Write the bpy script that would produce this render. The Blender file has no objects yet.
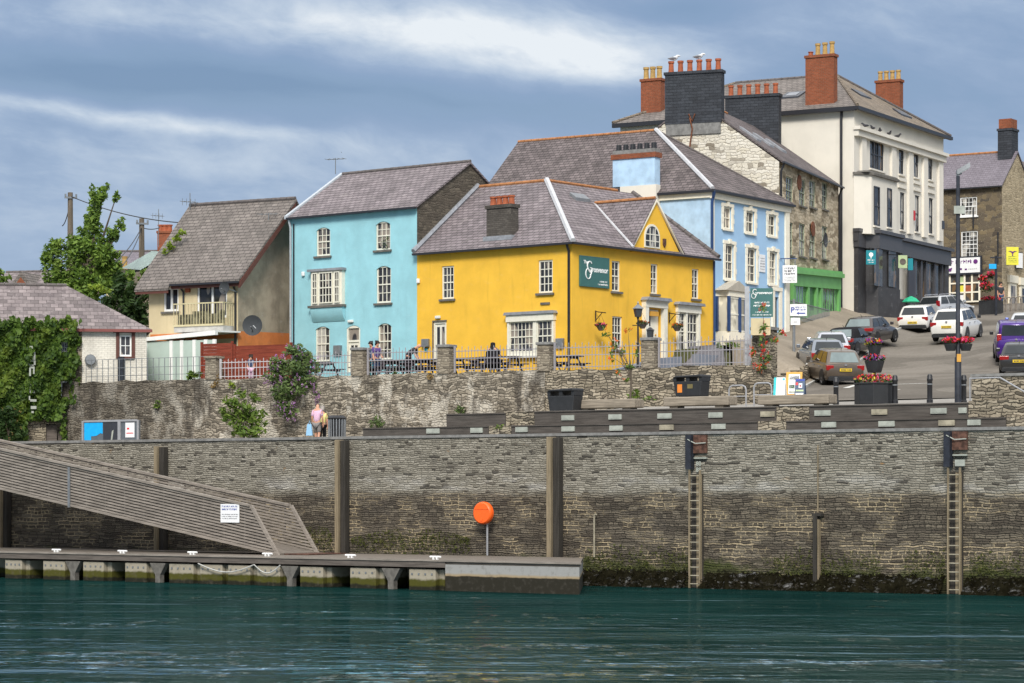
import bpy, math, random
from mathutils import Vector, Matrix
random.seed(11)
R = math.radians
scene = bpy.context.scene
COL = scene.collection

# ------------------------------------------------------------------ camera geometry used to survey the place
F, CX, HY, CZ = 2700.0, 512.0, 491.0, 4.0
WATER = 0.50
def PX(px, d): return (px - CX) * d / F
def PZ(py, d): return CZ + (HY - py) * d / F

class Fr:
    """A vertical facade plane: u along it, v into the building, z up."""
    def __init__(s, x, y, deg):
        s.x, s.y, s.deg = x, y, deg
        a = R(deg); s.a = a
        s.ux, s.uy = math.cos(a), math.sin(a)
        s.vx, s.vy = -math.sin(a), math.cos(a)
    def w(s, u, v, z): return Vector((s.x + u*s.ux + v*s.vx, s.y + u*s.uy + v*s.vy, z))
    def U(s, px, v=0.0):
        k = (px - CX) / F
        x0, y0 = s.x + v*s.vx, s.y + v*s.vy
        return (k*y0 - x0) / (s.ux - k*s.uy)
    def D(s, u, v=0.0): return s.y + u*s.uy + v*s.vy
    def Z(s, px, py, v=0.0): return PZ(py, s.D(s.U(px, v), v))
    def loc(s, x, y):
        dx, dy = x - s.x, y - s.y
        return dx*s.ux + dy*s.uy, dx*s.vx + dy*s.vy
WORLD = Fr(0, 0, 0)

ROOT = {}     # object name -> world matrix of the thing it belongs to
def thing(name, label, cat, loc, rot=0.0, group=None, pitch=0.0):
    o = bpy.data.objects.new(name, None)
    o.empty_display_size = 0.3
    COL.objects.link(o)
    o.location = loc
    o.rotation_euler = (0, -pitch, rot)
    o['label'] = label; o['category'] = cat
    if group: o['group'] = group
    ROOT[o.name] = Matrix.Translation(Vector(loc)) @ Matrix.Rotation(rot, 4, 'Z') @ Matrix.Rotation(-pitch, 4, 'Y')
    return o
def tag(o, label, cat, group=None, kind=None):
    if label: o['label'] = label
    if cat: o['category'] = cat
    if group: o['group'] = group
    if kind: o['kind'] = kind
    return o
def dup(root, loc, rot, label=None, pitch=0.0):
    r = root.copy(); COL.objects.link(r)
    r.location = loc; r.rotation_euler = (0, -pitch, rot)
    if label: r['label'] = label
    for ch in root.children:
        c = ch.copy(); COL.objects.link(c); c.parent = r
        for g in ch.children:
            q = g.copy(); COL.objects.link(q); q.parent = c
    return r

class MB:
    def __init__(s, fr=WORLD):
        s.fr = fr; s.v = []; s.f = []; s.m = []; s.mi = 0; s.local = False; s.sh = None
    def P(s, p):
        if s.sh: p = (p[0], p[1], p[2] + (p[0]-s.sh[0])*s.sh[1])
        s.v.append(Vector(p) if s.local else s.fr.w(*p)); return len(s.v) - 1
    def face(s, idx): s.f.append(idx); s.m.append(s.mi)
    def poly(s, pts): s.face([s.P(p) for p in pts])
    def box(s, u0, u1, v0, v1, z0, z1):
        p = [s.P(q) for q in ((u0,v0,z0),(u1,v0,z0),(u1,v1,z0),(u0,v1,z0),(u0,v0,z1),(u1,v0,z1),(u1,v1,z1),(u0,v1,z1))]
        for q in ((3,2,1,0),(4,5,6,7),(0,1,5,4),(1,2,6,5),(2,3,7,6),(3,0,4,7)): s.face([p[i] for i in q])
    def taper(s, u0, u1, v0, v1, z0, z1, k):
        cu, cv = (u0+u1)/2, (v0+v1)/2
        lo = ((u0,v0),(u1,v0),(u1,v1),(u0,v1))
        hi = [(cu+(a-cu)*k, cv+(b-cv)*k) for a, b in lo]
        p = [s.P((a,b,z0)) for a, b in lo] + [s.P((a,b,z1)) for a, b in hi]
        for q in ((3,2,1,0),(4,5,6,7),(0,1,5,4),(1,2,6,5),(2,3,7,6),(3,0,4,7)): s.face([p[i] for i in q])
    def prism(s, poly, v0, v1):          # polygon in (u,z), pushed along v
        a = [s.P((u, v0, z)) for u, z in poly]; b = [s.P((u, v1, z)) for u, z in poly]
        n = len(poly)
        s.face(a); s.face(b[::-1])
        for i in range(n): j = (i+1) % n; s.face([a[j], a[i], b[i], b[j]])
    def prismh(s, poly, z0, z1):         # polygon in (u,v), pushed up
        a = [s.P((u, v, z0)) for u, v in poly]; b = [s.P((u, v, z1)) for u, v in poly]
        n = len(poly)
        s.face(a[::-1]); s.face(b)
        for i in range(n): j = (i+1) % n; s.face([a[i], a[j], b[j], b[i]])
    def slab(s, pts, t):                 # thick flat plate, t straight down
        a = [s.P(p) for p in pts]; b = [s.P((p[0], p[1], p[2]-t)) for p in pts]
        n = len(pts)
        s.face(a); s.face(b[::-1])
        for i in range(n): j = (i+1) % n; s.face([a[j], a[i], b[i], b[j]])
    def tube(s, pts, r, n=8, cap=True):
        W = [Vector(p) if s.local else s.fr.w(*p) for p in pts]
        rs = r if isinstance(r, (list, tuple)) else [r]*len(W)
        rings = []; prev = None
        for i, p in enumerate(W):
            d = (W[min(i+1, len(W)-1)] - W[max(i-1, 0)])
            if d.length < 1e-9: d = Vector((0,0,1))
            d.normalize()
            if prev is None:
                ref = Vector((0,0,1)) if abs(d.z) < .9 else Vector((1,0,0))
                a = d.cross(ref).normalized()
            else:
                a = (prev - d*prev.dot(d)).normalized()
            prev = a; b = d.cross(a)
            base = len(s.v)
            for k in range(n):
                t = 2*math.pi*k/n
                s.v.append(p + (a*math.cos(t) + b*math.sin(t))*rs[i])
            rings.append(base)
        for i in range(len(W)-1):
            for k in range(n):
                k2 = (k+1) % n
                s.face([rings[i]+k, rings[i]+k2, rings[i+1]+k2, rings[i+1]+k])
        if cap:
            s.face([rings[0]+k for k in range(n)][::-1]); s.face([rings[-1]+k for k in range(n)])
    def lathe(s, u, v, prof, n=12, axis='z'):
        rings = []
        for r, h in prof:
            base = len(s.v)
            for k in range(n):
                t = 2*math.pi*k/n
                if axis == 'z': p = (u + r*math.cos(t), v + r*math.sin(t), h)
                elif axis == 'v': p = (u[0] + r*math.cos(t), h, u[1] + r*math.sin(t))
                s.P(p)
            rings.append(base)
        for i in range(len(rings)-1):
            for k in range(n):
                k2 = (k+1) % n
                s.face([rings[i]+k, rings[i]+k2, rings[i+1]+k2, rings[i+1]+k])
        s.face([rings[0]+k for k in range(n)][::-1]); s.face([rings[-1]+k for k in range(n)])
    def grid(s, rows):
        idx = [[s.P(p) for p in r] for r in rows]
        for i in range(len(idx)-1):
            for j in range(len(idx[0])-1):
                s.face([idx[i][j], idx[i][j+1], idx[i+1][j+1], idx[i+1][j]])
    def build(s, name, mat, parent=None, smooth=False, at=None, rot=0.0, bevel=0.0):
        me = bpy.data.meshes.new(name)
        if parent is not None:
            Mw = ROOT[parent.name]
        elif at is not None:
            Mw = Matrix.Translation(Vector(at)) @ Matrix.Rotation(rot, 4, 'Z')
        else: Mw = Matrix.Identity(4)
        if s.local: V = s.v
        else:
            inv = Mw.inverted(); V = [inv @ p for p in s.v]
        me.from_pydata([tuple(p) for p in V], [], s.f)
        mats = mat if isinstance(mat, (list, tuple)) else [mat]
        for q in mats: me.materials.append(q)
        if len(mats) > 1: me.polygons.foreach_set('material_index', s.m)
        if smooth:
            me.polygons.foreach_set('use_smooth', [True]*len(me.polygons))
            me.set_sharp_from_angle(angle=R(40))
        me.update()
        o = bpy.data.objects.new(name, me); COL.objects.link(o)
        ROOT[o.name] = Mw
        if parent is not None: o.parent = parent
        elif at is not None: o.location = at; o.rotation_euler = (0,0,rot)
        if bevel:
            b = o.modifiers.new('bevel', 'BEVEL'); b.width = bevel; b.segments = 2; b.limit_method = 'ANGLE'
        return o
def LM():
    m = MB(); m.local = True; return m

def text_mesh(name, s, size, fr, u, v, z, mat, parent, align='LEFT', sx=1.0, ext=0.004):
    c = bpy.data.curves.new(name, 'FONT'); c.body = s; c.size = size; c.align_x = align; c.extrude = ext; c.offset = size*.025
    o = bpy.data.objects.new(name, c); COL.objects.link(o)
    dg = bpy.context.evaluated_depsgraph_get()
    me = bpy.data.meshes.new_from_object(o.evaluated_get(dg))
    bpy.data.objects.remove(o); bpy.data.curves.remove(c)
    Mw = ROOT[parent.name]; inv = Mw.inverted()
    for vt in me.vertices:
        x, y, h = vt.co
        vt.co = inv @ fr.w(u + x*sx, v - h, z + y)
    me.materials.clear(); me.materials.append(mat)
    t = bpy.data.objects.new(name, me); COL.objects.link(t); t.parent = parent
    ROOT[t.name] = Mw
    return t
def scribble(fr, u0, u1, v, z, h, mat, parent, name='lettering', gap=.3, seed=1):
    """rows of small strokes where the writing is too small to read"""
    rnd = random.Random(seed); m = MB(fr); u = u0
    while u < u1 - h*.3:
        w = h*rnd.uniform(.28, .6)
        m.box(u, u + h*.14, v-.006, v, z, z + h*rnd.choice((.7, 1.0)))
        if rnd.random() < .8: m.box(u + h*.15, min(u+w, u1), v-.006, v, z + h*rnd.choice((0, .35, .58)), z + h*rnd.choice((.72, .78)))
        u += w + h*(.55 if rnd.random() < gap*.5 else .14)
    return m.build(name, mat, parent)

# ------------------------------------------------------------------ materials
class NT:
    def __init__(s, name):
        s.mat = bpy.data.materials.new(name); s.mat.use_nodes = True
        s.t = s.mat.node_tree; s.b = s.t.nodes['Principled BSDF']; s._c = None
    def n(s, typ, **kw):
        q = s.t.nodes.new(typ)
        for k, v in kw.items(): setattr(q, k, v)
        return q
    def l(s, a, b): s.t.links.new(a, b)
    def setin(s, sock, val):
        if hasattr(val, 'is_output'): s.l(val, sock)
        elif val is not None: sock.default_value = val
    def math(s, op, a, b=None, c=None, clamp=False):
        q = s.n('ShaderNodeMath', operation=op); q.use_clamp = clamp
        s.setin(q.inputs[0], a); s.setin(q.inputs[1], b)
        if c is not None: s.setin(q.inputs[2], c)
        return q.outputs[0]
    def mix(s, f, a, b, mode='MIX'):
        q = s.n('ShaderNodeMix', data_type='RGBA', blend_type=mode); q.clamp_factor = True
        s.setin(q.inputs[0], f)
        for i, val in ((6, a), (7, b)):
            if hasattr(val, 'is_output'): s.l(val, q.inputs[i])
            else: q.inputs[i].default_value = (*val[:3], 1)
        return q.outputs[2]
    def ramp(s, f, stops, interp='LINEAR'):
        q = s.n('ShaderNodeValToRGB'); s.l(f, q.inputs[0]); cr = q.color_ramp; cr.interpolation = interp
        while len(cr.elements) < len(stops): cr.elements.new(0.5)
        for e, (p, c) in zip(cr.elements, stops):
            e.position = p; e.color = (*c[:3], 1) if isinstance(c, (tuple, list)) else (c, c, c, 1)
        return q.outputs[0]
    def step(s, val, lo, hi):
        q = s.n('ShaderNodeMapRange', interpolation_type='SMOOTHSTEP')
        s.setin(q.inputs[0], val); q.inputs[1].default_value = lo; q.inputs[2].default_value = hi
        return q.outputs[0]
    def obj(s): 
        if not s._c: s._c = s.n('ShaderNodeTexCoord')
        return s._c.outputs['Object']
    def wall(s):
        """(h, z): along the face horizontally, and up"""
        o = s.obj()
        sp = s.n('ShaderNodeSeparateXYZ'); s.l(o, sp.inputs[0])
        sn = s.n('ShaderNodeSeparateXYZ'); s.l(s._c.outputs['Normal'], sn.inputs[0])
        g = s.math('GREATER_THAN', s.math('ABSOLUTE', sn.outputs[0]), s.math('ABSOLUTE', sn.outputs[1]))
        q = s.n('ShaderNodeMix', data_type='FLOAT'); s.l(g, q.inputs[0]); s.l(sp.outputs[0], q.inputs[2]); s.l(sp.outputs[1], q.inputs[3])
        return q.outputs[0], sp.outputs[2]
    def comb(s, x, y, z=0.0):
        q = s.n('ShaderNodeCombineXYZ'); s.setin(q.inputs[0], x); s.setin(q.inputs[1], y); s.setin(q.inputs[2], z); return q.outputs[0]
    def noise(s, vec, scale, detail=4, rough=.6, out=0, dim='3D'):
        q = s.n('ShaderNodeTexNoise', noise_dimensions=dim); s.l(vec, q.inputs['Vector'])
        q.inputs['Scale'].default_value = scale; q.inputs['Detail'].default_value = detail; q.inputs['Roughness'].default_value = rough
        return q.outputs[out]
    def bump(s, h, strength=.4, dist=.02):
        q = s.n('ShaderNodeBump'); q.inputs['Strength'].default_value = strength; q.inputs['Distance'].default_value = dist
        s.l(h, q.inputs['Height']); s.l(q.outputs[0], s.b.inputs['Normal'])
    def done(s, col=None, rough=.8, spec=None, metal=None):
        if col is not None:
            if hasattr(col, 'is_output'): s.l(col, s.b.inputs['Base Color'])
            else: s.b.inputs['Base Color'].default_value = (*col[:3], 1)
        s.setin(s.b.inputs['Roughness'], rough)
        if spec is not None: s.b.inputs['Specular IOR Level'].default_value = spec
        if metal is not None: s.b.inputs['Metallic'].default_value = metal
        return s.mat
def mul(c, k): return tuple(min(1, x*k) for x in c)

def paint(name, col, rough=.7, var=.12, scale=1.2, streak=.15, grain=.25, spec=.3):
    m = NT(name); o = m.obj(); h, z = m.wall()
    n1 = m.noise(o, scale, 5); n2 = m.noise(m.comb(h, m.math('MULTIPLY', z, .12)), 3.0, 4)
    n3 = m.noise(o, 24, 3); n5 = m.noise(m.comb(m.math('MULTIPLY', h, .5), z, 4.0), 3.5, 5, .7)
    c = m.mix(m.step(n1, .3, .7), mul(col, 1-var), mul(col, 1+var*.6))
    c = m.mix(m.math('MULTIPLY', m.step(n5, .55, .75), var*1.6), c, tuple(.6*x+.25 for x in col))
    c = m.mix(m.math('MULTIPLY', m.step(n2, .55, .8), streak), c, mul(col, .55))
    m.bump(n3, grain, .02)
    return m.done(c, rough, spec)
def plain(name, col, rough=.6, spec=.4, metal=0.0, var=.1, scale=5.0):
    m = NT(name)
    n1 = m.noise(m.obj(), scale, 4)
    c = m.mix(m.step(n1, .25, .75), mul(col, 1-var), mul(col, 1+var))
    return m.done(c, rough, spec, metal)
def cells(m, h, z, sw, sh, warp=.5):
    """random rubble laid in uneven courses: two random numbers per stone and the distance to its edge (m)"""
    w1 = m.noise(m.comb(m.math('MULTIPLY', h, .9), m.math('MULTIPLY', z, .9)), 1.0, 2)
    w2 = m.noise(m.comb(h, z, 5.0), 3.2, 2)
    zz = m.math('ADD', z, m.math('ADD', m.math('MULTIPLY', m.math('SUBTRACT', w1, .5), sh*3.2*warp), m.math('MULTIPLY', m.math('SUBTRACT', w2, .5), sh*1.5*warp)))
    zr = m.math('DIVIDE', zz, sh); row = m.math('FLOOR', zr)
    wn = m.n('ShaderNodeTexWhiteNoise', noise_dimensions='1D'); m.l(row, wn.inputs['W'])
    sc = m.n('ShaderNodeSeparateColor'); m.l(wn.outputs['Color'], sc.inputs[0])
    hw = m.math('ADD', h, m.math('MULTIPLY', m.math('SUBTRACT', w2, .5), sh*1.2))
    width = m.math('MULTIPLY', sw, m.math('ADD', .45, m.math('MULTIPLY', sc.outputs[0], 1.1)))
    xx = m.math('ADD', m.math('DIVIDE', hw, width), m.math('MULTIPLY', sc.outputs[1], 37.0))
    cell = m.math('FLOOR', xx)
    c2 = m.n('ShaderNodeTexWhiteNoise', noise_dimensions='2D'); m.l(m.comb(cell, row), c2.inputs['Vector'])
    s2 = m.n('ShaderNodeSeparateColor'); m.l(c2.outputs['Color'], s2.inputs[0])
    fx = m.math('FRACT', xx); fz = m.math('FRACT', zr)
    ex = m.math('MULTIPLY', m.math('MINIMUM', fx, m.math('SUBTRACT', 1.0, fx)), width)
    ez = m.math('MULTIPLY', m.math('MINIMUM', fz, m.math('SUBTRACT', 1.0, fz)), m.math('MULTIPLY', sh, m.math('ADD', .75, m.math('MULTIPLY', s2.outputs[2], .8))))
    return s2.outputs[0], s2.outputs[1], m.math('MINIMUM', ex, ez)
def stone(name, cols, mortar, sw=.38, sh=.13, edge=.06, bumpd=.04, big=.35, patches=None, dark=None, warp=1.0, soot=None):
    m = NT(name); o = m.obj(); h, z = m.wall()
    r0, r1, ed = cells(m, h, z, sw, sh, warp)
    k = len(cols)
    c = m.ramp(r0, [(i/(k-1), cols[i]) for i in range(k)])
    fine = m.noise(o, 14, 4)
    c = m.mix(.5, c, m.ramp(fine, [(.3, .55), (.7, 1.0)]), 'MULTIPLY')
    e = m.step(ed, edge*.03, edge*.22)
    c = m.mix(e, mortar, c)
    big1 = m.noise(o, .45, 5)
    c = m.mix(m.math('MULTIPLY', m.step(big1, .45, .7), big), c, (.05,.045,.04))
    if patches:
        pn = m.noise(m.comb(h, m.math('MULTIPLY', z, .6)), patches[2], 6, .7)
        c = m.mix(m.math('MULTIPLY', m.step(pn, patches[1], patches[1]+.08), patches[3]), c, patches[0])
    if dark:
        pn = m.noise(m.comb(h, m.math('MULTIPLY', z, .25), 7.3), dark[2], 5, .7)
        c = m.mix(m.math('MULTIPLY', m.step(pn, dark[1], dark[1]+.12), dark[3]), c, dark[0])
    if soot is not None:             # the old end of the wall is blackened
        hn = m.math('ADD', h, m.math('MULTIPLY', m.noise(o, .35, 4), 9.0))
        c = m.mix(m.math('MULTIPLY', m.math('SUBTRACT', 1.0, m.step(hn, soot, soot+5)), .62), c, (.055,.047,.038))
    hgt = m.math('ADD', m.math('MULTIPLY', m.step(ed, 0, .03), 1.0), m.math('MULTIPLY', fine, .5))
    m.bump(hgt, .7, bumpd)
    return m.done(c, .9, .2)
def brick(name, col, mortar, bw=.24, bh=.085, var=.25, rough=.9, mort=.012, bumpd=.01, weather=(.05,.045,.04), wk=.3, lichen=None):
    m = NT(name); o = m.obj(); h, z = m.wall()
    t = m.n('ShaderNodeTexBrick'); m.l(m.comb(h, z), t.inputs['Vector'])
    t.inputs['Scale'].default_value = 1; t.inputs['Brick Width'].default_value = bw; t.inputs['Row Height'].default_value = bh
    t.inputs['Mortar Size'].default_value = mort; t.inputs['Mortar Smooth'].default_value = .2
    t.inputs['Color1'].default_value = (*mul(col, 1-var), 1); t.inputs['Color2'].default_value = (*mul(col, 1+var), 1); t.inputs['Mortar'].default_value = (*mortar, 1)
    t.inputs['Bias'].default_value = 0.0
    n1 = m.noise(o, .8, 6, .65); n2 = m.noise(o, 9, 3)
    c = m.mix(.55, t.outputs[0], m.ramp(n2, [(.25, .6), (.75, 1.0)]), 'MULTIPLY')
    c = m.mix(m.math('MULTIPLY', m.step(n1, .45, .72), wk), c, weather)
    if lichen:
        n3 = m.noise(o, 2.2, 6, .75)
        c = m.mix(m.math('MULTIPLY', m.step(n3, .56, .66), lichen[1]), c, lichen[0])
    n4 = m.noise(m.comb(m.math('MULTIPLY', h, 1.6), m.math('MULTIPLY', z, .35), 9.0), 1.0, 4)
    c = m.mix(.5, c, m.ramp(n4, [(.3, .55), (.7, 1.0)]), 'MULTIPLY')
    hgt = m.math('SUBTRACT', n2, t.outputs[1])
    m.bump(hgt, .6, bumpd)
    return m.done(c, rough, .25)
def timber(name, col, along='h', rough=.85, var=.35, scale=1.0):
    m = NT(name); o = m.obj()
    sp = m.n('ShaderNodeSeparateXYZ'); m.l(o, sp.inputs[0])
    if along == 'z': v = m.comb(m.math('MULTIPLY', sp.outputs[0], 14*scale), m.math('MULTIPLY', sp.outputs[1], 14*scale), m.math('MULTIPLY', sp.outputs[2], .8))
    else: v = m.comb(m.math('MULTIPLY', sp.outputs[0], 1.0), m.math('MULTIPLY', sp.outputs[1], 12*scale), m.math('MULTIPLY', sp.outputs[2], 16*scale))
    g = m.noise(v, 1.0, 5, .6); n = m.noise(o, 1.7, 4)
    c = m.mix(m.step(g, .3, .7), mul(col, 1-var), mul(col, 1+var*.5))
    c = m.mix(m.math('MULTIPLY', m.step(n, .5, .75), .35), c, mul(col, .5))
    m.bump(g, .3, .01)
    return m.done(c, rough, .2)
def leaf(name, c1, c2, c3, rough=.6):
    m = NT(name); g = m.n('ShaderNodeNewGeometry')
    n = m.noise(m.obj(), .9, 4)
    c = m.mix(g.outputs['Random Per Island'], c1, c2)
    c = m.mix(m.math('MULTIPLY', m.step(n, .5, .72), .6), c, c3)
    m.b.inputs['Subsurface Weight'].default_value = 0
    tr = m.n('ShaderNodeBsdfTranslucent'); m.l(c, tr.inputs[0])
    mx = m.n('ShaderNodeMixShader'); mx.inputs[0].default_value = .25
    out = m.t.nodes['Material Output']
    m.l(m.b.outputs[0], mx.inputs[1]); m.l(tr.outputs[0], mx.inputs[2]); m.l(mx.outputs[0], out.inputs[0])
    return m.done(c, rough, .3)
def glassmat(name, col, curtain=None, rough=.06, thr=.56):
    m = NT(name); o = m.obj(); h, z = m.wall()
    n = m.noise(m.comb(h, z), 1.1, 2)
    c = m.mix(m.step(n, .4, .7), mul(col, .6), mul(col, 1.8))
    if curtain:
        n2 = m.noise(m.comb(m.math('MULTIPLY', h, 1.6), m.math('MULTIPLY', z, .45), 3.1), 1.3, 1)
        c = m.mix(m.step(n2, thr, thr+.04), c, curtain)
    w = m.noise(o, 2.5, 2); m.bump(w, .12, .03)
    return m.done(c, rough, .5)
def carpaint(name, col, rough=.25, metal=.3, coat=.5):
    m = NT(name); n = m.noise(m.obj(), 4, 3)
    c = m.mix(n, mul(col, .92), mul(col, 1.06))
    m.b.inputs['Coat Weight'].default_value = coat; m.b.inputs['Coat Roughness'].default_value = .08
    return m.done(c, rough, .5, metal)
T = {}
T['yellow'] = paint('yellow_render', (.80,.465,.048), .75, .08, .9, .32, .35)
T['turq'] = paint('turquoise_render', (.30,.57,.63), .75, .10, .9, .25, .45)
T['lblue'] = paint('pale_blue_render', (.34,.52,.72), .7, .06, .8, .12, .2)
T['lblue_worn'] = paint('worn_pale_blue_render', (.42,.58,.74), .8, .16, 1.6, .35, .4)
T['cream_wall'] = paint('cream_render', (.60,.50,.31), .8, .10, .8, .25, .4)
T['white_wall'] = paint('off_white_render', (.71,.665,.58), .75, .07, .5, .22, .15)
T['whitewash'] = brick('whitewashed_stone', (.86,.81,.71), (.72,.67,.58), .26, .09, .05, .9, .014, .03, (.45,.41,.35), .2)
T['grey_wall'] = paint('grey_stained_render', (.36,.30,.225), .9, .3, 1.0, .8, .5)
T['orange_wall'] = paint('orange_render', (.62,.20,.06), .85, .15, 1.5, .2, .4)
T['darkshop'] = paint('charcoal_painted_stone', (.045,.043,.045), .55, .2, 2, .2, .15, .4)
T['darktrim'] = plain('charcoal_painted_wood', (.060,.058,.062), .4, .5)
T['green'] = paint('green_painted_wood', (.16,.42,.12), .5, .10, 1.5, .2, .05, .4)
T['green_dk'] = plain('dark_green_panel', (.06,.18,.06), .5)
T['slate'] = brick('purple_slate', (.255,.215,.222), (.05,.043,.045), .33, .15, .20, .75, .014, .03, (.06,.05,.05), .45, ((.30,.27,.25), .35))
T['slate_dark'] = brick('weathered_dark_slate', (.18,.148,.145), (.03,.026,.026), .33, .15, .25, .8, .014, .03, (.05,.042,.04), .7, ((.22,.19,.17), .4))
T['slate_grey'] = brick('grey_slate', (.225,.195,.175), (.045,.04,.038), .36, .17, .16, .8, .014, .03, (.10,.09,.08), .4, ((.30,.27,.23), .3))
T['slate_tan'] = brick('lichened_tan_slate', (.26,.21,.16), (.08,.065,.05), .36, .17, .15, .85, .012, .03, (.13,.11,.09), .4, ((.38,.30,.19), .5))
T['slate_clad'] = brick('dark_slate_hanging', (.050,.055,.065), (.022,.024,.03), .45, .16, .22, .65, .012, .02, (.03,.03,.035), .3)
T['slate_lilac'] = brick('lilac_slate', (.215,.19,.215), (.10,.085,.10), .33, .15, .10, .75, .010, .02, (.15,.13,.15), .3)
T['slate_cottage'] = brick('mottled_pink_grey_slate', (.245,.205,.20), (.09,.075,.072), .36, .19, .34, .8, .010, .04, (.09,.07,.075), .55, ((.46,.40,.39), .45))
T['stone_gable'] = stone('brown_rubble_stone', [(.085,.072,.055),(.12,.10,.078),(.165,.14,.105)], (.10,.088,.07), .32, .13, .05)
T['stone_white'] = stone('whitewashed_rubble_stone', [(.72,.66,.55),(.78,.73,.63),(.68,.62,.50),(.76,.71,.61),(.22,.18,.13)], (.46,.40,.31), .55, .17, .04, .05, .12)
T['stone_tan'] = stone('tan_rubble_stone', [(.20,.155,.10),(.56,.46,.32),(.70,.60,.44),(.34,.27,.18)], (.30,.245,.165), .8, .20, .09, .04, .15)
T['stone_dark'] = stone('dark_brown_squared_stone', [(.08,.065,.05),(.14,.112,.08),(.22,.17,.10),(.10,.085,.068)], (.30,.25,.175), .6, .26, .06, .04, .2)
T['stone_pale'] = stone('pale_rubble_stone', [(.40,.32,.21),(.55,.45,.30),(.31,.25,.16)], (.42,.35,.25), .34, .16, .08, .04, .15)
T['stone_pillar'] = stone('slate_pillar_stone', [(.15,.125,.095),(.26,.22,.165),(.36,.31,.235)], (.20,.17,.13), .36, .11, .06, .04, .1)
T['retain'] = stone('old_slate_rubble_wall', [(.11,.095,.075),(.24,.205,.155),(.36,.31,.24),(.47,.41,.32)], (.13,.11,.085), .36, .105, .09, .06, .25,
    patches=((.62,.57,.48), .50, .7, .6), dark=((.06,.05,.04), .50, .55, .8), warp=1.5, soot=-3.5)
T['retain_dry'] = stone('dry_slate_rubble_wall', [(.09,.078,.06),(.30,.255,.185),(.46,.395,.295),(.23,.19,.14)], (.075,.063,.048), .40, .11, .10, .06, .2, warp=1.3)
T['cope'] = plain('slate_coping', (.20,.195,.185), .85, .3, 0, .25)
T['redbrick'] = brick('red_brick', (.31,.088,.040), (.24,.14,.09), .24, .085, .15, .9, .010, .01, (.20,.06,.03), .25)
T['terra'] = plain('terracotta_pot', (.34,.10,.048), .8, .2, 0, .2)
T['pot_yellow'] = plain('buff_clay_pot', (.42,.27,.10), .8, .2, 0, .2)
T['ridge_orange'] = plain('orange_ridge_tile', (.37,.165,.07), .8, .2, 0, .25)
T['ridge_grey'] = plain('grey_ridge_tile', (.12,.105,.10), .85, .2, 0, .25)
T['lead'] = plain('pale_lead_flashing', (.46,.46,.47), .6, .4, 0, .12)
T['lead_grey'] = plain('grey_lead_sheet', (.24,.25,.27), .6, .4, 0, .2)
T['chim_grey'] = brick('grey_rendered_brick', (.12,.105,.09), (.075,.066,.058), .24, .09, .25, .9, .012, .015, (.05,.045,.04), .4)
T['frame'] = plain('cream_painted_wood', (.74,.71,.60), .45, .4, 0, .06)
T['frame_white'] = plain('white_painted_wood', (.80,.80,.78), .4, .4, 0, .05)
T['surround'] = plain('cream_moulded_surround', (.82,.76,.62), .6, .3, 0, .06)
T['frame_dark'] = plain('charcoal_sash', (.035,.037,.045), .4, .5)
T['navy'] = plain('navy_painted_wood', (.02,.055,.16), .4, .5)
T['sill'] = plain('slate_sill', (.13,.12,.105), .8, .3, 0, .25)
T['glass'] = glassmat('dark_window_glass', (.032,.032,.035), (.27,.23,.19), thr=.56)
T['glass_cur'] = glassmat('curtained_window_glass', (.04,.04,.04), (.42,.40,.36), thr=.52)
T['glass_blind'] = glassmat('blind_behind_glass', (.55,.51,.40), (.62,.58,.47), .15)
T['glass_mint'] = plain('pale_green_glass', (.44,.53,.48), .12, .5, 0, .08, 1)
T['glass_green'] = glassmat('green_tinted_glass', (.10,.20,.10), (.22,.38,.22), .1)
T['glass_shop'] = glassmat('shop_window_glass', (.05,.05,.05), (.16,.10,.05), .05, .6)
T['gutter'] = plain('black_gutter', (.02,.02,.024), .4, .5)
T['pipe_white'] = plain('pale_grey_downpipe', (.42,.45,.48), .5)
T['timber_dark'] = plain('dark_stained_board', (.10,.035,.025), .6)
T['galv'] = plain('galvanised_steel', (.36,.36,.37), .45, .5, .3, .1)
T['galv_dk'] = plain('dull_grey_steel', (.20,.21,.22), .5, .5, .3, .15)
T['rail_pale'] = plain('grey_painted_rail', (.30,.285,.30), .5, .4, 0, .08)
T['black'] = plain('black_paint', (.014,.014,.016), .45, .5)
T['blackplastic'] = plain('black_plastic', (.020,.021,.023), .55, .4, 0, .2)
T['rust'] = plain('rusty_iron', (.16,.06,.03), .85, .3, 0, .5, 8)
T['rust_red'] = plain('rusty_red_plate', (.10,.05,.035), .8, .3, 0, .6, 5)
T['bluesteel'] = plain('blue_black_steel', (.018,.021,.030), .6, .4, 0, .4)
T['sleeper'] = timber('dark_timber_sleeper', (.092,.080,.070))
T['plaque'] = plain('pale_cream_plaque', (.34,.355,.31), .7, .3, 0, .2, 3)
T['plaque_tan'] = plain('tan_worn_plaque', (.32,.285,.21), .8, .3, 0, .3, 3)
T['beam'] = timber('weathered_grey_beam', (.27,.23,.18))
T['slat'] = timber('weathered_grey_slat', (.27,.235,.20))
T['slat_dk'] = timber('dark_brown_board', (.13,.11,.095))  # one plain dark brown board colour
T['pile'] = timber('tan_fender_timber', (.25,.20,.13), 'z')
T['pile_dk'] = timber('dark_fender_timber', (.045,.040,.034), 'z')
T['deck'] = timber('brown_deck_board', (.17,.145,.12))
T['picnic'] = timber('dark_purple_brown_wood', (.065,.052,.062))
T['redfence'] = timber('red_brown_fence_board', (.21,.045,.026), 'h')
T['pole'] = timber('grey_brown_pole_wood', (.16,.13,.10), 'z')
T['conc'] = plain('pale_concrete', (.44,.43,.40), .85, .3, 0, .18, 2)
T['orange'] = plain('orange_plastic', (.95,.13,.015), .35, .5, 0, .06)
T['skin'] = plain('skin', (.56,.29,.19), .6, .3, 0, .06)
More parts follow.
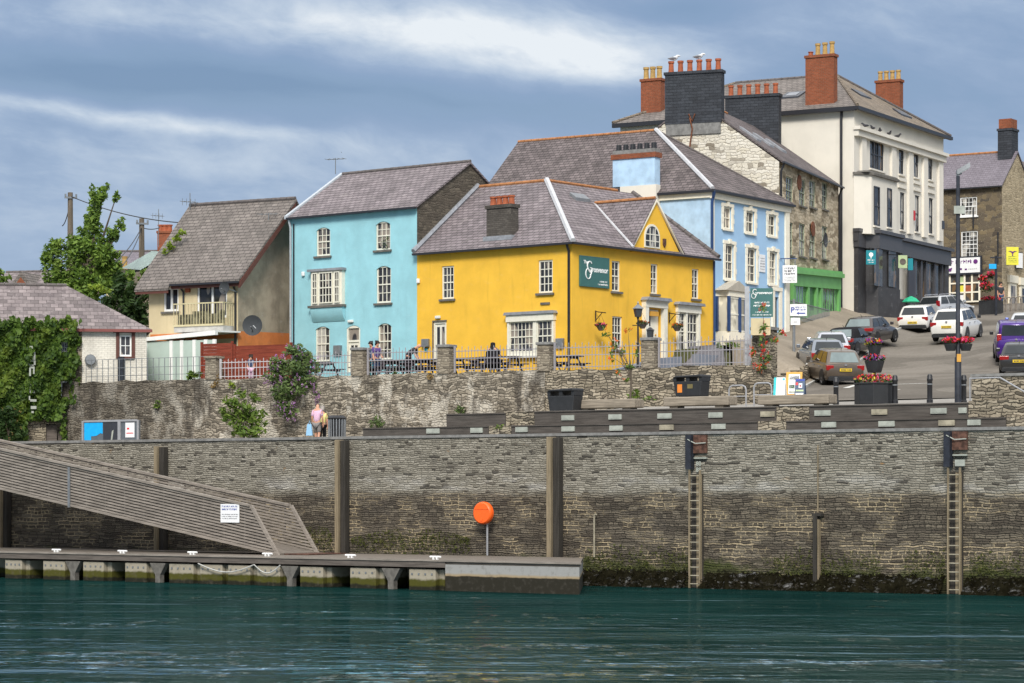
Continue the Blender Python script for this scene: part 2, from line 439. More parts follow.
T['teal_sign'] = plain('dark_teal_sign_panel', (.045,.135,.125), .45, .4, 0, .06)
T['teal'] = plain('teal_sign_panel', (.01,.22,.27), .45, .4, 0, .06)
T['white'] = plain('white_panel', (.78,.78,.78), .5, .4, 0, .04)
T['letter'] = plain('white_lettering', (.82,.82,.80), .5, .3, 0, .02)
T['ink'] = plain('dark_lettering', (.04,.04,.06), .6)
T['inkblue'] = plain('navy_lettering', (.03,.06,.30), .6)
T['purple'] = plain('purple_lettering', (.12,.02,.16), .6)
T['yellowsign'] = plain('yellow_sign_panel', (.72,.66,.06), .5)
T['mintsign'] = plain('pale_green_sign_panel', (.40,.48,.27), .5)
T['red'] = plain('red_paint', (.62,.025,.03), .45)
T['gold'] = plain('ochre_wood_frame', (.62,.32,.05), .5)
T['bluepanel'] = plain('bright_blue_panel', (.01,.38,.80), .4)
T['lampglass'] = plain('milky_lamp_glass', (.7,.7,.66), .3, .5)
T['dish'] = plain('grey_dish_metal', (.05,.055,.06), .8)
T['patio'] = paint('blue_grey_low_wall', (.20,.22,.26), .8, .12, 1.5, .2, .3)
T['tyre'] = plain('black_tyre', (.012,.012,.012), .85, .2)
T['rim'] = plain('silver_wheel_rim', (.38,.38,.40), .35, .5, .6)
T['carglass'] = plain('car_window_glass', (.018,.022,.024), .05, .6, 0, .3, 1)
T['carglass_lt'] = plain('car_glass_painted_reflection', (.16,.20,.20), .06, .6, 0, .25, 1)  # paler copy of the car glass, reflected light put into its base colour
T['taillamp'] = plain('red_tail_lamp_lens', (.30,.010,.012), .15, .6)
T['numplate'] = plain('yellow_number_plate', (.75,.52,.03), .4)
T['leaf_tree'] = leaf('ash_leaf', (.065,.125,.020), (.19,.29,.045), (.24,.32,.07))
T['leaf_dark'] = leaf('dark_bush_leaf', (.016,.040,.010), (.045,.085,.020), (.08,.12,.035))
T['leaf_ivy'] = leaf('ivy_leaf', (.020,.050,.008), (.10,.17,.020), (.20,.26,.03))
T['leaf_shrub'] = leaf('yellow_green_leaf', (.060,.115,.016), (.16,.23,.035), (.20,.25,.05))
T['leaf_bud'] = leaf('grey_green_leaf', (.06,.105,.03), (.16,.22,.07), (.12,.17,.06))
T['leaf_lime'] = leaf('lime_green_leaf', (.14,.22,.015), (.26,.33,.04), (.2,.28,.03))
T['petal_purple'] = leaf('lilac_petal', (.30,.12,.32), (.50,.28,.50), (.4,.2,.4))
T['petal_red'] = leaf('red_petal', (.60,.02,.02), (.75,.05,.03), (.65,.04,.10))
T['petal_pink'] = leaf('pink_petal', (.70,.03,.14), (.80,.12,.25), (.75,.02,.08))
T['petal_orange'] = leaf('orange_berry', (.70,.12,.02), (.72,.20,.03), (.65,.06,.02))
T['petal_yellow'] = leaf('yellow_petal', (.75,.50,.03), (.70,.60,.15), (.7,.3,.03))
T['petal_white'] = leaf('white_petal', (.70,.70,.68), (.75,.75,.75), (.6,.6,.55))
T['weed_dry'] = leaf('dry_grass_blade', (.20,.13,.04), (.30,.20,.08), (.22,.09,.03))
T['bark'] = timber('bark', (.10,.08,.06), 'z')

# asphalt, paving, ground
def groundmat(name, a, b, sc=6, big=.35, crack=None, bumpd=.01):
    m = NT(name); o = m.obj()
    n = m.noise(o, sc, 6, .7); n2 = m.noise(o, .18, 5, .6); n3 = m.noise(o, 40, 2)
    c = m.mix(m.step(n, .3, .7), a, b)
    c = m.mix(m.math('MULTIPLY', m.step(n2, .45, .65), .4), c, mul(a, .7))
    c = m.mix(m.math('MULTIPLY', m.step(n2, .55, .3), .25), c, mul(b, 1.25))
    if crack:                        # reinstated trenches and patches in the tarmac
        pn = m.noise(o, .16, 1); c = m.mix(m.math('MULTIPLY', m.step(pn, .545, .552), .35), c, mul(a, .55)); c = m.mix(m.math('MULTIPLY', m.step(pn, .44, .434), .3), c, mul(b, 1.3))
    m.bump(n3, .3, bumpd)
    return m.done(c, 1.0, 0.0)
T['asphalt'] = groundmat('worn_asphalt', (.145,.130,.112), (.195,.175,.150), crack=1)
T['pave'] = groundmat('tan_pavement', (.24,.205,.16), (.31,.265,.21))
T['plaza'] = groundmat('pale_plaza_paving', (.27,.255,.23), (.34,.32,.29))
T['earth'] = groundmat('earth_and_grass', (.05,.065,.025), (.10,.09,.05))
T['mark'] = plain('white_road_paint', (.55,.54,.50), .8, .3, 0, .2, 6)

# the quay wall: pale slate above the tide mark, dark brown courses below it, weed at the foot
def quay():
    m = NT('quay_slate_masonry'); o = m.obj(); h, z = m.wall()
    r1, g1, e1 = cells(m, h, z, .34, .085, .8)
    r2, g2, e2 = cells(m, h, z, .46, .15, .35)
    up = m.ramp(r1, [(0, (.055,.05,.042)), (.06, (.11,.098,.08)), (.11, (.20,.183,.148)), (.6, (.27,.248,.20)), (1, (.35,.322,.265))])
    up = m.mix(m.step(e1, .002, .012), (.195,.172,.132), up)
    lo = m.ramp(r2, [(0, (.070,.057,.043)), (.5, (.120,.100,.075)), (1, (.175,.147,.108))])
    mn = m.noise(m.comb(h, m.math('MULTIPLY', z, 1.6)), .55, 4)
    mort = m.mix(m.step(mn, .46, .58), (.045,.038,.028), (.40,.32,.20))
    lo = m.mix(m.step(e2, .006, .030), mort, lo)
    edge = m.noise(m.comb(m.math('MULTIPLY', h, .6), z), 1.2, 4)
    band = m.math('ADD', z, m.math('MULTIPLY', m.math('SUBTRACT', edge, .5), .35))
    c = m.mix(m.step(band, 3.72, 4.10), lo, up)
    # pale lime bloom just above the tide mark
    pale = m.math('MULTIPLY', m.step(band, 3.95, 4.1), m.math('SUBTRACT', 1.0, m.step(band, 4.2, 4.75)))
    pn = m.noise(m.comb(m.math('MULTIPLY', h, .35), z), 1.4, 5)
    c = m.mix(m.math('MULTIPLY', m.math('MULTIPLY', pale, m.step(pn, .48, .62)), .45), c, (.50,.48,.44))
    dp = m.noise(m.comb(m.math('MULTIPLY', h, .7), z), .5, 5, .65)
    c = m.mix(m.math('MULTIPLY', m.step(dp, .52, .70), .35), c, (.06,.052,.045))
    # algae
    gn = m.noise(m.comb(h, m.math('MULTIPLY', z, 1.5)), .8, 5, .7)
    gz = m.math('ADD', z, m.math('MULTIPLY', m.math('SUBTRACT', gn, .5), 2.2))
    c = m.mix(m.math('MULTIPLY', m.math('SUBTRACT', 1.0, m.step(gz, 1.05, 1.6)), .8), c, (.050,.066,.008))
    c = m.mix(m.math('MULTIPLY', m.math('SUBTRACT', 1.0, m.step(gz, .7, 1.3)), .85), c, (.022,.020,.010))
    on = m.noise(m.comb(h, m.math('MULTIPLY', z, 2.0), 2.2), 1.1, 5, .7)
    c = m.mix(m.math('MULTIPLY', m.math('MULTIPLY', m.step(on, .66, .72), m.step(z, 4.2, 4.8)), .6), c, (.34,.17,.045))
    fine = m.noise(o, 12, 4)
    c = m.mix(.45, c, m.ramp(fine, [(.3, .55), (.7, 1.0)]), 'MULTIPLY')
    m.bump(m.math('ADD', m.step(e1, 0, .03), m.math('MULTIPLY', fine, .6)), .7, .05)
    return m.done(c, .88, .25)
T['quay'] = quay()
def floatm():
    m = NT('weedy_pontoon_concrete'); o = m.obj(); h, z = m.wall()
    n = m.noise(o, 2.2, 4); zz = m.math('ADD', z, m.math('MULTIPLY', m.math('SUBTRACT', n, .5), .22))
    c = m.mix(m.step(zz, -.72, -.62), (.065,.062,.008), (.34,.30,.23))
    c = m.mix(m.step(zz, -.86, -.95), c, (.016,.015,.008))
    c = m.mix(m.math('MULTIPLY', m.step(m.noise(o, 6, 4), .5, .7), .3), c, (.12,.10,.07))
    return m.done(c, .85, .25)
T['float'] = floatm()
T['weed'] = leaf('brown_seaweed', (.006,.005,.003), (.024,.017,.006), (.035,.035,.006))
# ------------------------------------------------------------------ camera, light, sky
cd = bpy.data.cameras.new('camera'); cam = bpy.data.objects.new('camera', cd); COL.objects.link(cam)
cam.location = (0, 0, CZ); cam.rotation_euler = (R(90), 0, 0)
cd.sensor_width = 36; cd.lens = F/1024*36; cd.shift_y = (HY - 341.5)/1024; cd.clip_start = 1; cd.clip_end = 6000
scene.camera = cam
SUN = Vector((-.06, -.78, .62)).normalized()
sd = bpy.data.lights.new('sun', 'SUN'); sd.energy = 2.5; sd.angle = R(16); sd.color = (1.0, .955, .88)
so = bpy.data.objects.new('sun', sd); COL.objects.link(so); so.rotation_euler = SUN.to_track_quat('Z', 'Y').to_euler(); so.location = (-40, -40, 60)

world = bpy.data.worlds.new('World'); scene.world = world; world.use_nodes = True
def build_world():
    t = world.node_tree; t.nodes.clear()
    class W(NT):
        def __init__(s): s.t = t; s._c = None
    m = W()
    tc = m.n('ShaderNodeTexCoord'); d = tc.outputs['Generated']
    sp = m.n('ShaderNodeSeparateXYZ'); m.l(d, sp.inputs[0])
    x, y, z = sp.outputs
    ya = m.math('MAXIMUM', m.math('ABSOLUTE', y), .25)
    ax = m.math('DIVIDE', x, ya); az = m.math('DIVIDE', z, ya)
    sky = m.n('ShaderNodeTexSky', sky_type='NISHITA'); sky.sun_disc = False
    sky.sun_elevation = math.asin(SUN.z); sky.sun_rotation = math.atan2(SUN.x, SUN.y); sky.air_density = 1.2; sky.dust_density = 1.5; sky.altitude = 10
    # long slanting streaks of cloud
    warp = m.noise(m.comb(m.math('MULTIPLY', ax, 7), m.math('MULTIPLY', az, 16)), 1.0, 3)
    sl = m.math('ADD', az, m.math('MULTIPLY', ax, .16))
    sl = m.math('ADD', sl, m.math('MULTIPLY', m.math('SUBTRACT', warp, .5), .035))
    n1 = m.noise(m.comb(m.math('MULTIPLY', ax, 6.5), m.math('MULTIPLY', sl, 38), .7), 1.0, 6, .55)
    n2 = m.noise(m.comb(m.math('MULTIPLY', ax, 34), m.math('MULTIPLY', sl, 80), 2.7), 1.0, 5, .6)
    def blob(cx, cy, rx, ry, k, slope=0.0):
        # a bank of cloud centred on a compass direction and height above the horizon
        X0, Z0 = (cx - CX)/F, (HY - cy)/F
        dx = m.math('SUBTRACT', ax, X0); dz = m.math('SUBTRACT', az, Z0)
        dz = m.math('ADD', dz, m.math('MULTIPLY', dx, slope))
        dz = m.math('ADD', dz, m.math('MULTIPLY', m.math('SUBTRACT', warp, .5), .016))
        e = m.math('ADD', m.math('POWER', m.math('ABSOLUTE', m.math('DIVIDE', dx, rx/F)), 2), m.math('POWER', m.math('ABSOLUTE', m.math('DIVIDE', dz, ry/F)), 2))
        return m.math('MULTIPLY', m.math('POWER', 2.718, m.math('MULTIPLY', e, -1)), m.math('MULTIPLY', k, m.math('ADD', .45, m.math('MULTIPLY', n2, 1.1))))
    s = m.math('ADD', m.math('MULTIPLY', n1, .55), m.math('MULTIPLY', n2, .42))
    for b in ((505, 45, 180, 32, .40, .10), (600, 66, 120, 20, .22, .1), (330, 22, 260, 26, .16, .05), (60, 105, 130, 11, .30, .16), (190, 124, 150, 10, .22, .13), (40, 20, 160, 26, .10, .0),
              (300, 92, 330, 34, -.30, .10), (840, 90, 240, 60, -.13, .0), (690, 5, 90, 14, -.22, 0), (90, 70, 190, 24, -.14, .05), (300, 160, 420, 45, .10, .02), (930, 150, 200, 40, .06, 0), (820, 30, 130, 20, .06, 0)):
        s = m.math('ADD', s, blob(*b))
    col = m.ramp(s, [(.12, (.100,.168,.305)), (.34, (.165,.242,.385)), (.52, (.245,.325,.460)), (.72, (.385,.455,.555)), (1.0, (.62,.655,.69))])
    low = m.math('SUBTRACT', 1.0, m.step(az, .03, .15))
    col = m.mix(m.math('MULTIPLY', low, .45), col, (.33,.42,.55))
    up = m.math('ADD', 1.0, m.math('MULTIPLY', m.step(z, .20, .75), 1.9))
    sc = m.n('ShaderNodeVectorMath', operation='SCALE'); m.l(col, sc.inputs[0]); m.l(m.math('MULTIPLY', up, 10.0), sc.inputs['Scale'])
    cl = m.mix(m.math('ADD', .80, m.math('MULTIPLY', m.step(s, .2, .5), .15)), sky.outputs[0], sc.outputs[0])
    # above the picture the cloud is nearly neutral grey
    hs = m.n('ShaderNodeHueSaturation'); m.l(cl, hs.inputs['Color']); m.l(m.math('SUBTRACT', 1.0, m.math('MULTIPLY', m.step(z, .19, .45), .85)), hs.inputs['Saturation'])
    bg = m.n('ShaderNodeBackground'); m.l(hs.outputs[0], bg.inputs[0]); bg.inputs[1].default_value = .1
    out = m.n('ShaderNodeOutputWorld'); m.l(bg.outputs[0], out.inputs[0])
build_world()
scene.view_settings.view_transform = 'Standard'; scene.view_settings.look = 'None'
scene.view_settings.exposure = 0.42; scene.view_settings.gamma = 1.0

# ------------------------------------------------------------------ lie of the land
QF = Fr(0, 102.3, -35)       # face of the quay wall
RF = Fr(0, 112, -30)         # face of the upper retaining wall
def lerp_table(tab, x):
    if x <= tab[0][0]: return tab[0][1]
    for (a, za), (b, zb) in zip(tab, tab[1:]):
        if x <= b: return za + (zb-za)*(x-a)/(b-a)
    return tab[-1][1]
def sm(x): x = max(0, min(1, x)); return x*x*(3-2*x)
PT = [(0,6.98),(7,7.25),(14,7.85),(22,8.65),(30,9.35),(37,9.95),(43,11.0),(50,12.2),(66,14.2),(82,16.4),(100,17.8),(140,19.5),(500,26)]
def kerb_x(y): return 13.2 + .257*(y-120) + max(0, 116-y)*.10
def qret(t): return 7.94 + .0875*(t + 5.57)
def street(x, y):
    t, q = QF.loc(x, y)
    z = lerp_table(PT, q)
    left = min(1.8, max(0, (kerb_x(y) + 1 - x))*.35)*sm((y-118)/9)
    z += left
    w = sm((t + 8)/8.0)
    if q < 25 and t < 4: z = (5.72 + .01*max(q, 0))*(1-w) + z*w
    return z
XB = 10.0
def zg(x, y):
    t, q = QF.loc(x, y)
    if q > qret(t) and x < XB:
        return max(8.95 + max(0, q-40)*.05, street(x, y) if x > -3 else 0)
    return street(x, y)

def build_ground():
    ts = [-900,-400,-150,-80,-60] + [-50+2*i for i in range(0,21)] + [-8+i for i in range(0,60)] + [54,58,64,72,85,110,160,300,900]
    fr = [0.0,.15,.19,.23,.35,.6,.8,.97]
    ex = [.20,.26,.5,1,2,3,4,5,6,7,8,9,10,11,12,13,14,15,16,17,18,19,20,22,24,26,28,30,32,34,36,38,40,42,44,46,48,50,53,56,60,65,70,75,80,90,100,130,200,400,900,2500]
    m = MB(QF); rows = []
    def h(t, q, e=0):
        w = QF.w(t, q, 0); return zg(w.x, w.y)
    for f in fr:
        rows.append([(t, max(.25, f*qret(t)), h(t, max(.25, f*qret(t))) - (1.05*sm((t+8)/6) if f*qret(t) < 1.68 else 0)) for t in ts])
    for i, e in enumerate(ex):
        r = []
        for t in ts:
            w = QF.w(t, qret(t)+e, 0); z = zg(w.x, w.y) if i else street(w.x, w.y)
            r.append((t, qret(t)+e, z - (.25 if w.x > 9 and w.y > 104 else 0)))
        rows.append(r)
    rows = [[(t, q, z - .06) for t, q, z in r] for r in rows]
    m.grid(rows); o = m.build('ground', T['earth']); o['kind'] = 'structure'
build_ground()

def sheet(name, mat, rowsf, dz):
    """a surface laid on the land: rows of (x, y)"""
    m = MB(); rows = [[(x, y, zg(x, y) + dz) for x, y in r] for r in rowsf]
    m.grid(rows); o = m.build(name, mat); o['kind'] = 'structure'; return o
def kerb_t(q):
    t = 0.0
    for _ in range(60):
        w = QF.w(t, q, 0); t += (kerb_x(w.y) - w.x)*.8
    return t
qs = [6.2+i*.8 for i in range(0, 100)]
def row(q, a, b, n=30):
    t0 = kerb_t(q)
    return [tuple(QF.w(t0 + a + (b-a)*i/n, q, 0)[:2]) for i in range(n+1)]
sheet('road', T['asphalt'], [row(q, 0, 34) for q in qs if q > 9.5], .03)
pv = MB()
for i, q in enumerate(qs[:-1]):
    pass
sheet('pavement', T['pave'], [[(max(x_, 10.25) if y_ < 133.5 else x_, y_) for x_, y_ in row(q, -6.4 if q > 14 else -2.2, 0, 8)] for q in qs if q > 9], .13)
kb = MB()
krows = []
for q in [x for x in qs if x > 9]:
    t0 = kerb_t(q); a = QF.w(t0-.02, q, 0); b = QF.w(t0+.14, q, 0); z = zg(b.x, b.y)
    krows.append([(a.x, a.y, z+.138), (b.x, b.y, z+.138), (b.x, b.y, z-.05)])
kb.grid(krows); o = kb.build('kerb', T['conc']); o['kind'] = 'structure'
plz = []
for q in [1.2 + .35*i for i in range(0, 25)]:
    plz.append([tuple(QF.w(t, q, 0)[:2]) for t in [-2 + .8*i for i in range(0, 62)]])
def plaza():
    m = MB(); rows = []
    for i in range(0, 25):
        r = []
        for t in [-60 + 1.5*k for k in range(0, 80)]:
            f = i/24; q = 1.2 + f*(min(qret(t), 9.6) - 1.22 if t < 13 else 8.6); w = QF.w(t, q, 0)
            r.append((w.x, w.y, street(w.x, w.y) + .02))
        rows.append(r)
    m.grid(rows); o = m.build('promenade', T['plaza']); o['kind'] = 'structure'
plaza()
# painted parking lines
def marks():
    m = MB()
    for px0, px1, d0, d1, w in ((893, 911, 147, 153, .07), (846, 856, 116, 118, .14), (858, 900, 113.5, 112.2, .10), (880, 930, 117, 116, .08)):
        x0, x1 = PX(px0, d0), PX(px1, d1)
        n = 8; pr = None
        for i in range(n+1):
            x = x0 + (x1-x0)*i/n; y = d0 + (d1-d0)*i/n
            dx, dy = x1-x0, d1-d0; L = math.hypot(dx, dy); nx, ny = -dy/L*w, dx/L*w
            a = (x-nx, y-ny, zg(x-nx, y-ny)+.036); b = (x+nx, y+ny, zg(x+nx, y+ny)+.036)
            if pr: m.poly([pr[0], pr[1], b, a])
            pr = (a, b)
    o = m.build('road_markings', T['mark']); o['kind'] = 'structure'
marks()

# ------------------------------------------------------------------ water
def water():
    nt = NT('estuary_water'); m = nt; o = m.obj()
    sp = m.n('ShaderNodeSeparateXYZ'); m.l(o, sp.inputs[0])
    def wv(kx, ky, dz=0.0): return m.comb(m.math('MULTIPLY', sp.outputs[0], kx), m.math('MULTIPLY', m.math('ADD', sp.outputs[1], m.math('MULTIPLY', sp.outputs[0], .12)), ky), dz)
    v = wv(.5, .5)
    a = m.noise(wv(.16, .42), 1.0, 3, .55); b = m.noise(wv(.65, .60, 3.1), 1.0, 3, .6); d = m.noise(wv(1.9, 1.05, 7.7), 1.0, 2, .6); c = m.noise(wv(.035, .13, 1.7), 1.0, 4, .6)
    calm = m.step(c, .42, .60)
    hgt = m.math('ADD', m.math('MULTIPLY', a, .35), m.math('MULTIPLY', m.math('ADD', m.math('MULTIPLY', b, .55), m.math('MULTIPLY', d, .22)), m.math('ADD', .45, m.math('MULTIPLY', calm, 1.1))))
    m.bump(hgt, 1.0, .26)
    wn = m.noise(v, .35, 4)
    col = m.mix(m.step(wn, .35, .65), (.003,.022,.020), (.007,.040,.036))
    col = m.mix(m.step(wn, .35, .65), (.0030,.0165,.0150), (.0062,.0265,.0240))
    # sky glints painted in as gloss flecks, in patches and over the near water
    f1 = m.noise(wv(2.4, .80, 5.5), 1.0, 3, .65); f2 = m.noise(wv(.10, .22, 8.8), 1.0, 3, .6)
    near = m.math('SUBTRACT', 1.0, m.step(sp.outputs[1], 50, 80))
    patch = m.math('ADD', m.step(f2, .44, .66), m.math('MULTIPLY', near, .75))
    th = m.math('SUBTRACT', .72, m.math('MULTIPLY', patch, .17))
    fl = m.n('ShaderNodeMapRange', interpolation_type='SMOOTHSTEP'); m.l(f1, fl.inputs[0]); m.l(th, fl.inputs[1]); m.l(m.math('ADD', th, .10), fl.inputs[2])
    df = m.n('ShaderNodeBsdfDiffuse'); m.l(col, df.inputs[0])
    gl = m.n('ShaderNodeBsdfGlossy'); gl.inputs['Roughness'].default_value = .09; gl.inputs[0].default_value = (.62,.82,.92,1)
    bp = [q for q in m.t.nodes if q.type == 'BUMP'][0]
    m.l(bp.outputs[0], gl.inputs['Normal']); m.l(bp.outputs[0], df.inputs['Normal'])
    mx = m.n('ShaderNodeMixShader'); m.l(m.math('ADD', m.math('ADD', .15, m.math('MULTIPLY', near, .17)), m.math('MULTIPLY', fl.outputs[0], .55)), mx.inputs[0]); m.l(df.outputs[0], mx.inputs[1]); m.l(gl.outputs[0], mx.inputs[2])
    m.l(mx.outputs[0], m.t.nodes['Material Output'].inputs[0])
    w = MB(); xs = [-1500,-300,-100,-60,-40,-20,0,20,40,60,100,300,1500]; ys = [-600,-100,0,30,60,90,120,150]
    # the sheet stops under the land, behind the quay face
    w.grid([[(x, y, WATER) for x in xs] for y in (-600,-100,0,30,60)])
    w.grid([[(x, (60 if k == 0 else 102.6 - x*.70 if x < 60 else 60.6), WATER) for x in xs] for k in (0, 1)])
    ob = w.build('water', m.mat); ob['kind'] = 'structure'
water()
# ------------------------------------------------------------------ quay wall and what is fixed to it
U = QF.U
def quay_wall():
    m = MB(QF)
    # the face is gently uneven so that it does not read as a flat card
    us = [-400, -120, -60] + [-50 + 1.0*i for i in range(0, 96)] + [60, 120, 400]; zs = [-1.0, .2, .6, 1.0, 1.6, 2.4, 3.2, 4.0, 4.8, 5.4, 6.05]
    rnd = random.Random(4)
    m.grid([[(u, (rnd.uniform(-.03, .03) if -50 < u < 46 else 0), z) for u in us] for z in zs])
    m.box(-400, 400, .32, .9, -1.0, 6.04)
    o = m.build('quay_wall', T['quay'], at=QF.w(0,0,0), rot=QF.a)
    tag(o, 'long slate quay wall rising straight from the water, darker below its tide line', 'wall')
    c = MB(QF); c.box(-400, 400, -.06, .42, 6.055, 6.16)
    k = c.build('coping', T['cope'], o)
quay_wall()

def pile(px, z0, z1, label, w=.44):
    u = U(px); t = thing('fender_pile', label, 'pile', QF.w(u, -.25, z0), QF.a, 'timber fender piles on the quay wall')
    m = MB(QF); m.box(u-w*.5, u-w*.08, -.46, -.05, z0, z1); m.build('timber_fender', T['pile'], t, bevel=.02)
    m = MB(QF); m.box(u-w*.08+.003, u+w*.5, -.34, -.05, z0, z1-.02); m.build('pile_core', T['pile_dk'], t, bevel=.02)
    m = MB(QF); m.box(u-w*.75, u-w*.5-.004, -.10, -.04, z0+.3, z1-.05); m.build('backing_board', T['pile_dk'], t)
pile(346, 1.5, 6.02, 'tall tan and dark timber fender pile at the foot of the slatted gangway')
pile(558.5, 1.5, 6.02, 'tall tan and dark timber fender pile between the orange lifebuoy case and the thin pipe', .5)
pile(165, 1.4, 5.85, 'timber fender pile standing behind the middle of the slatted gangway')
pile(9, 1.4, 5.8, 'timber fender pile under the high end of the slatted gangway', .4)

def short_post():
    u = U(820.5); z0 = .3; z1 = QF.Z(820, 516)
    t = thing('fender_post', 'short dark post with a pale strip fixed low on the quay wall', 'post', QF.w(u, -.2, z0), QF.a)
    m = MB(QF); m.box(u-.17, u-.02, -.25, -.04, z0, z1); m.build('post_core', T['pile_dk'], t)
    m = MB(QF); m.box(u-.017, u+.03, -.20, -.04, z0, z1-.12); m.build('timber_fender', T['pile'], t)
    m = MB(QF); m.box(u-.22, u+.16, -.24, -.035, z1+.002, z1+.1); m.build('cap', T['pile_dk'], t)
    p = MB(QF); p.box(u-.10, u-.06, -.06, -.03, z1+.12, 5.6); p.build('guide_rod', T['pile'], t)
short_post()

def ladder(px, pytop, label):
    u = U(px); z0 = -.25; zt = QF.Z(px, pytop); w = .25
    t = thing('ladder', label, 'ladder', QF.w(u, -.1, z0), QF.a, 'quay ladders')
    m = MB(QF); m.box(u-w*.95, u+w*.95, -.05, .02, z0, zt); m.build('backing_board', T['pile_dk'], t)
    m = MB(QF); m.box(u-w*.1, u+w*.8, -.07, -.052, z0+.6, zt-.02); m.build('timber_strip', T['pile'], t)
    for sx in (-w, w-.06):
        m = MB(QF); m.box(u+sx, u+sx+.06, -.26, -.20, z0, zt+.15); m.build('stringer', T['pile'], t)
    z = z0 + .3
    while z < zt + .1:
        m = MB(QF); m.tube([(u-w+.06, -.23, z), (u+w-.06, -.23, z)], .022, 6); m.build('rung', T['plaque_tan'], t); z += .3
    m = MB(QF); m.box(u-.36, u-.13, -.30, -.03, zt+.18, 6.02); m.build('recess_plate', T['bluesteel'], t)
    m = MB(QF); m.box(u-.127, u+.42, -.12, -.03, zt+.75, 6.02); m.build('rusty_plate', T['rust_red'], t)
    m = MB(QF); m.box(u-.10, u+.42, -.14, -.03, zt+.55, zt+.6); m.tube([(u-w, -.33, zt+1.25), (u, -.2, zt+1.1), (u+.42, -.16, zt+1.12)], .02, 6); m.build('chain_bar', T['plaque'], t)
    return t, u, zt
t1, u1, zt1 = ladder(698, 474, 'quay ladder with white figures near its top, between thin pipe and short post')
text_mesh('number_mark', '88', .22, QF, u1+.0, -.145, zt1+.08, T['plaque'], t1); text_mesh('number_mark', '80', .22, QF, u1+.0, -.145, zt1+.30, T['plaque'], t1)
t2, u2, zt2 = ladder(957, 472, 'quay ladder below the tall black lamp post, with a blank pale plate at its top')
m = MB(QF); m.box(u2-.0, u2+.36, -.16, -.121, zt2+.2, zt2+.42); m.build('pale_plate', T['plaque'], t2)

def pipe_post():
    u = U(596); z0, z1 = QF.Z(596, 557), QF.Z(596, 517)
    m = MB(QF); m.tube([(u, -.12, z0), (u, -.12, z1), (u+.03, -.14, z1+.08), (u+.12, -.16, z1+.1)], .035, 8)
    tag(m.build('hooked_pipe', T['plaque_tan'], at=QF.w(u,-.12,z0), rot=QF.a, smooth=True), 'thin pale hooked pipe standing against the lower quay wall', 'pipe')
pipe_post()

# seaweed and rocks along the foot of the wall
def seaweed():
    rnd = random.Random(3); m = MB(QF)
    gaps = (U(698), U(957)); u = U(578)
    while u < 46:
        if any(abs(u+.25-g) < .30 for g in gaps): u += .5; continue
        for k in range(95):
            z = WATER - .1 + rnd.random()**1.2*.85; v = -.85 + (z-.2)*.97 - rnd.uniform(.0, .16)
            uu = u + rnd.random()*.5; s = rnd.uniform(.03, .09)
            p = [Vector((uu, v, z)) + Vector((rnd.uniform(-1,1), rnd.uniform(-.6,.6), rnd.uniform(-1,.4)))*s for _ in range(4)]
            m.poly(p[:3]); m.poly([p[0], p[2], p[3]])
        u += .5
    w = m.build('seaweed', T['weed'], at=QF.w(0,0,0), rot=QF.a); w['kind'] = 'stuff'; tag(w, 'dark brown seaweed clinging to the foot of the quay wall', 'seaweed')
    b = MB(QF); rows = []
    us = [U(578) + .16*i for i in range(0, 310)]
    for k, (v, z) in enumerate(((.1, 1.15), (-.12, 1.0), (-.35, .75), (-.6, .5), (-.85, .2))):
        rows.append([(u_, v + rnd.uniform(-.07, .07), z + rnd.uniform(-.07, .07)) for u_ in us])
    for a0, a1 in ((0, gaps[0]-.28), (gaps[0]+.28, gaps[1]-.28), (gaps[1]+.28, 99)):
        ks = [k for k, q in enumerate(us) if (a0 == 0 or q > a0) and q < a1]
        b.grid([[r[k] for k in ks] for r in rows])
    o = b.build('rock_footing', paint('wet_weedy_rock', (.010,.009,.005), 1.0, .5, 3, .2, .6, 0.0), at=QF.w(0,0,0), rot=QF.a); o['kind'] = 'structure'
seaweed()

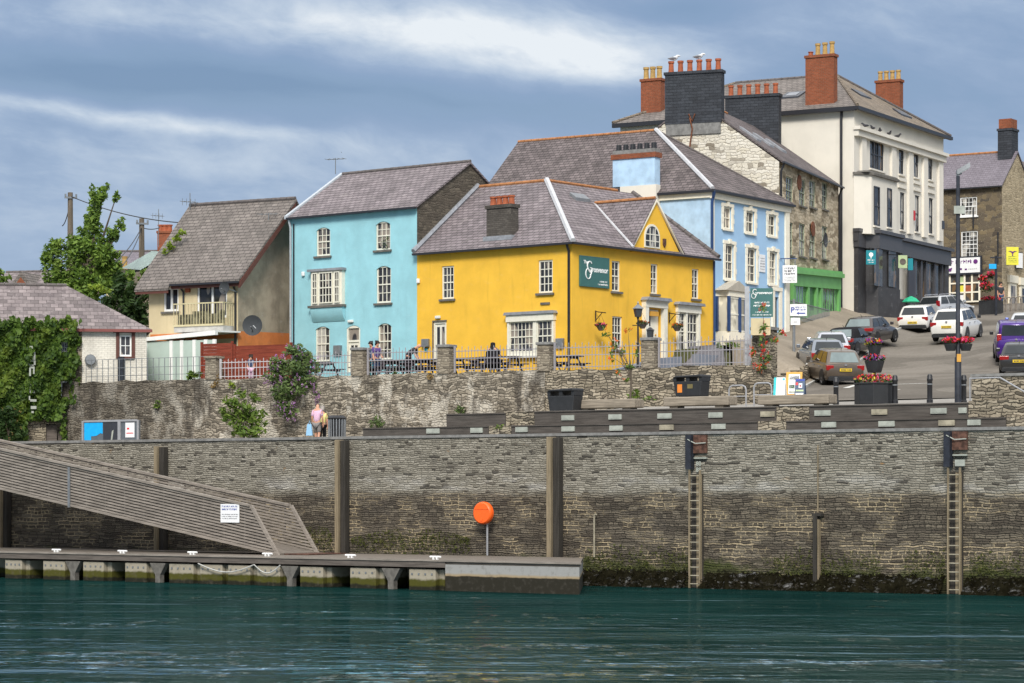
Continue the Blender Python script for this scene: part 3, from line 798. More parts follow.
# ------------------------------------------------------------------ pontoon
PFZ = 1.55
def front(px, py):
    d = F*(CZ-PFZ)/(py-HY); return PX(px, d), d
ax, ay = front(0, 552); bx, by = front(580, 563.5)
PF = Fr(bx, by, math.degrees(math.atan2(by-ay, bx-ax)))      # front edge of the deck; u = 0 at its free end
T['bracket'] = plain('dull_brown_steel', (.13,.12,.105), .7, .2, 0, .3)
def pontoon():
    L = 45; W = 6.6
    t = thing('pontoon', 'long timber decked pontoon with concrete floats moored along the quay wall', 'pontoon', PF.w(-10, 3, PFZ), PF.a)
    uc = PF.U(446)
    ub = PF.U(583, W); m = MB(PF); m.prismh([(-L, 0), (0, 0), (ub, W), (-L, W)], -.12+PFZ, PFZ); m.build('deck', T['deck'], t)
    m = MB(PF); m.box(-L, uc-.003, -.05, .02, PFZ-.24, PFZ-.03); m.build('rubbing_strip', T['slat_dk'], t)
    m = MB(PF); m.box(-L, .06, -.09, .0, PFZ-.028, PFZ+.035); m.build('edge_board', T['slat'], t)
    m = MB(PF); m.prismh([(uc, -.04), (0, -.04), (ub, W), (uc, W)], .0, PFZ-.125); m.build('concrete_section', T['conc_sec'], t)
    spans = [(4,25),(42,68),(82,107),(124,150),(168,197),(199,226),(227,254),(256,284),(299,327),(349,380),(408,440)]
    for a, b in spans:
        u0, u1 = PF.U(a), PF.U(b)
        m = MB(PF); m.box(u0, u1-.25, .05, 1.5, -.2, PFZ-.31); m.box(u1-.247, u1, .25, 1.5, -.2, PFZ-.32)
        f = m.build('float', T['float'], t, bevel=.03)
        bm = MB(PF)
        for k in range(4):
            uu = u0 + (u1-.25-u0)*(k+.5)/4; bm.box(uu-.035, uu+.035, .03, .052, PFZ-.52, PFZ-.45)
        bm.build('bolts', T['galv_dk'], f)
    m = MB(PF); m.box(-L, uc, 1.6, W, -.2, PFZ-.32); m.build('inner_float', T['float'], t)
    for px in (73, 158, 290, 391):
        u = PF.U(px); m = MB(PF); m.prism([(u-.42, PFZ-.302), (u+.42, PFZ-.302), (u+.13, PFZ-.75), (u+.13, WATER-.6), (u-.13, WATER-.6), (u-.13, PFZ-.75)], -.02, .2)
        m.build('pile_bracket', T['bracket'], t)
    for px in (57, 123, 193, 268, 351, 436):
        u = PF.U(px, .4); m = MB(PF); z = PFZ
        m.box(u-.11, u-.05, .33, .42, z, z+.10); m.box(u+.05, u+.11, .33, .42, z, z+.10); m.tube([(u-.24, .37, z+.12), (u+.24, .37, z+.12)], .035, 8)
        m.build('mooring_cleat', T['letter'], t)
    for a, b in ((200, 256), (256, 282)):
        pts = [(PF.U(a + (b-a)*i/8), -.1, PFZ-.28 - .30*math.sin(math.pi*i/8)) for i in range(9)]
        m = MB(PF); m.tube(pts, .025, 5); m.build('rope', T['conc'], t)
def concsec():
    m = NT('stained_concrete'); o = m.obj(); h, z = m.wall()
    n = m.noise(o, 1.6, 4); zz = m.math('ADD', z, m.math('MULTIPLY', m.math('SUBTRACT', n, .5), .1))
    c = m.mix(m.step(zz, -.55, -.50), (.020,.017,.010), m.mix(m.step(zz, -.50, -.40), (.33,.25,.15), (.30,.295,.28)))
    c = m.mix(m.math('MULTIPLY', m.step(m.noise(o, 5, 5), .5, .7), .3), c, (.09,.08,.065))
    return m.done(c, .85, .3)
T['conc_sec'] = concsec()
pontoon()

# ------------------------------------------------------------------ gangway: two slatted timber sides and a floor
def gangway():
    d_near = 104.2
    # near side: from its high end out of the picture to the foot standing on the deck
    def P(px, py, d): return Vector((PX(px, d), d, PZ(py, d)))
    G = QF; vN, vF = -4.3, -1.9
    uend = G.U(277, vN); utop = G.U(250, vN); us = G.U(-160, vN)
    zb_e, zb_s = PFZ + .08, G.Z(0, 487, vN); u0 = G.U(0, vN)
    sl = (zb_e - zb_s)/(uend - u0)
    def zb(u): return zb_e + sl*(u - uend)
    H = G.Z(0, 450, vN) - zb_s
    t = thing('gangway', 'grey slatted timber gangway sloping down from the quay to the pontoon', 'gangway', G.w(uend-8, (vN+vF)/2, PFZ), G.a)
    for v, shift in ((vN, 0), (vF, 0)):
        n = 13; m = MB(G)
        for i in range(n):
            f = (i+.5)/n; z_off = H*f; ue = uend + (utop-uend)*f
            m.v += []; h = H/n*.30
            pts = [(us, zb(us)+z_off-h), (ue, zb(ue)+z_off-h), (ue - .02, zb(ue)+z_off+h), (us, zb(us)+z_off+h)]
            m.prism(pts, v-.03, v+.01)
        S_ = m
        if v == vN:
            bk = MB(G); bk.prism([(us, zb(us)), (uend-.05, zb(uend)), (utop-.05, zb(utop)+H), (us, zb(us)+H)], v+.02, v+.04); bk.build('backing_board', T['slat_dk'], t)  # dark sheet added behind the slats so their gaps look shaded
        q = MB(G); s = S_
        q.prism([(us, zb(us)+H), (utop, zb(utop)+H), (utop, zb(utop)+H+.09), (us, zb(us)+H+.09)], v-.09, v+.09)
        q.prism([(us, zb(us)-.1), (uend, zb(uend)-.1), (uend, zb(uend)), (us, zb(us))], v-.04, v+.06)
        q.prism([(uend-.02, zb(uend)-.08), (uend+.12, zb(uend)-.08), (utop+.12, zb(utop)+H+.06), (utop-.02, zb(utop)+H+.06)], v-.05, v+.06)
        u = us
        while u < uend - .5:
            f1 = min(1, max(.1, (uend-u)/(uend-utop)))
            s.prism([(u-.035, zb(u)), (u+.035, zb(u)), (u+.035, zb(u)+H*f1-.02), (u-.035, zb(u)+H*f1-.02)], v+.015, v+.06); u += 1.05
        side = s.build('slatted_side', T['slat'], t); q.build('hand_rail', T['slat'], side)
    # joint post on the near side
    uj = G.U(70, vN); j = MB(G); j.box(uj-.06, uj+.06, vN-.08, vN-.032, zb(uj)-.15, zb(uj)+H-.05); j.build('joint_post', T['galv_dk'], t)
    f = MB(G); f.prism([(us, zb(us)-.02), (uend+.1, zb(uend)-.02), (uend+.1, zb(uend)-.12), (us, zb(us)-.12)], vN+.07, vF-.05); f.build('floor', T['deck'], t)
    p = MB(G); p.prism([(uend+.105, zb(uend)-.03), (uend+1.3, PFZ+.05), (uend+1.3, PFZ+.012), (uend+.105, PFZ+.012)], vN+.3, vF+.2); p.build('foot_plate', T['rust_red'], t)
    # notice
    u0, u1 = G.U(221, vN-.05), G.U(239.5, vN-.05); z1, z0 = G.Z(230, 504, vN-.05), G.Z(230, 522.5, vN-.05)
    nb = thing('notice_board', 'white notice with blue lettering fixed to the slatted gangway side', 'sign', G.w((u0+u1)/2, vN-.06, z0), G.a)
    q = MB(G); q.box(u0, u1, vN-.075, vN-.05, z0, z1); q.build('board', T['white'], nb)
    for k, (zz, hh, mt) in enumerate(((z1-.13, .08, 'inkblue'), (z1-.24, .08, 'inkblue'), (z1-.42, .04, 'galv'), (z1-.5, .04, 'galv'), (z1-.58, .04, 'galv'))):
        scribble(G, u0+.07, u1-.07, vN-.077, zz, hh, T[mt], nb, seed=k)
gangway()

def lifebuoy():
    v = -.55; u = U(483, v); z = QF.Z(483, 513, v); r = .43
    t = thing('lifebuoy_case', 'round orange lifebuoy case on a grey post in front of the quay wall', 'lifebuoy case', QF.w(u, v, PFZ), QF.a)
    m = MB(QF); m.lathe((u, z), 0, [(r*.86, v-.10), (r*.97, v-.06), (r, v), (r, v+.10), (r*.9, v+.13)], 28, 'v'); m.build('case', T['orange'], t, smooth=True)
    m = MB(QF); m.box(u-r*.75, u+r*.75, v-.115, v-.098, z+.14, z+.17); m.box(u-.05, u+.05, v-.12, v-.10, z-.30, z-.22); m.build('lid_ridge', T['orange'], t)
    m = MB(QF); m.tube([(u+.08, v+.17, PFZ), (u+.08, v+.17, z+.1)], .04, 8); m.build('post', T['galv'], t)
lifebuoy()
# ------------------------------------------------------------------ building helpers
def wall_face(m, u0, u1, z0, z1, holes, v=0.0, depth=.17, arch=0.0):
    us = sorted({u0, u1, *[x for h in holes for x in h[:2]]}); zs = sorted({z0, z1, *[x for h in holes for x in h[2:4]]})
    us = [x for x in us if u0 <= x <= u1]; zs = [x for x in zs if z0 <= x <= z1]
    for a, b in zip(us, us[1:]):
        for c, d in zip(zs, zs[1:]):
            cu, cz = (a+b)/2, (c+d)/2
            if any(h[0] < cu < h[1] and h[2] < cz < h[3] for h in holes): continue
            m.poly([(a, v, c), (b, v, c), (b, v, d), (a, v, d)])
    for a, b, c, d in [h[:4] for h in holes]:
        w = v + depth
        m.poly([(a, v, c), (a, w, c), (a, w, d), (a, v, d)]); m.poly([(b, w, c), (b, v, c), (b, v, d), (b, w, d)])
        m.poly([(a, w, c), (a, v, c), (b, v, c), (b, w, c)]); m.poly([(a, v, d), (a, w, d), (b, w, d), (b, v, d)])
        m.poly([(a, w, c), (b, w, c), (b, w, d), (a, w, d)])
        if arch:
            n = 8; k = min(arch, (b-a)*.3)
            for s in (0, 1):
                pts = [(a + (b-a)*.5*(i/n), d - k*(1 - math.sin(math.pi*.5*i/n)**.8)) for i in range(n+1)]
                if s: pts = [(a + b - p, q) for p, q in pts]
                corner = (a, d) if not s else (b, d)
                poly = [corner] + (pts if s else pts[::-1])
                poly = [p for i, p in enumerate(poly) if i == 0 or p != poly[i-1]]
                if poly[0] == poly[-1]: poly = poly[:-1]
                m.poly([(p, v+.002, q) for p, q in poly])
def rect(fr, x0, y0, x1, y1, v=0.0):
    cx = (x0+x1)/2
    return (fr.U(x0, v), fr.U(x1, v), fr.Z(cx, y1, v), fr.Z(cx, y0, v))
def window(root, fr, hole, cols, rows, frame='frame', glass='glass', sill='sill', fw=.075, bar=.032, mid=True, v=0.0, inset=.05, casement=None):
    a, b, c, d = hole[:4]
    m = MB(fr); v0, v1 = v+inset, v+inset+.07
    m.box(a+.004, a+fw, v0, v1, c+.004, d-.004); m.box(b-fw, b-.004, v0, v1, c+.004, d-.004)
    m.box(a+fw+.001, b-fw-.001, v0, v1, d-fw, d-.004); m.box(a+fw+.001, b-fw-.001, v0-.01, v1, c+.004, c+fw*1.15)
    ia, ib, ic, id_ = a+fw, b-fw, c+fw*1.15, d-fw
    if mid: zm = (ic+id_)/2; m.box(ia+.001, ib-.001, v0+.005, v1-.003, zm-.028, zm+.028)
    for i in range(1, cols): x = ia+(ib-ia)*i/cols; m.box(x-bar/2, x+bar/2, v0+.02, v1-.008, ic+.001, id_-.001)
    for i in range(1, rows):
        if mid and abs(i - rows/2) < .01: continue
        z = ic+(id_-ic)*i/rows; m.box(ia+.001, ib-.001, v0+.023, v1-.006, z-bar/2, z+bar/2)
    if casement:
        for x in casement: xx = ia+(ib-ia)*x; m.box(xx-.055, xx+.055, v0-.004, v1-.001, ic+.002, id_-.002)
    w = m.build('window', T[frame], root)
    g = MB(fr); vv = v0+.052; g.box(a+.01, b-.01, vv, vv+.02, c+.01, d-.01); g.build('pane', T[glass], w)
    if sill:
        s = MB(fr); s.box(a-.10, b+.10, v-.11, v+.045, c-.10, c-.003); s.build('sill', T[sill], w)
    return w
def pipe(root, fr, pts, r=.055, mat='gutter', name='downpipe'):
    m = MB(fr); m.tube(pts, r, 8); return m.build(name, T[mat], root, smooth=True)
def gutter(root, fr, u0, u1, v, z, mat='gutter', r=.075):
    m = MB(fr); m.box(u0, u1, v-r, v+r, z-.10, z-.005); return m.build('gutter', T[mat], root)
def ridge(root, fr, a, b, mat, r=.11, name='ridge_tiles', par=None):
    A, B = Vector(a), Vector(b); n = max(2, int((B-A).length/.45)); m = MB(fr)
    for i in range(n):
        p, q = A.lerp(B, i/n), A.lerp(B, (i+.96)/n); m.tube([p, q], [r, r*.9], 7)
    return m.build(name, T[mat], root)
def chimney(root, fr, u0, u1, v0, v1, z0, z1, mat, pots, potmat='terra', poth=.55, potr=.13, along='u', cap='cope', capo=.06, potlist=None):
    m = MB(fr); m.box(u0, u1, v0, v1, z0, z1-.16); m.box(u0-capo, u1+capo, v0-capo, v1+capo, z1-.157, z1)
    c = m.build('chimney', T[mat], root)
    for i in range(pots):
        f = (i+.5)/pots
        pu, pv = (u0+(u1-u0)*f, (v0+v1)/2) if along == 'u' else ((u0+u1)/2, v0+(v1-v0)*f)
        h = poth; pm = potmat
        if potlist: h, pm = potlist[i]
        k = MB(fr); k.lathe(pu, pv, [(potr*1.1, z1-.02), (potr*.95, z1+h*.2), (potr*.85, z1+h*.8), (potr*1.1, z1+h*.82), (potr*1.1, z1+h), (potr*.75, z1+h+.002), (potr*.7, z1+h-.1)], 10)
        k.build('chimney_pot', T[pm], c)
    return c
def aerial(px, d, ytop, ybase, label, kind=0, group=None):
    x, z0, z1 = PX(px, d), PZ(ybase, d), PZ(ytop, d)
    fr = Fr(x, d, -25); m = MB(fr); m.tube([(0,0,z0), (0,0,z1)], .025, 6); K = .5
    zt = z1-.05
    if kind == 0:
        m.tube([(-K,0,zt),(K,0,zt-.02)], .02, 5)
        for i in range(5): u = (-1+.5*i)*K; m.tube([(u,-.25,zt),(u,.25,zt)], .012, 4)
        m.tube([(.2,.3,zt+.35),(.5,-.3,zt+.3)], .012, 5)
    else:
        m.tube([(-K,0,zt-.35),(K*.7,0,zt-.45)], .02, 5)
        for i in range(4): u = (-.9+.5*i)*K; m.tube([(u,-.25,zt-.36-.02*i),(u,.25,zt-.36-.02*i)], .012, 4); m.tube([(u,0,zt-.55-.02*i),(u,0,zt-.2-.02*i)], .012, 4)
    tag(m.build('aerial', T['galv_dk'], at=fr.w(0,0,z0), rot=fr.a), label, 'aerial', group)
def dish(px, py, fr, v, r, label, mat='dish'):
    u = fr.U(px, v); z = fr.Z(px, py, v)
    t = thing('satellite_dish', label, 'satellite dish', fr.w(u, v, z), fr.a)
    m = MB(fr); m.lathe((u, z), 0, [(r*.2, v+.03), (r*.7, v-.02), (r, v-.10), (r, v-.115), (r*.7, v-.04), (r*.2, v+.005)], 20, 'v'); m.build('reflector', T[mat], t, smooth=True)
    m = MB(fr); m.tube([(u, v, z-r*.6), (u, v-.35, z-r*.15)], .025, 6); m.tube([(u, v+.02, z), (u+.15, -.0, z-.15)], .035, 6); m.build('arm', T['galv_dk'], t)
def bulkhead(root, fr, px, py, w=.3, h=.14, name='wall_lamp', mat='lampglass'):
    u = fr.U(px); z = fr.Z(px, py); m = MB(fr); m.box(u-w/2, u+w/2, -.12, -.002, z-h/2, z+h/2); m.build(name, T[mat], root, bevel=.03)

# ================================================================== the yellow house
YL = Fr(PX(572, 122), 122, -39); YR = Fr(PX(572, 122), 122, 51)
def yellow_house():
    t = thing('yellow_house', 'bright yellow two storey corner house with a green hotel sign and slate roof', 'house', YL.w(0, 0, 8.7), YL.a)
    uL = YL.U(417); uR = YR.U(714); ze = 15.25; zb = 8.6
    wins = [window_spec for window_spec in ()]
    hl = [rect(YL, 441.7, 266, 453.9, 299), rect(YL, 538.3, 260, 552.6, 293), rect(YL, 433.4, 321.5, 446.4, 365), rect(YL, 511, 320, 553.8, 355.5)]
    m = MB(YL); wall_face(m, uL, 0, zb, ze, hl)
    hr = [rect(YR, 611.9, 261, 620.2, 291.5), rect(YR, 650.8, 264, 657.8, 294), rect(YR, 692, 269, 698.9, 299), rect(YR, 612.3, 316.5, 622.3, 349.5), rect(YR, 645.5, 309, 660.5, 358), rect(YR, 677.5, 313, 697, 351)]
    m.fr = YR; wall_face(m, 0, uR, zb, ze, hr)
    zr = 18.77; hL, hR = 4.5, 5.0
    uRr = YR.U(628, hR)
    m.poly([(uR, 0, zb), (uR, 2*hR, zb), (uR, 2*hR, ze), (uR, hR, zr-.2), (uR, 0, ze)])
    m.poly([(uR, 2*hR, zb), (0, 2*hR, zb), (0, 2*hR, ze), (uR, 2*hR, ze)])
    m.fr = YL
    m.poly([(uL, 0, zb), (uL, 0, ze), (uL, hL, zr-.2), (uL, 2*hL, ze), (uL, 2*hL, zb)]); m.poly([(uL, 2*hL, zb), (uL, 2*hL, ze), (0, 2*hL, ze), (0, 2*hL, zb)])
    w = m.build('wall', T['yellow'], t)
    # roofs
    oh = .28; zo = ze - .02
    m = MB(YL)
    m.slab([(uL-.05, -oh, zo), (oh, -oh, zo), (-hR, hL, zr), (uL-.05, hL, zr)], .10)
    m.slab([(uL-.05, 2*hL+oh, zo), (uL-.05, hL, zr), (-hR, hL, zr), (-hR, 2*hL+oh, zo)], .10)
    m.fr = YR
    # right slope, notched for the pediment gable
    ua, ub = YR.U(630), YR.U(680); um = YR.U(653.5)
    za = YR.Z(656, 200) + .05
    sl = (zr-zo)/(hR+oh)
    vb = (za - zo)/sl - oh
    m.slab([(-oh, -oh, zo), (uR+.15, -oh, zo), (uR+.15, hR, zr), (hL, hR, zr)], .10)
    m.slab([(uR+.15, 2*hR+oh, zo), (hL, 2*hR+oh, zo), (hL, hR, zr), (uR+.15, hR, zr)], .10)
    rf = m.build('roof', T['slate'], t)
    e = .0
    m = MB(YR)
    m.slab([(ua-.12, -e-.18, zo+.06), (um, -e-.18, za), (um, vb, za), (ua-.12, -oh+.02, zo+.06)], .09)
    m.slab([(um, -e-.18, za+.001), (ub+.12, -e-.18, zo+.06), (ub+.12, -oh+.02, zo+.06), (um, vb, za+.001)], .09)
    m.build('gable_roof', T['slate'], rf)
    m = MB(YR); m.prism([(ua, ze-.15), (ub, ze-.15), (um, za-.12)], -.10, .12); gw = m.build('gable_wall', T['yellow'], t)
    m = MB(YR)
    for (p, q) in (((ua-.1, zo+.02), (um, za-.06)), ((um, za-.06), (ub+.1, zo+.02))):
        m.prism([(p[0], p[1]-.10), (q[0], q[1]-.10), (q[0], q[1]+.03), (p[0], p[1]+.03)], -e-.20, -.10)
    m.build('barge_board', T['surround'], gw)
    # half round window of the gable
    a, b = YR.U(642.3), YR.U(657.7); c, d = YR.Z(650, 248), YR.Z(650, 224.3); cu = (a+b)/2; r = (b-a)/2
    def arch(rr, zt, k): return [(cu-rr, c)] + [(cu-rr*math.cos(math.pi*i/16), zt-(zt-c)*.55 + (zt-c)*.55*math.sin(math.pi*i/16)) for i in range(17)] + [(cu+rr, c)]
    m = MB(YR); m.prism(arch(r, d, 1), -.135, -.10); fw_ = m.build('window', T['frame'], t)
    m = MB(YR); m.prism([(u_, z_ + (.07 if z_ < c+.01 else -.0)) for u_, z_ in arch(r-.09, d-.10, 1)], -.145, -.137); m.build('pane', T['glass_cur'], fw_)
    m = MB(YR)
    for x in (-.33, .33): m.box(cu+r*x-.025, cu+r*x+.025, -.16, -.146, c+.06, d-.18)
    for zf in (.28, .56): m.box(cu-r*.88, cu+r*.88, -.163, -.148, c+(d-c)*zf-.02, c+(d-c)*zf+.02)
    m.build('glazing_bars', T['frame'], fw_)
    m = MB(YR); u = YR.U(663.7, -.1); z = YR.Z(663.7, 243, -.1); m.prism([(u-.09, z+.2), (u+.12, z+.2), (u+.12, z-.05), (u+.02, z-.22), (u-.09, z-.08)], -.17, -.102); m.build('alarm_box', T['rust_red'], t)
    # ridges and hip
    ridge(rf, YL, (uL, hL, zr+.03), (-hR, hL, zr+.03), 'ridge_orange', .09)
    ridge(rf, YR, (hL, hR, zr+.03), (uRr-.9, hR, zr+.03), 'ridge_orange', .09)
    ridge(rf, YR, (uR+.12, -oh+.1, zo+.10), (uR+.12, hR, zr+.05), 'ridge_grey', .14, 'verge_tiles')
    ridge(rf, YR, (um, -e-.1, za+.03), (um, vb, za+.03), 'ridge_orange', .08)
    m = MB(YL); A, B = Vector((oh-.03, -oh+.03, zo+.05)), Vector((-hR, hL, zr+.06)); m.tube([A, B], .14, 6); m.build('hip_flashing', T['lead'], rf)
    m = MB(YR); m.tube([(ua-.12, -oh, zo+.08), (um-.02, vb, za-.02)], .06, 6); m.build('valley_flashing', T['lead'], rf)
    m = MB(YL); m.tube([(uL+.02, -oh, zo+.10), (uL+.02, hL, zr+.10)], .13, 6); m.build('abutment_flashing', T['lead_grey'], rf)
    # skylights
    m = MB(YR)
    for px, v in ((580, 3.7),):
        u = YR.U(px, v); z = zo + sl*(v+oh); n = .16
        m.slab([(u-.55, v-.2, z-sl*.2+n), (u+.55, v-.2, z-sl*.2+n), (u+.55, v+.2, z+sl*.2+n), (u-.55, v+.2, z+sl*.2+n)], .2)
    sk = m.build('skylight', T['galv_dk'], rf)
    gutter(t, YL, uL, .3, -oh-.02, zo); gutter(t, YR, -.3, uR+.1, -oh-.02, zo)
    # chimney on the left slope
    v0 = .35; u0, u1 = YL.U(486.5, v0), YL.U(511, v0); z1 = YL.Z(500, 204.5, v0)
    chimney(t, YL, u0, u1, v0, v0+.55, 15.3, z1, 'chim_grey', 4, 'terra', .42, .15)
    m = MB(YL); m.box(u0-.12, u1+.12, v0-.12, v0+1.0, 15.5, 15.82); m.build('chimney_flashing', T['lead_grey'], t)
    # windows
    window(t, YL, hl[0], 3, 4, bar=.035); window(t, YL, hl[1], 3, 4, bar=.035)
    [window(t, YR, hr[i], 2 if i < 3 else 3, 4, fw=.065, bar=.026) for i in range(4)]
    # shop-like wide window with hood
    a, b, c, d = hl[3]; um_ = a + (b-a)*.60
    window(t, YL, (a, um_-.10, c+.16, d-.06), 6, 4, inset=-.10, sill=None, glass='glass', fw=.05, bar=.028)
    window(t, YL, (um_+.10, b, c+.16, d-.06), 3, 4, inset=-.10, sill=None, glass='glass', fw=.05, bar=.028)
    m = MB(YL); m.box(a-.10, a, -.16, .05, c-.02, d); m.box(b, b+.10, -.16, .05, c-.02, d); m.box(um_-.098, um_+.098, -.14, .05, c+.16, d-.06)
    m.box(a-.14, b+.14, -.22, -.003, d-.057, d+.25); m.box(a-.10+.101, b-.001, -.13, .04, c+.02, c+.158); m.box(a-.16, b+.16, -.20, -.002, c-.10, c+.015)
    k = m.build('window_surround', T['frame'], t)
    m = MB(YL); m.prism([(a-.24, d+.252), (b+.24, d+.252), (b+.18, d+.38), (a-.18, d+.38)], -.30, -.003); m.build('hood', T['lead_grey'], k)
    # door of the long front
    def door(fr, hole, name='door', glassy=True):
        a, b, c, d = hole; m = MB(fr)
        m.box(a+.004, a+.09, .03, .13, c, d-.004); m.box(b-.09, b-.004, .03, .13, c, d-.004); m.box(a+.091, b-.091, .03, .13, d-.10, d-.004); m.box(a+.091, b-.091, .08, .12, c, d-.101)
        q = m.build(name, T['frame'], t)
        g = MB(fr); w = (b-a-.2)/2
        g.box(a+.10+w*.25, a+.10+w*.8, .066, .079, d-1.35, d-.25); g.box(a+.10+w*1.2, a+.10+w*1.75, .066, .079, d-1.35, d-.25); g.build('door_glass', T['glass'], q)
        h = MB(fr); h.lathe((b-.18, c+1.0), 0, [(.03, .02), (.04, .04), (.03, .079)], 8, 'v'); h.build('handle', T['galv_dk'], q)
    door(YL, hl[2]); m = MB(YL); a, b, c, d = hl[2]; m.box(a-.05, a, -.03, .02, c, d+.06); m.box(a+.001, b+.03, -.04, .02, d+.002, d+.06); m.build('door_lintel', T['sill'], t)
    bulkhead(t, YL, 438.6, 317.3); bulkhead(t, YL, 419, 281, .16, .22, 'security_lamp', 'white')
    m = MB(YL); u = YL.U(545.5); z = YL.Z(545.5, 303.5); m.box(u-.26, u+.26, -.06, -.002, z-.05, z+.05); m.build('vent_slot', T['sill'], t)
    for px, py, ww, hh, pm in ((426.5, 343, .42, .38, 'galv_dk'), (561, 343, .42, .42, 'galv_dk'), (426.5, 350, .2, .2, 'teal')):
        u = YL.U(px); z = YL.Z(px, py); m = MB(YL); m.box(u-ww/2, u+ww/2, -.16 if pm != 'teal' else -.03, -.002, z-hh/2, z+hh/2); m.build('wall_box' if pm != 'teal' else 'wall_notice', T[pm], t, bevel=.02)
    # entrance porch and french window on the street side
    a, b, c, d = hr[4]; m = MB(YR); m.box(a-.28, a-.02, -.22, -.002, c, d+.05); m.box(b+.02, b+.28, -.22, -.002, c, d+.05); m.box(a-.30, b+.30, -.24, -.002, d+.052, d+.30); m.box(a-.32, b+.32, -.30, -.002, d+.303, d+.37)
    ps = m.build('porch', T['frame'], t); m = MB(YR); m.prism([(a-.40, d+.372), (b+.40, d+.372), (b+.28, d+.52), (a-.28, d+.52)], -.42, -.003); m.build('hood', T['lead_grey'], ps)
    a_, b_ = a+.05, b-.05; m = MB(YR); m.box(a_, b_, .10, .15, c, d-.02); dd = m.build('door', T['frame'], t)
    m = MB(YR); m.box(a_+.1, a_+(b_-a_)*.42, .085, .099, d-1.7, d-.9); m.box(a_+.1, a_+(b_-a_)*.42, .085, .099, d-.8, d-.15); m.build('door_glass', T['glass'], dd)
    m = MB(YR); m.lathe((b_-.25, c+1.1), 0, [(.03, .04), (.045, .06), (.03, .099)], 8, 'v'); m.build('handle', T['gold'], dd)
    m = MB(YR); u = (a+b)/2; m.box(u-.35, u+.3, -.12, -.05, d-.34, d-.12); m.build('number_plate', T['gold'], t)
    a, b, c, d = hr[5]; wd = b-a
    window(t, YR, (a, a+wd*.36, c, d), 2, 5, inset=-.02, sill=None, fw=.06, mid=True); window(t, YR, (a+wd*.44, b, c, d), 3, 4, inset=-.02, sill=None, fw=.06)
    m = MB(YR); m.box(a-.12, a-.003, -.12, .05, c-.05, d); m.box(b+.003, b+.12, -.12, .05, c-.05, d); m.box(a+wd*.36+.003, a+wd*.44-.003, -.10, .05, c-.05, d); m.box(a-.16, b+.16, -.15, -.002, d+.003, d+.35)
    k = m.build('window_surround', T['frame'], t); m = MB(YR); m.prism([(a-.32, d+.353), (b+.30, d+.353), (b+.22, d+.48), (a-.22, d+.48)], -.32, -.003); m.build('hood', T['lead_grey'], k)
    # pipes
    pipe(t, YL, [(-.13, -.25, zo-.05), (-.13, -.07, zo-.4), (-.13, -.07, zb)], .06)
    pipe(t, YR, [(uR-.08, -.07, zo-.1), (uR-.08, -.07, zb)], .05, 'navy')
    for px, py in ((595, 316), (668.6, 317.5)):
        u = YR.U(px); z = YR.Z(px, py); m = MB(YR); m.tube([(u, -.04, z-.25), (u, -.04, z+.25)], .03, 6); m.tube([(u, -.04, z+.2), (u, -.62, z+.12)], .025, 6); m.tube([(u, -.04, z-.2), (u, -.4, z+.13)], .018, 6); m.build('basket_bracket', T['black'], t)
    # hotel sign
    a, b, c, d = rect(YR, 578.8, 256.8, 608, 287.5)
    s = thing('hotel_sign', 'dark green hotel sign with white lettering high on the yellow wall', 'sign', YR.w((a+b)/2, -.05, c), YR.a)
    m = MB(YR); m.box(a, b, -.09, -.004, c, d); m.build('board', T['teal_sign'], s, bevel=.01)
    W, H = b-a, d-c
    sign_face(s, YR, a, c, W, H, -.093)
def swash_g(fr, cx, cz, r, v, mat, parent):
    """the tall looped initial G"""
    m = MB(fr)
    pts = []
    for i in range(15):                      # upper bowl
        a = math.radians(35 + 200*i/14); pts.append((cx + r*.62*math.cos(a)*.75, v, cz + r*.55 + r*.5*math.sin(a)))
    for i in range(1, 10): f = i/9; pts.append((cx - r*.40 + f*r*.62, v, cz + r*.30 - f*r*.62 - .12*r*math.sin(math.pi*f)))
    m.tube(pts, r*.085, 6)
    lp = []
    for i in range(22):
        a = math.radians(55 - 330*i/21); lp.append((cx - r*.28 + r*.50*math.cos(a), v, cz - r*.42 + r*.62*math.sin(a)))
    m.tube(lp, r*.065, 6)
    m.tube([(cx + r*.10, v, cz + r*.30), (cx + r*.40, v, cz + r*.32), (cx + r*.34, v, cz - r*.35), (cx + r*.05, v, cz - r*.62)], r*.07, 6)
    return m.build('initial', T[mat], parent)
def sign_face(s, fr, a, c, W, H, v):
    text_mesh('small_word', 'The', H*.15, fr, a+W*.11, v, c+H*.75, T['letter'], s)
    swash_g(fr, a+W*.31, c+H*.54, H*.27, v-.01, 'letter', s)
    text_mesh('name_lettering', 'rosvenor', H*.25, fr, a+W*.39, v, c+H*.50, T['letter'], s, sx=W/H*.60)
    scribble(fr, a+W*.66, a+W*.94, v, c+H*.18, H*.055, T['letter'], s, seed=3)
    scribble(fr, a+W*.60, a+W*.94, v, c+H*.085, H*.06, T['letter'], s, seed=8)
yellow_house()

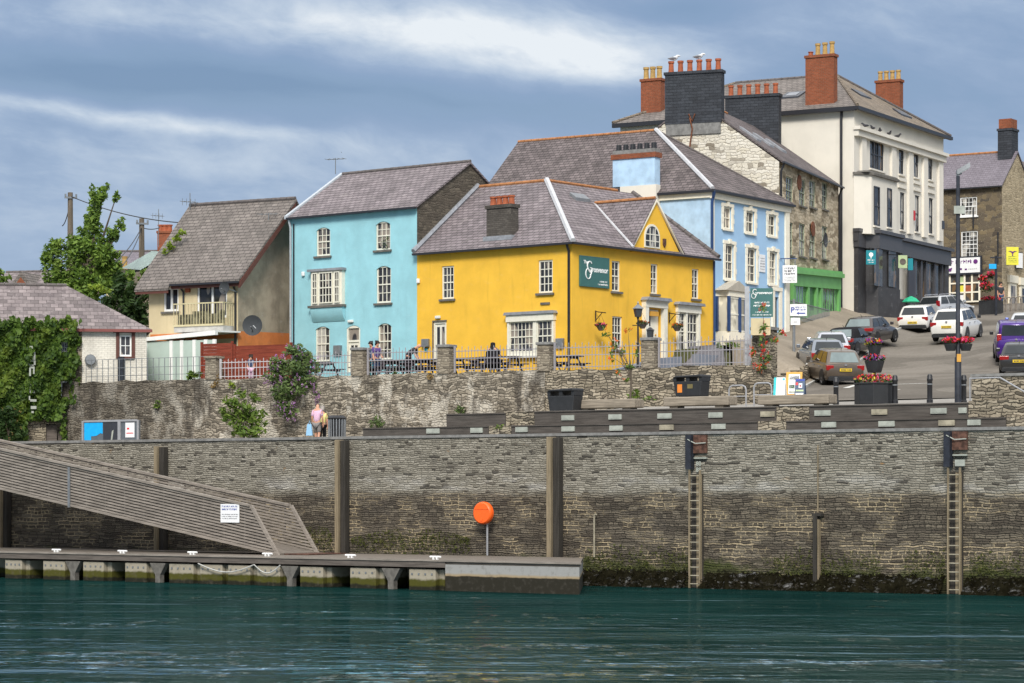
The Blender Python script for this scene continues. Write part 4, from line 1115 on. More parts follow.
# ================================================================== the turquoise house
def turquoise_house():
    fr = YL; u0, u1 = fr.U(290), fr.U(417); ze = 17.45; zb = 8.6; h = 3.85; zr = 19.95
    t = thing('turquoise_house', 'turquoise three storey house with cream sash windows beside the yellow house', 'house', fr.w((u0+u1)/2, 0, 8.7), fr.a)
    H = [rect(fr, 316.3, 227.5, 330.2, 256), rect(fr, 375.8, 221.5, 390.3, 250), rect(fr, 376.3, 266, 391, 303), rect(fr, 315.4, 326.5, 329.5, 361.5), rect(fr, 346.5, 325.5, 360.2, 372), rect(fr, 378, 323.3, 391.5, 359.5)]
    m = MB(fr); wall_face(m, u0, u1, zb, ze, H, arch=.16)
    m.poly([(u0, 0, zb), (u0, 0, ze), (u0, h, zr-.1), (u0, 2*h, ze), (u0, 2*h, zb)]); m.poly([(u0, 2*h, zb), (u0, 2*h, ze), (u1, 2*h, ze), (u1, 2*h, zb)])
    m.build('wall', T['turq'], t)
    m = MB(fr); m.poly([(u1, 0, zb), (u1, 2*h, zb), (u1, 2*h, ze), (u1, h, zr-.1), (u1, 0, ze)]); m.build('gable_wall', T['stone_gable'], t)
    m = MB(fr); oh = .22; m.slab([(u0-.06, -oh, ze), (u1+.10, -oh, ze), (u1+.10, h, zr), (u0-.06, h, zr)], .10); m.slab([(u0-.06, h, zr), (u1+.10, h, zr), (u1+.10, 2*h+oh, ze), (u0-.06, 2*h+oh, ze)], .10)
    rf = m.build('roof', T['slate'], t)
    ridge(rf, fr, (u0, h, zr+.02), (u1+.1, h, zr+.02), 'ridge_grey', .10)
    m = MB(fr); m.prism([(u0-.22, 0), (u0+.10, 0), (u0+.10, .01), (u0-.22, .01)], 0, 0.001)
    m = MB(fr); m.slab([(u0-.16, -oh-.02, ze+.09), (u0+.02, -oh-.02, ze+.09), (u0+.02, h, zr+.09), (u0-.16, h, zr+.09)], .16); m.build('verge_coping', T['pipe_white'], rf)
    gutter(t, fr, u0, u1+.1, -oh-.02, ze)
    window(t, fr, H[0], 3, 4); window(t, fr, H[1], 3, 4); window(t, fr, H[2], 3, 4); window(t, fr, H[3], 3, 4, glass='glass_cur'); window(t, fr, H[5], 3, 4)
    a, b, c, d = H[4]; m = MB(fr); m.box(a+.004, a+.10, .02, .13, c, d-.004); m.box(b-.10, b-.004, .02, .13, c, d-.004); m.box(a+.101, b-.101, .02, .13, d-.13, d-.004); m.box(a+.101, b-.101, .03, .12, d-.80, d-.70); m.box(a+.101, b-.101, .08, .12, c, d-.801)
    dr = m.build('door', T['frame'], t); g = MB(fr); w = b-a; g.box(a+.12, b-.12, .09, .10, d-.69, d-.14); g.box(a+w*.28, a+w*.46, .06, .079, d-1.75, d-.95); g.box(a+w*.56, a+w*.74, .06, .079, d-1.75, d-.95); g.build('door_glass', T['glass'], dr)
    k = MB(fr); k.lathe((b-.22, c+1.1), 0, [(.03, .03), (.045, .05), (.03, .079)], 8, 'v'); k.build('handle', T['galv_dk'], dr)
    # projecting three-light window over a curved base
    a, b, c, d = rect(fr, 311.8, 271, 341, 305, -.22)
    m = MB(fr); n = 8
    bot = fr.Z(325, 321.5, -.2); pr = []
    for i in range(n+1):
        f = i/n; vv = -.26*math.cos(f*math.pi/2)**.7 if i < n else -.03; pr.append((vv, c-.12-(c-.12-bot)*f))
    rows = [[(a-.08, min(vv, -.002), z), (a+.12, vv, z), (b-.12, vv, z), (b+.08, min(vv*.98, -.002), z)] for vv, z in pr]
    m.grid(rows); m.poly([(a-.08, 0, c-.12)] + [(a-.08, vv, z) for vv, z in pr]); m.poly([(b+.08, 0, c-.12)] + [(b+.08, vv, z) for vv, z in pr][::1])
    m.build('oriel_base', T['turq'], t, smooth=True)
    m = MB(fr); m.box(a-.06, b+.06, -.22, -.003, c, d); ob = m.build('oriel', T['frame'], t)
    m = MB(fr); m.box(a-.22, b+.15, -.34, -.003, d+.002, d+.12); m.build('oriel_roof', T['lead_grey'], ob)
    m = MB(fr); m.box(a-.2, b+.15, -.32, -.003, c-.12, c-.002); m.build('sill', T['sill'], ob)
    w = b-a
    for f0, f1, cc in ((.03, .21, 1), (.27, .73, 4), (.79, .97, 1)): window(t, fr, (a+w*f0, a+w*f1, c+.08, d-.06), cc if cc > 1 else 2, 4, inset=-.29, sill=None, fw=.05, bar=.035)
    bulkhead(t, fr, 351.5, 321.3, .34, .13); bulkhead(t, fr, 304, 274, .16, .22, 'security_lamp', 'white')
    u = fr.U(338.7); z = fr.Z(338.7, 350); m = MB(fr); m.box(u-.22, u+.22, -.16, -.002, z-.22, z+.22); m.build('wall_box', T['galv_dk'], t)
    pipe(t, fr, [(u0+.10, -.2, ze-.1), (u0+.10, -.07, ze-.5), (u0+.10, -.07, zb)], .055, 'pipe_white')
    pipe(t, fr, [(u0+.30, -.06, ze-.3), (u0+.30, -.06, zb)], .04, 'bluesteel')
    # window box greenery
    a, b, c, d = H[1]; m = MB(fr); rnd = random.Random(5)
    for _ in range(60):
        p = Vector((b-.25+rnd.uniform(-.22,.22), -.08+rnd.uniform(-.1,.1), c+.05+rnd.random()*.55)); s = .06
        m.poly([p+Vector((rnd.uniform(-s,s), rnd.uniform(-s,s), rnd.uniform(-s,s))) for _ in range(3)])
    m.build('window_plant', T['leaf_dark'], t)
turquoise_house()
aerial(335.5, 139, 158, 174, 'television aerial on the ridge of the turquoise house', 0)

# ================================================================== the pale blue house
LB = Fr(PX(711, 134), 134, 57)
T['pedim'] = plain('grey_cream_pediment', (.42,.38,.31), .6)
def pale_blue_house():
    fr = LB; t = thing('pale_blue_house', 'pale blue three storey house with cream window surrounds behind the yellow house', 'house', fr.w(0, 0, 10), fr.a)
    u1 = fr.U(788); ze = 18.95; zb = 8.5; hz = u1/2; va, vend = 5.55, 14.1; zr = 22.76
    S = .17
    px = [(721.3, 203.2, 732.6, 231), (743.7, 207.5, 755.5, 235), (766, 211.3, 777, 238), (723, 240.5, 735, 281.5), (745.2, 244.5, 757.4, 284.5), (767.2, 248, 778, 286.5)]
    H = []
    for p in px:
        a, b, c, d = rect(fr, *p); H.append((a+S, b-S, c+.10, d-S*1.1))
    H.append(rect(fr, 773.5, 297, 778.5, 342))
    m = MB(fr); wall_face(m, 0, u1, zb, ze, H)
    m.poly([(u1, 0, zb), (u1, vend, zb), (u1, vend, ze), (u1, 0, ze)]); m.poly([(u1, vend, zb), (0, vend, zb), (0, vend, ze), (hz, vend, zr-.1), (u1, vend, ze)])
    m.build('wall', T['lblue'], t)
    m = MB(fr); m.poly([(0, 0, zb), (0, 0, ze), (0, vend, ze), (0, vend, zb)]); m.build('side_wall', T['lblue_worn'], t)
    m = MB(fr); m.box(-.42, .02, 2.9, 5.0, ze-2.5, ze+.42); m.build('chimney_breast', T['white_wall'], t)
    oh = .25
    m = MB(fr)
    m.slab([(-oh, -oh, ze), (u1+oh, -oh, ze), (hz, va, zr)], .10)
    m.slab([(-oh, vend, ze), (-oh, -oh, ze), (hz, va, zr), (hz, vend, zr)], .10); m.slab([(u1+oh, -oh, ze), (u1+oh, vend, ze), (hz, vend, zr), (hz, va, zr)], .10)
    rf = m.build('roof', T['slate_dark'], t)
    ridge(rf, fr, (hz, va, zr+.02), (hz, vend, zr+.02), 'ridge_orange', .08)
    m = MB(fr); m.tube([(-oh+.05, -oh+.05, ze+.05), (hz, va, zr+.05)], .12, 6); m.build('hip_flashing', T['lead'], rf); m = MB(fr); m.tube([(u1+oh-.05, -oh+.05, ze+.03), (hz, va, zr+.03)], .07, 6); m.build('hip_tiles', T['ridge_grey'], rf)
    m = MB(fr); m.box(-oh-.08, u1+oh, -oh-.09, -oh+.06, ze-.13, ze-.01); m.box(-oh-.08, -oh+.06, -oh+.061, vend, ze-.13, ze-.01); m.build('gutter', T['gutter'], t)
    m = MB(fr); m.box(-.12, u1+.1, -.14, -.003, ze-.42, ze-.132); m.box(-.13, -.003, 0, 5, ze-.38, ze-.132); m.build('eaves_band', T['surround'], t)
    m = MB(fr); m.box(u1-.42, u1+.01, -.10, -.003, zb, ze-.43); m.build('pilaster', T['surround'], t); m = MB(fr); m.box(-.01, .22, -.08, -.003, zb, ze-.43); m.build('pilaster', T['surround'], t)
    for i, h in enumerate(H[:6]):
        w = window(t, fr, h, 2, 2 if i < 3 else 4, sill='surround', glass='glass_cur' if i in (1, 5) else 'glass', frame='surround', bar=.03)
        a, b, c, d = h; m = MB(fr); n = S
        m.box(a-n, a-.003, -.07, -.003, c-.05, d); m.box(b+.003, b+n, -.07, -.003, c-.05, d); m.box(a-n-.04, b+n+.04, -.075, -.003, d+.003, d+n); m.box((a+b)/2-.12, (a+b)/2+.12, -.11, -.003, d+n*.2, d+n*1.5)
        for zz in (d-.35, c+.3): m.box(a-n-.05, a-.004, -.08, -.072, zz, zz+.25); m.box(b+.004, b+n+.05, -.08, -.072, zz, zz+.25)
        m.build('surround', T['surround'], w)
    a, b, c, d = H[6]; m = MB(fr); m.box(a+.02, b-.02, .10, .15, c, d-.02); q = m.build('door', T['frame_dark'], t); m = MB(fr); m.box(a-.28, a-.003, -.10, -.003, c, d+.3); m.box(b+.003, b+.25, -.10, -.003, c, d+.3); m.box(a-.28, b+.25, -.12, -.003, d+.303, d+.5); m.build('surround', T['surround'], q)
    # canted bay with a little pediment
    a, b, c, d = rect(fr, 726.5, 297, 748, 332, -.6)
    m = MB(fr); m.prismh([(a, 0), (a+.25, -.62), (b-.25, -.62), (b, 0)], d, d+.28); m.prismh([(a, 0), (a+.25, -.62), (b-.25, -.62), (b, 0)], c-.7, c); m.box(a+.1, b-.1, -.05, -.003, c-.01, d+.01); bay = m.build('bay', T['surround'], t)
    m = MB(fr); m.prism([(a-.2, d+.282), (b+.2, d+.282), ((a+b)/2, d+.80)], -.70, -.003); m.build('pediment', T['pedim'], bay)
    m = MB(fr); m.prismh([(a+.05, 0), (a+.28, -.56), (b-.28, -.56), (b-.05, 0)], c+.002, d-.002); m.build('pane', T['glass_blind'], bay)
    m = MB(fr)
    for x, y in ((a+.03, -.06), (a+.25, -.60), ((a+b)/2+.25, -.60), (b-.25, -.60), (b-.03, -.06)): m.box(x-.09, x+.09, y-.05, y+.05, c+.003, d-.003)
    m.build('navy_mullions', T['navy'], bay)
    m = MB(fr)
    for z in (c+.06, (c+d)/2, d-.06): m.box(a+.26, b-.26, -.585, -.55, z-.04, z+.04)
    m.build('cream_bars', T['frame'], bay)
    pipe(t, fr, [(-.07, -.25, ze-.1), (-.07, -.10, ze-.6), (-.07, -.10, zb)], .075, 'navy')
    pipe(t, fr, [(-.25, -.30, ze-.08), (-.12, -.2, ze-.35)], .075, 'navy')
    u0, u1_ = fr.U(759), fr.U(764.6); z0, z1 = fr.Z(761, 272), fr.Z(761, 254.5); m = MB(fr); m.box(u0, u1_, -.04, -.002, z0, z1); pl = m.build('wall_plaque', T['white'], t)
    for i in range(5): scribble(fr, u0+.06, u1_-.06, -.042, z0+.12+i*(z1-z0-.2)/5, .06, T['galv'], t, 'plaque_lettering', seed=i)
    # pale blue stack on the side wall
    m = MB(fr); v0, v1 = 3.0, 5.45; m.box(-.38, .15, v0, v1, ze+.425, 20.75); c = m.build('chimney', T['lblue_worn'], t)
    m = MB(fr); m.box(-.45, .22, v0-.08, v1+.08, 20.752, 21.0); m.build('brick_band', T['redbrick'], c)
    m = MB(fr); m.box(-.38, .15, v0, v1, 21.002, 21.2); m.build('chimney_cap', T['cope'], c)
    for i in range(6): k = MB(fr); k.lathe(-.1, v0+.2+(v1-v0-.4)*i/5, [(.15, 21.2), (.13, 21.5), (.12, 21.52)], 10); k.build('chimney_pot', T['black'], c)
    # swinging sign on a bracket
    a, b, c, d = fr.U(782.5, -.5), fr.U(797.5, -.5), fr.Z(790, 283, -.5), fr.Z(790, 265, -.5)
pale_blue_house()
def hanging_board(name, fr_d, px0, px1, py0, py1, label, mat, deg=0, th=.06):
    d = fr_d; fr = Fr(PX((px0+px1)/2, d), d, deg); a, b, c, e = rect(fr, px0, py0, px1, py1)
    t = thing(name, label, 'sign', fr.w(0, 0, c), fr.a)
    m = MB(fr); m.box(a, b, -th/2, th/2, c, e); m.build('board', T[mat], t, bevel=.01)
    return t, fr, a, b, c, e
t, fr, a, b, c, e = hanging_board('hanging_sign', 140.2, 782.6, 797, 265.3, 283, 'white sign with small dark lettering hanging out from the pale blue house corner', 'white', -8)
for i, (zz, hh) in enumerate(((.78, .10), (.62, .12), (.46, .12), (.30, .05), (.2, .05), (.1, .05))): scribble(fr, a+.1, b-.1, -.032, c+(e-c)*zz, hh, T['ink' if i < 3 else 'galv_dk'], t, seed=20+i)
m = MB(fr); m.tube([(a-.35, 0, e+.35), (b, 0, e+.35)], .03, 6); m.tube([(a-.32, 0, c-.3), (a-.32, 0, e+.9)], .03, 6); m.tube([(a+.1, 0, e), (a+.1, 0, e+.35)], .015, 5); m.tube([(b-.1, 0, e), (b-.1, 0, e+.35)], .015, 5); m.build('bracket', T['navy'], t)

# ================================================================== the stone house with the green shopfront
SH = Fr(PX(779, 143), 143, 69)
def stone_house():
    fr = SH; t = thing('stone_house', 'tall rubble stone house with whitewashed gable and green shopfront', 'house', fr.w(0, 0, 11), fr.a)
    u1 = fr.U(838.5); ze, zb, h, zr = 21.45, 10.5, 4.75, 25.05
    H = []
    for x0, x1, x2 in ((786, 793, 0), (799.2, 805.3, 0), (809.5, 815.5, 0), (822, 827.3, 0)):
        k = (x0-786)*.12
        H += [rect(fr, x0, 177+k*1.25, x1, 204+k*1.25), rect(fr, x0, 222+k, x1, 255+k)]
    m = MB(fr); wall_face(m, 0, u1, zb, ze, H, depth=.2)
    m.poly([(u1, 0, zb), (u1, 2*h, zb), (u1, 2*h, ze), (u1, h, zr-.1), (u1, 0, ze)]); m.poly([(u1, 2*h, zb), (0, 2*h, zb), (0, 2*h, ze), (u1, 2*h, ze)])
    m.build('wall', T['stone_tan'], t)
    m = MB(fr); m.poly([(0, 0, zb), (0, 0, ze), (0, h, zr-.1), (0, 2*h, ze), (0, 2*h, zb)]); m.build('gable_wall', T['stone_white'], t)
    m = MB(fr); oh = .25; m.slab([(-.04, -oh, ze), (u1+.12, -oh, ze), (u1+.12, h, zr), (-.04, h, zr)], .10); m.slab([(-.04, h, zr), (u1+.12, h, zr), (u1+.12, 2*h+oh, ze), (-.04, 2*h+oh, ze)], .10)
    rf = m.build('roof', T['slate_dark'], t)
    ridge(rf, fr, (.6, h, zr+.02), (u1*.5, h, zr+.02), 'ridge_orange', .08)
    m = MB(fr)
    for k in range(3):
        u, v = 2.2+k*2.6, 2.2; sl = (zr-ze)/(h+oh); z = ze+sl*(v+oh)+.12; m.slab([(u-.4, v-.5, z-sl*.5), (u+.4, v-.5, z-sl*.5), (u+.4, v+.5, z+sl*.5), (u-.4, v+.5, z+sl*.5)], .15)
    m.build('skylight', T['lead_grey'], rf)
    gutter(t, fr, -.1, u1+.1, -oh-.02, ze)
    pipe(t, fr, [(.12, -.25, ze-.1), (.12, -.08, ze-.5), (.12, -.08, 16)], .06); pipe(t, fr, [(u1-.1, -.25, ze-.1), (u1-.1, -.08, ze-.5), (u1-.1, -.08, zb)], .06)
    for hh in H:
        w = window(t, fr, hh, 2, 4, frame='mintframe', glass='glass_cur', sill='sill', fw=.06)
    chimney(t, fr, -.10, .45, 3.14, 6.3, 23.7, 26.5, 'slate_clad', 6, 'terra', .62, .15, 'v')
    m = MB(fr); m.box(-.08, .3, 3.2, 6.25, 23.1, 23.697); m.build('chimney_foot', T['cope'], t)
    m = MB(fr); m.tube([(-.15, 4.9, 22.4), (-.15, 4.75, 23.4), (-.15, 4.9, 24.0)], .045, 5); m.tube([(-.15, 4.6, 24.2), (-.15, 4.75, 23.8), (-.15, 4.95, 24.2)], .04, 5); m.build('tie_iron', T['rust'], t)
    chimney(t, fr, u1-.9, u1-.3, 3.3, 6.5, 22.5, 26.9, 'slate_clad', 6, 'terra', .62, .15, 'v')
    for px, py in ((799, 182.5), (812.6, 229)):
        u = fr.U(px); z = fr.Z(px, py); m = MB(fr); m.lathe((u, z), 0, [(.22, -.06), (.42, -.05), (.42, -.003)], 14, 'v'); m.build('tie_plate', T['rust'], t)
    # shopfront
    a, b = fr.U(790), fr.U(837.5); zt = fr.Z(790, 269); zs = fr.Z(790, 316); w = b-a; SHR = (a, (fr.Z(838, 274)-zt)/w)
    m = MB(fr); m.sh = SHR; m.box(a, b, -.22, -.003, zt-.9, zt-.25); m.box(a-.2, b+.12, -.40, -.003, zt-.248, zt-.02); m.box(a-.1, b+.06, -.30, -.003, zt-.018, zt+.12)
    for f in (0, .30, .48, .58, .985): x = a+(w-.3)*f; m.box(x, x+.42, -.20, -.003, zs-.3, zt-.902)
    m.box(a+.43, b-.2, -.10, -.003, zs-.55, zs+.35)
    sf = m.build('shopfront', T['green'], t)
    m = MB(fr); m.sh = SHR; m.box(a+.43, a+w*.30, -.06, -.004, zs+.352, zt-.905); m.box(a+w*.62, b-.2, -.06, -.004, zs+.352, zt-.905); m.build('shop_pane', T['glass_green'], sf)
    m = MB(fr); m.sh = SHR; m.box(a+w*.35, a+w*.47, -.05, -.004, zs-.3, zt-.905); m.box(a+w*.52, a+w*.575, -.05, -.004, zs-.3, zt-.905); m.build('shop_door', T['green_dk'], sf)
    m = MB(fr); m.sh = SHR
    for i in range(1, 5): x = a+.43+(w*.30-.43)*i/5; m.box(x-.03, x+.03, -.075, -.061, zs+.353, zt-.906)
    for i in range(1, 6): x = a+w*.62+(w*.36)*i/6; m.box(x-.03, x+.03, -.075, -.061, zs+.353, zt-.906)
    m.build('glazing_bars', T['green'], sf)
    m = MB(fr); m.sh = SHR; m.box(a-.1, a+w*.45, -.6, -.25, zb, zs-.45); m.box(a+w*.55, b+.1, -.6, -.25, zb, zs-.3); m.build('stone_plinth', T['retain_dry'], t)
T['mintframe'] = plain('pale_green_window_frame', (.34,.37,.27), .6)
stone_house()
dish(824, 240, SH, -.25, .42, 'small grey satellite dish on the rubble stone front')
def stone_rail():
    fr = SH; a, b = fr.U(797, -1.2), fr.U(838, -1.2); z = fr.Z(815, 322, -1.2)
    m = MB(fr); m.tube([(a, -.7, z+.95), (b, -.7, z+.95)], .03, 6); m.tube([(a, -.7, z+.2), (b, -.7, z+.2)], .025, 6)
    u = a
    while u < b: m.tube([(u, -.7, z), (u, -.7, z+.95)], .02, 5); u += .25
    tag(m.build('iron_railing', T['galv_dk'], at=fr.w(a, -.7, z), rot=fr.a), 'thin grey iron railing in front of the green shopfront', 'railing')
stone_rail()

# ================================================================== the tall off-white building
WB = Fr(PX(854, 157), 157, 61)
def white_building():
    fr = WB; t = thing('white_building', 'tall off-white building with charcoal ground floor shop and red brick chimneys', 'building', fr.w(0, 0, 12), fr.a)
    u1 = fr.U(943.5); ze, zb, vend = 26.35, 11.5, 15.2; hz = u1/2; va, vb = 4.18, 10.95; zr = 29.5
    top = [(870, 140, 884, 170), (899, 146, 904, 174.5), (914, 149.3, 918.7, 177.6), (928.4, 152.6, 932.6, 180)]
    mid = [(900.2, 192.5, 904.7, 230), (915, 195.5, 919.4, 232), (929, 198.2, 933.2, 234)]
    H = [rect(fr, *p) for p in top + mid]
    zshop = fr.Z(849, 230.5)
    m = MB(fr); wall_face(m, 0, u1, zb, ze, H, depth=.22)
    m.poly([(0, 0, zb), (0, 0, ze), (0, vend, ze), (0, vend, zb)]); m.poly([(u1, 0, zb), (u1, vend, zb), (u1, vend, ze), (u1, 0, ze)]); m.poly([(u1, vend, zb), (0, vend, zb), (0, vend, ze), (u1, vend, ze)])
    m.build('wall', T['white_wall'], t)
    oh = .35; m = MB(fr)
    m.slab([(-oh, vend+oh, ze), (-oh, -oh, ze), (hz, va, zr), (hz, vb, zr)], .12); m.slab([(u1+oh, vend+oh, ze), (hz, vb, zr), (hz, va, zr), (u1+oh, -oh, ze)][::-1], .12); m.slab([(u1+oh, vend+oh, ze), (-oh, vend+oh, ze), (hz, vb, zr)], .12)
    rf = m.build('roof', T['slate_grey'], t)
    m = MB(fr); m.slab([(-oh, -oh, ze), (u1+oh, -oh, ze), (hz, va, zr)], .12); m.build('front_roof', T['slate_tan'], rf)
    ridge(rf, fr, (hz, va, zr+.02), (hz, vb, zr+.02), 'ridge_grey', .11); ridge(rf, fr, (-oh, -oh, ze+.05), (hz, va, zr+.02), 'slate_tan', .10, 'hip_tiles')
    ridge(rf, fr, (u1+oh, -oh, ze+.05), (hz, va, zr+.02), 'ridge_grey', .10, 'hip_tiles'); ridge(rf, fr, (-oh, vend+oh, ze+.05), (hz, vb, zr+.02), 'slate_tan', .10, 'hip_tiles')
    m = MB(fr); m.box(-oh-.1, u1+oh+.1, -oh-.12, -oh+.08, ze-.22, ze-.02); m.box(-oh-.1, -oh+.08, -oh+.081, vend+oh, ze-.27, ze-.02); m.build('eaves_gutter', T['gutter'], t)
    # skylights
    m = MB(fr); sl = (zr-ze)/(hz+oh)
    for u, v in ((3.2, 5.2),):
        z = ze+sl*(u+oh)+.10; m.slab([(u-.6, v-.6, z-sl*.6), (u+.6, v-.6, z+sl*.6), (u+.6, v+.6, z+sl*.6), (u-.6, v+.6, z-sl*.6)], .12)
    s = m.build('skylight', T['frame_dark'], rf); m = MB(fr); z += .03; m.slab([(u-.30, v-.35, z-sl*.30), (u+.30, v-.35, z+sl*.30), (u+.30, v+.35, z+sl*.30), (u-.30, v+.35, z-sl*.30)], .04); m.build('skylight_pane', T['lead_grey'], s)
    sf = (zr-ze)/(va+oh)
    for u, v in ((6.2, 2.0), (10.2, .9)):
        z = ze+sf*(v+oh)+.10; m = MB(fr); m.slab([(u-.9, v-.3, z-sf*.3), (u+.9, v-.3, z-sf*.3), (u+.9, v+.3, z+sf*.3), (u-.9, v+.3, z+sf*.3)], .12); m.build('skylight', T['frame_dark'], rf)
    # chimneys
    P3 = [(.25, 'terra'), (.7, 'pot_yellow'), (.72, 'pot_yellow'), (.75, 'pot_yellow')]
    chimney(t, fr, .6, 1.15, 1.5, 3.3, 26.2, 29.65, 'redbrick', 4, 'pot_yellow', 1, .15, 'v', potlist=P3[::-1])
    chimney(t, fr, 12.0, 12.6, 1.75, 3.35, 26.6, 29.7, 'redbrick', 4, 'pot_yellow', .6, .15, 'v')
    chimney(t, fr, 1.7, 2.3, 13.3, 14.65, 26.5, 29.25, 'redbrick', 3, 'pot_yellow', .75, .17, 'v')
    # cornice, pilasters, string courses
    zc = fr.Z(855, 126.5); m = MB(fr)
    m.box(-.1, u1-.1, -.42, -.003, zc-.20, zc); m.box(0, u1-.2, -.28, -.003, zc-.55, zc-.203); m.build('cornice', T['white_wall'], t)
    zmid0 = fr.Z(903, 186)
    for px in (862, 892, 909, 923.7, 939): u = fr.U(px); m = MB(fr); m.box(u-.35, u+.35, -.16, -.003, zshop+.6, zc-.553); m.build('pilaster', T['white_wall'], t)
    for h in H[1:4]:
        for z_, k_ in ((.42, .25), (.85, .70)): m = MB(fr); m.box(h[0]-.25, h[1]+.25, -.11, -.003, h[2]-z_, h[2]-k_); m.build('string_course', T['white_wall'], t)
    window(t, fr, H[0], 2, 2, 'frame_dark', 'glass_shop', 'white_wall', casement=(.33, .67))
    for h in H[1:]: window(t, fr, h, 1, 2, 'frame_dark', 'glass_cur', 'white_wall')
    # first floor bay over the shop
    a, b = fr.U(868, -.7), fr.U(897, -.7); z0, z1 = zshop-.1, fr.Z(880, 178, -.7)
    bay = MB(fr); bay.prismh([(a-.5, -.003), (a+.3, -.8), (b-.3, -.8), (b+.5, -.003)], z0, z1); bo = bay.build('bay', T['white_wall'], t)
    m = MB(fr); m.prismh([(a-.65, -.003), (a+.25, -.95), (b-.25, -.95), (b+.65, -.003)], z1+.002, z1+.14); m.taper(a-.3, b+.3, -.8, -.01, z1+.142, z1+.28, .85); m.build('bay_roof', T['sill'], bo)
    for p in ((873.6, 186.5, 879.2, 226), (887, 188.3, 891.3, 227.5)):
        r_ = rect(fr, *p, -.8); window(t, fr, (r_[0], r_[1], r_[2], r_[3]), 1, 2, 'frame_dark', 'glass', 'white_wall', v=-.8, inset=-.055)
    # shop front
    zt = zshop; m = MB(fr)
    m.box(-.15, u1+.15, -.30, -.003, zt-.55, zt-.02); m.prismh([(-.2, -.003), (-.2, -.42), (.9, -.42), (1.4, -1.15), (b+.2, -1.15), (b+.9, -.62), (u1+.3, -.62), (u1+.3, -.003)], zt-.018, zt+.18)
    m.prismh([(-.1, -.003), (-.1, -.36), (1.0, -.36), (1.5, -1.0), (b+.1, -1.0), (b+.7, -.45), (u1+.2, -.45), (u1+.2, -.003)], zt-.9, zt-.021)
    m.build('shop_cornice', T['darktrim'], t)
    m = MB(fr)
    m.box(-.02, 1.2, -.26, -.004, zb, zt-.902)
    zw0, zw1 = fr.Z(880, 286, -.9), fr.Z(880, 250, -.9)
    bx = [(1.2, -.3), (1.55, -.9), (b, -.9), (b+.6, -.35)]
    m.prismh([(1.2, -.004)] + bx + [(b+.6, -.004)], zb, zw0); m.prismh([(1.2, -.004)] + bx + [(b+.6, -.004)], zw1, zt-.903)
    m.prismh([(1.25, -.004), (1.55, -.85), (b, -.85), (b+.55, -.004)], zw0+.002, zw1-.002)
    m.box(b+.6, u1+.02, -.22, -.004, zb, fr.Z(920, 303)); m.box(u1-.6, u1+.05, -.34, -.004, zb, zt-.903); m.box(b+.61, b+1.2, -.30, -.004, zb, zt-.904)
    st = m.build('shopfront', T['darkshop'], t)
    for p in ((873.8, 249, 882, 286), (888.2, 250, 895.6, 287)):
        r_ = rect(fr, *p, -.9); q = MB(fr); q.box(r_[0], r_[1], -.93, -.903, r_[2], r_[3]); q.build('shop_pane', T['glass_shop'], st)
    g = MB(fr); uu0, uu1 = fr.U(911), fr.U(940); g.box(uu0, uu1, -.12, -.006, fr.Z(920, 302), zt-1.0); g.build('shop_pane', T['glass_shop'], st)
    m = MB(fr)
    for px in (911, 918, 923, 931.5, 939): u = fr.U(px); m.box(u-.14, u+.14, -.25, -.121, zb, zt-.91)
    m.build('shop_posts', T['darktrim'], st)
    m = MB(fr); u0_, u1_ = fr.U(902.5), fr.U(908.5); m.box(u0_, u1_, -.40, -.305, zb, fr.Z(905, 266)); m.build('shop_door', T['frame_dark'], st)
    pipe(t, fr, [(-.05, .75, ze-.25), (-.12, .75, ze-.7), (-.12, .75, zb)], .08)
    m = MB(fr); u = fr.U(911.8); z = fr.Z(911.8, 215.5); m.box(u-.2, u+.2, -.16, -.003, z-.3, z+.3); m.build('alarm_box', T['red'], t)
    m = MB(fr); u = fr.U(940.5); z = fr.Z(940.5, 225); m.box(u-.2, u+.2, -.2, -.003, z-.25, z+.25); m.build('wall_lamp', T['frame_dark'], t)
white_building()
t, fr, a, b, c, e = hanging_board('hanging_sign', 155.5, 866, 875.8, 250.4, 264.6, 'teal sign with a white tree emblem on the charcoal shop corner', 'teal', 5)
m = MB(fr); cu = (a+b)/2; H_ = e-c
m.lathe((cu, c+H_*.70), 0, [(.01, -.045), (.13, -.044), (.13, -.031)], 12, 'v'); m.box(cu-.025, cu+.025, -.045, -.031, c+H_*.42, c+H_*.66); m.build('emblem', T['letter'], t)
scribble(fr, a+.08, b-.06, -.032, c+H_*.27, .09, T['letter'], t, seed=2); scribble(fr, a+.12, b-.1, -.032, c+H_*.12, .06, T['letter'], t, seed=4)
m = MB(fr); m.tube([(cu, 0, e), (cu, 0, e+.15), (cu, .9, e+.15)], .03, 6); m.build('bracket', T['black'], t)
t, fr, a, b, c, e = hanging_board('hanging_sign', 159.5, 898.2, 907.2, 255.3, 268.2, 'pale green sign with a round brown emblem outside the charcoal shop', 'mintsign', 5)
m = MB(fr); cu = (a+b)/2; m.lathe((cu, (c+e)/2), 0, [(.01, -.05), (.19, -.045), (.19, -.031)], 14, 'v'); m.build('emblem', T['slat_dk'], t)
m = MB(fr); m.tube([(cu, 0, e), (cu, 0, e+.12), (cu, 1.2, e+.12)], .03, 6); m.build('bracket', T['black'], t)
t, fr, a, b, c, e = hanging_board('hanging_sign', 161, 908, 913, 258.5, 270.3, 'small blue sign projecting beside the pale green emblem sign', 'teal', 5)
m = MB(fr); m.tube([((a+b)/2, 0, e), ((a+b)/2, 0, e+.1), ((a+b)/2, 1.2, e+.1)], .025, 6); m.build('bracket', T['black'], t)

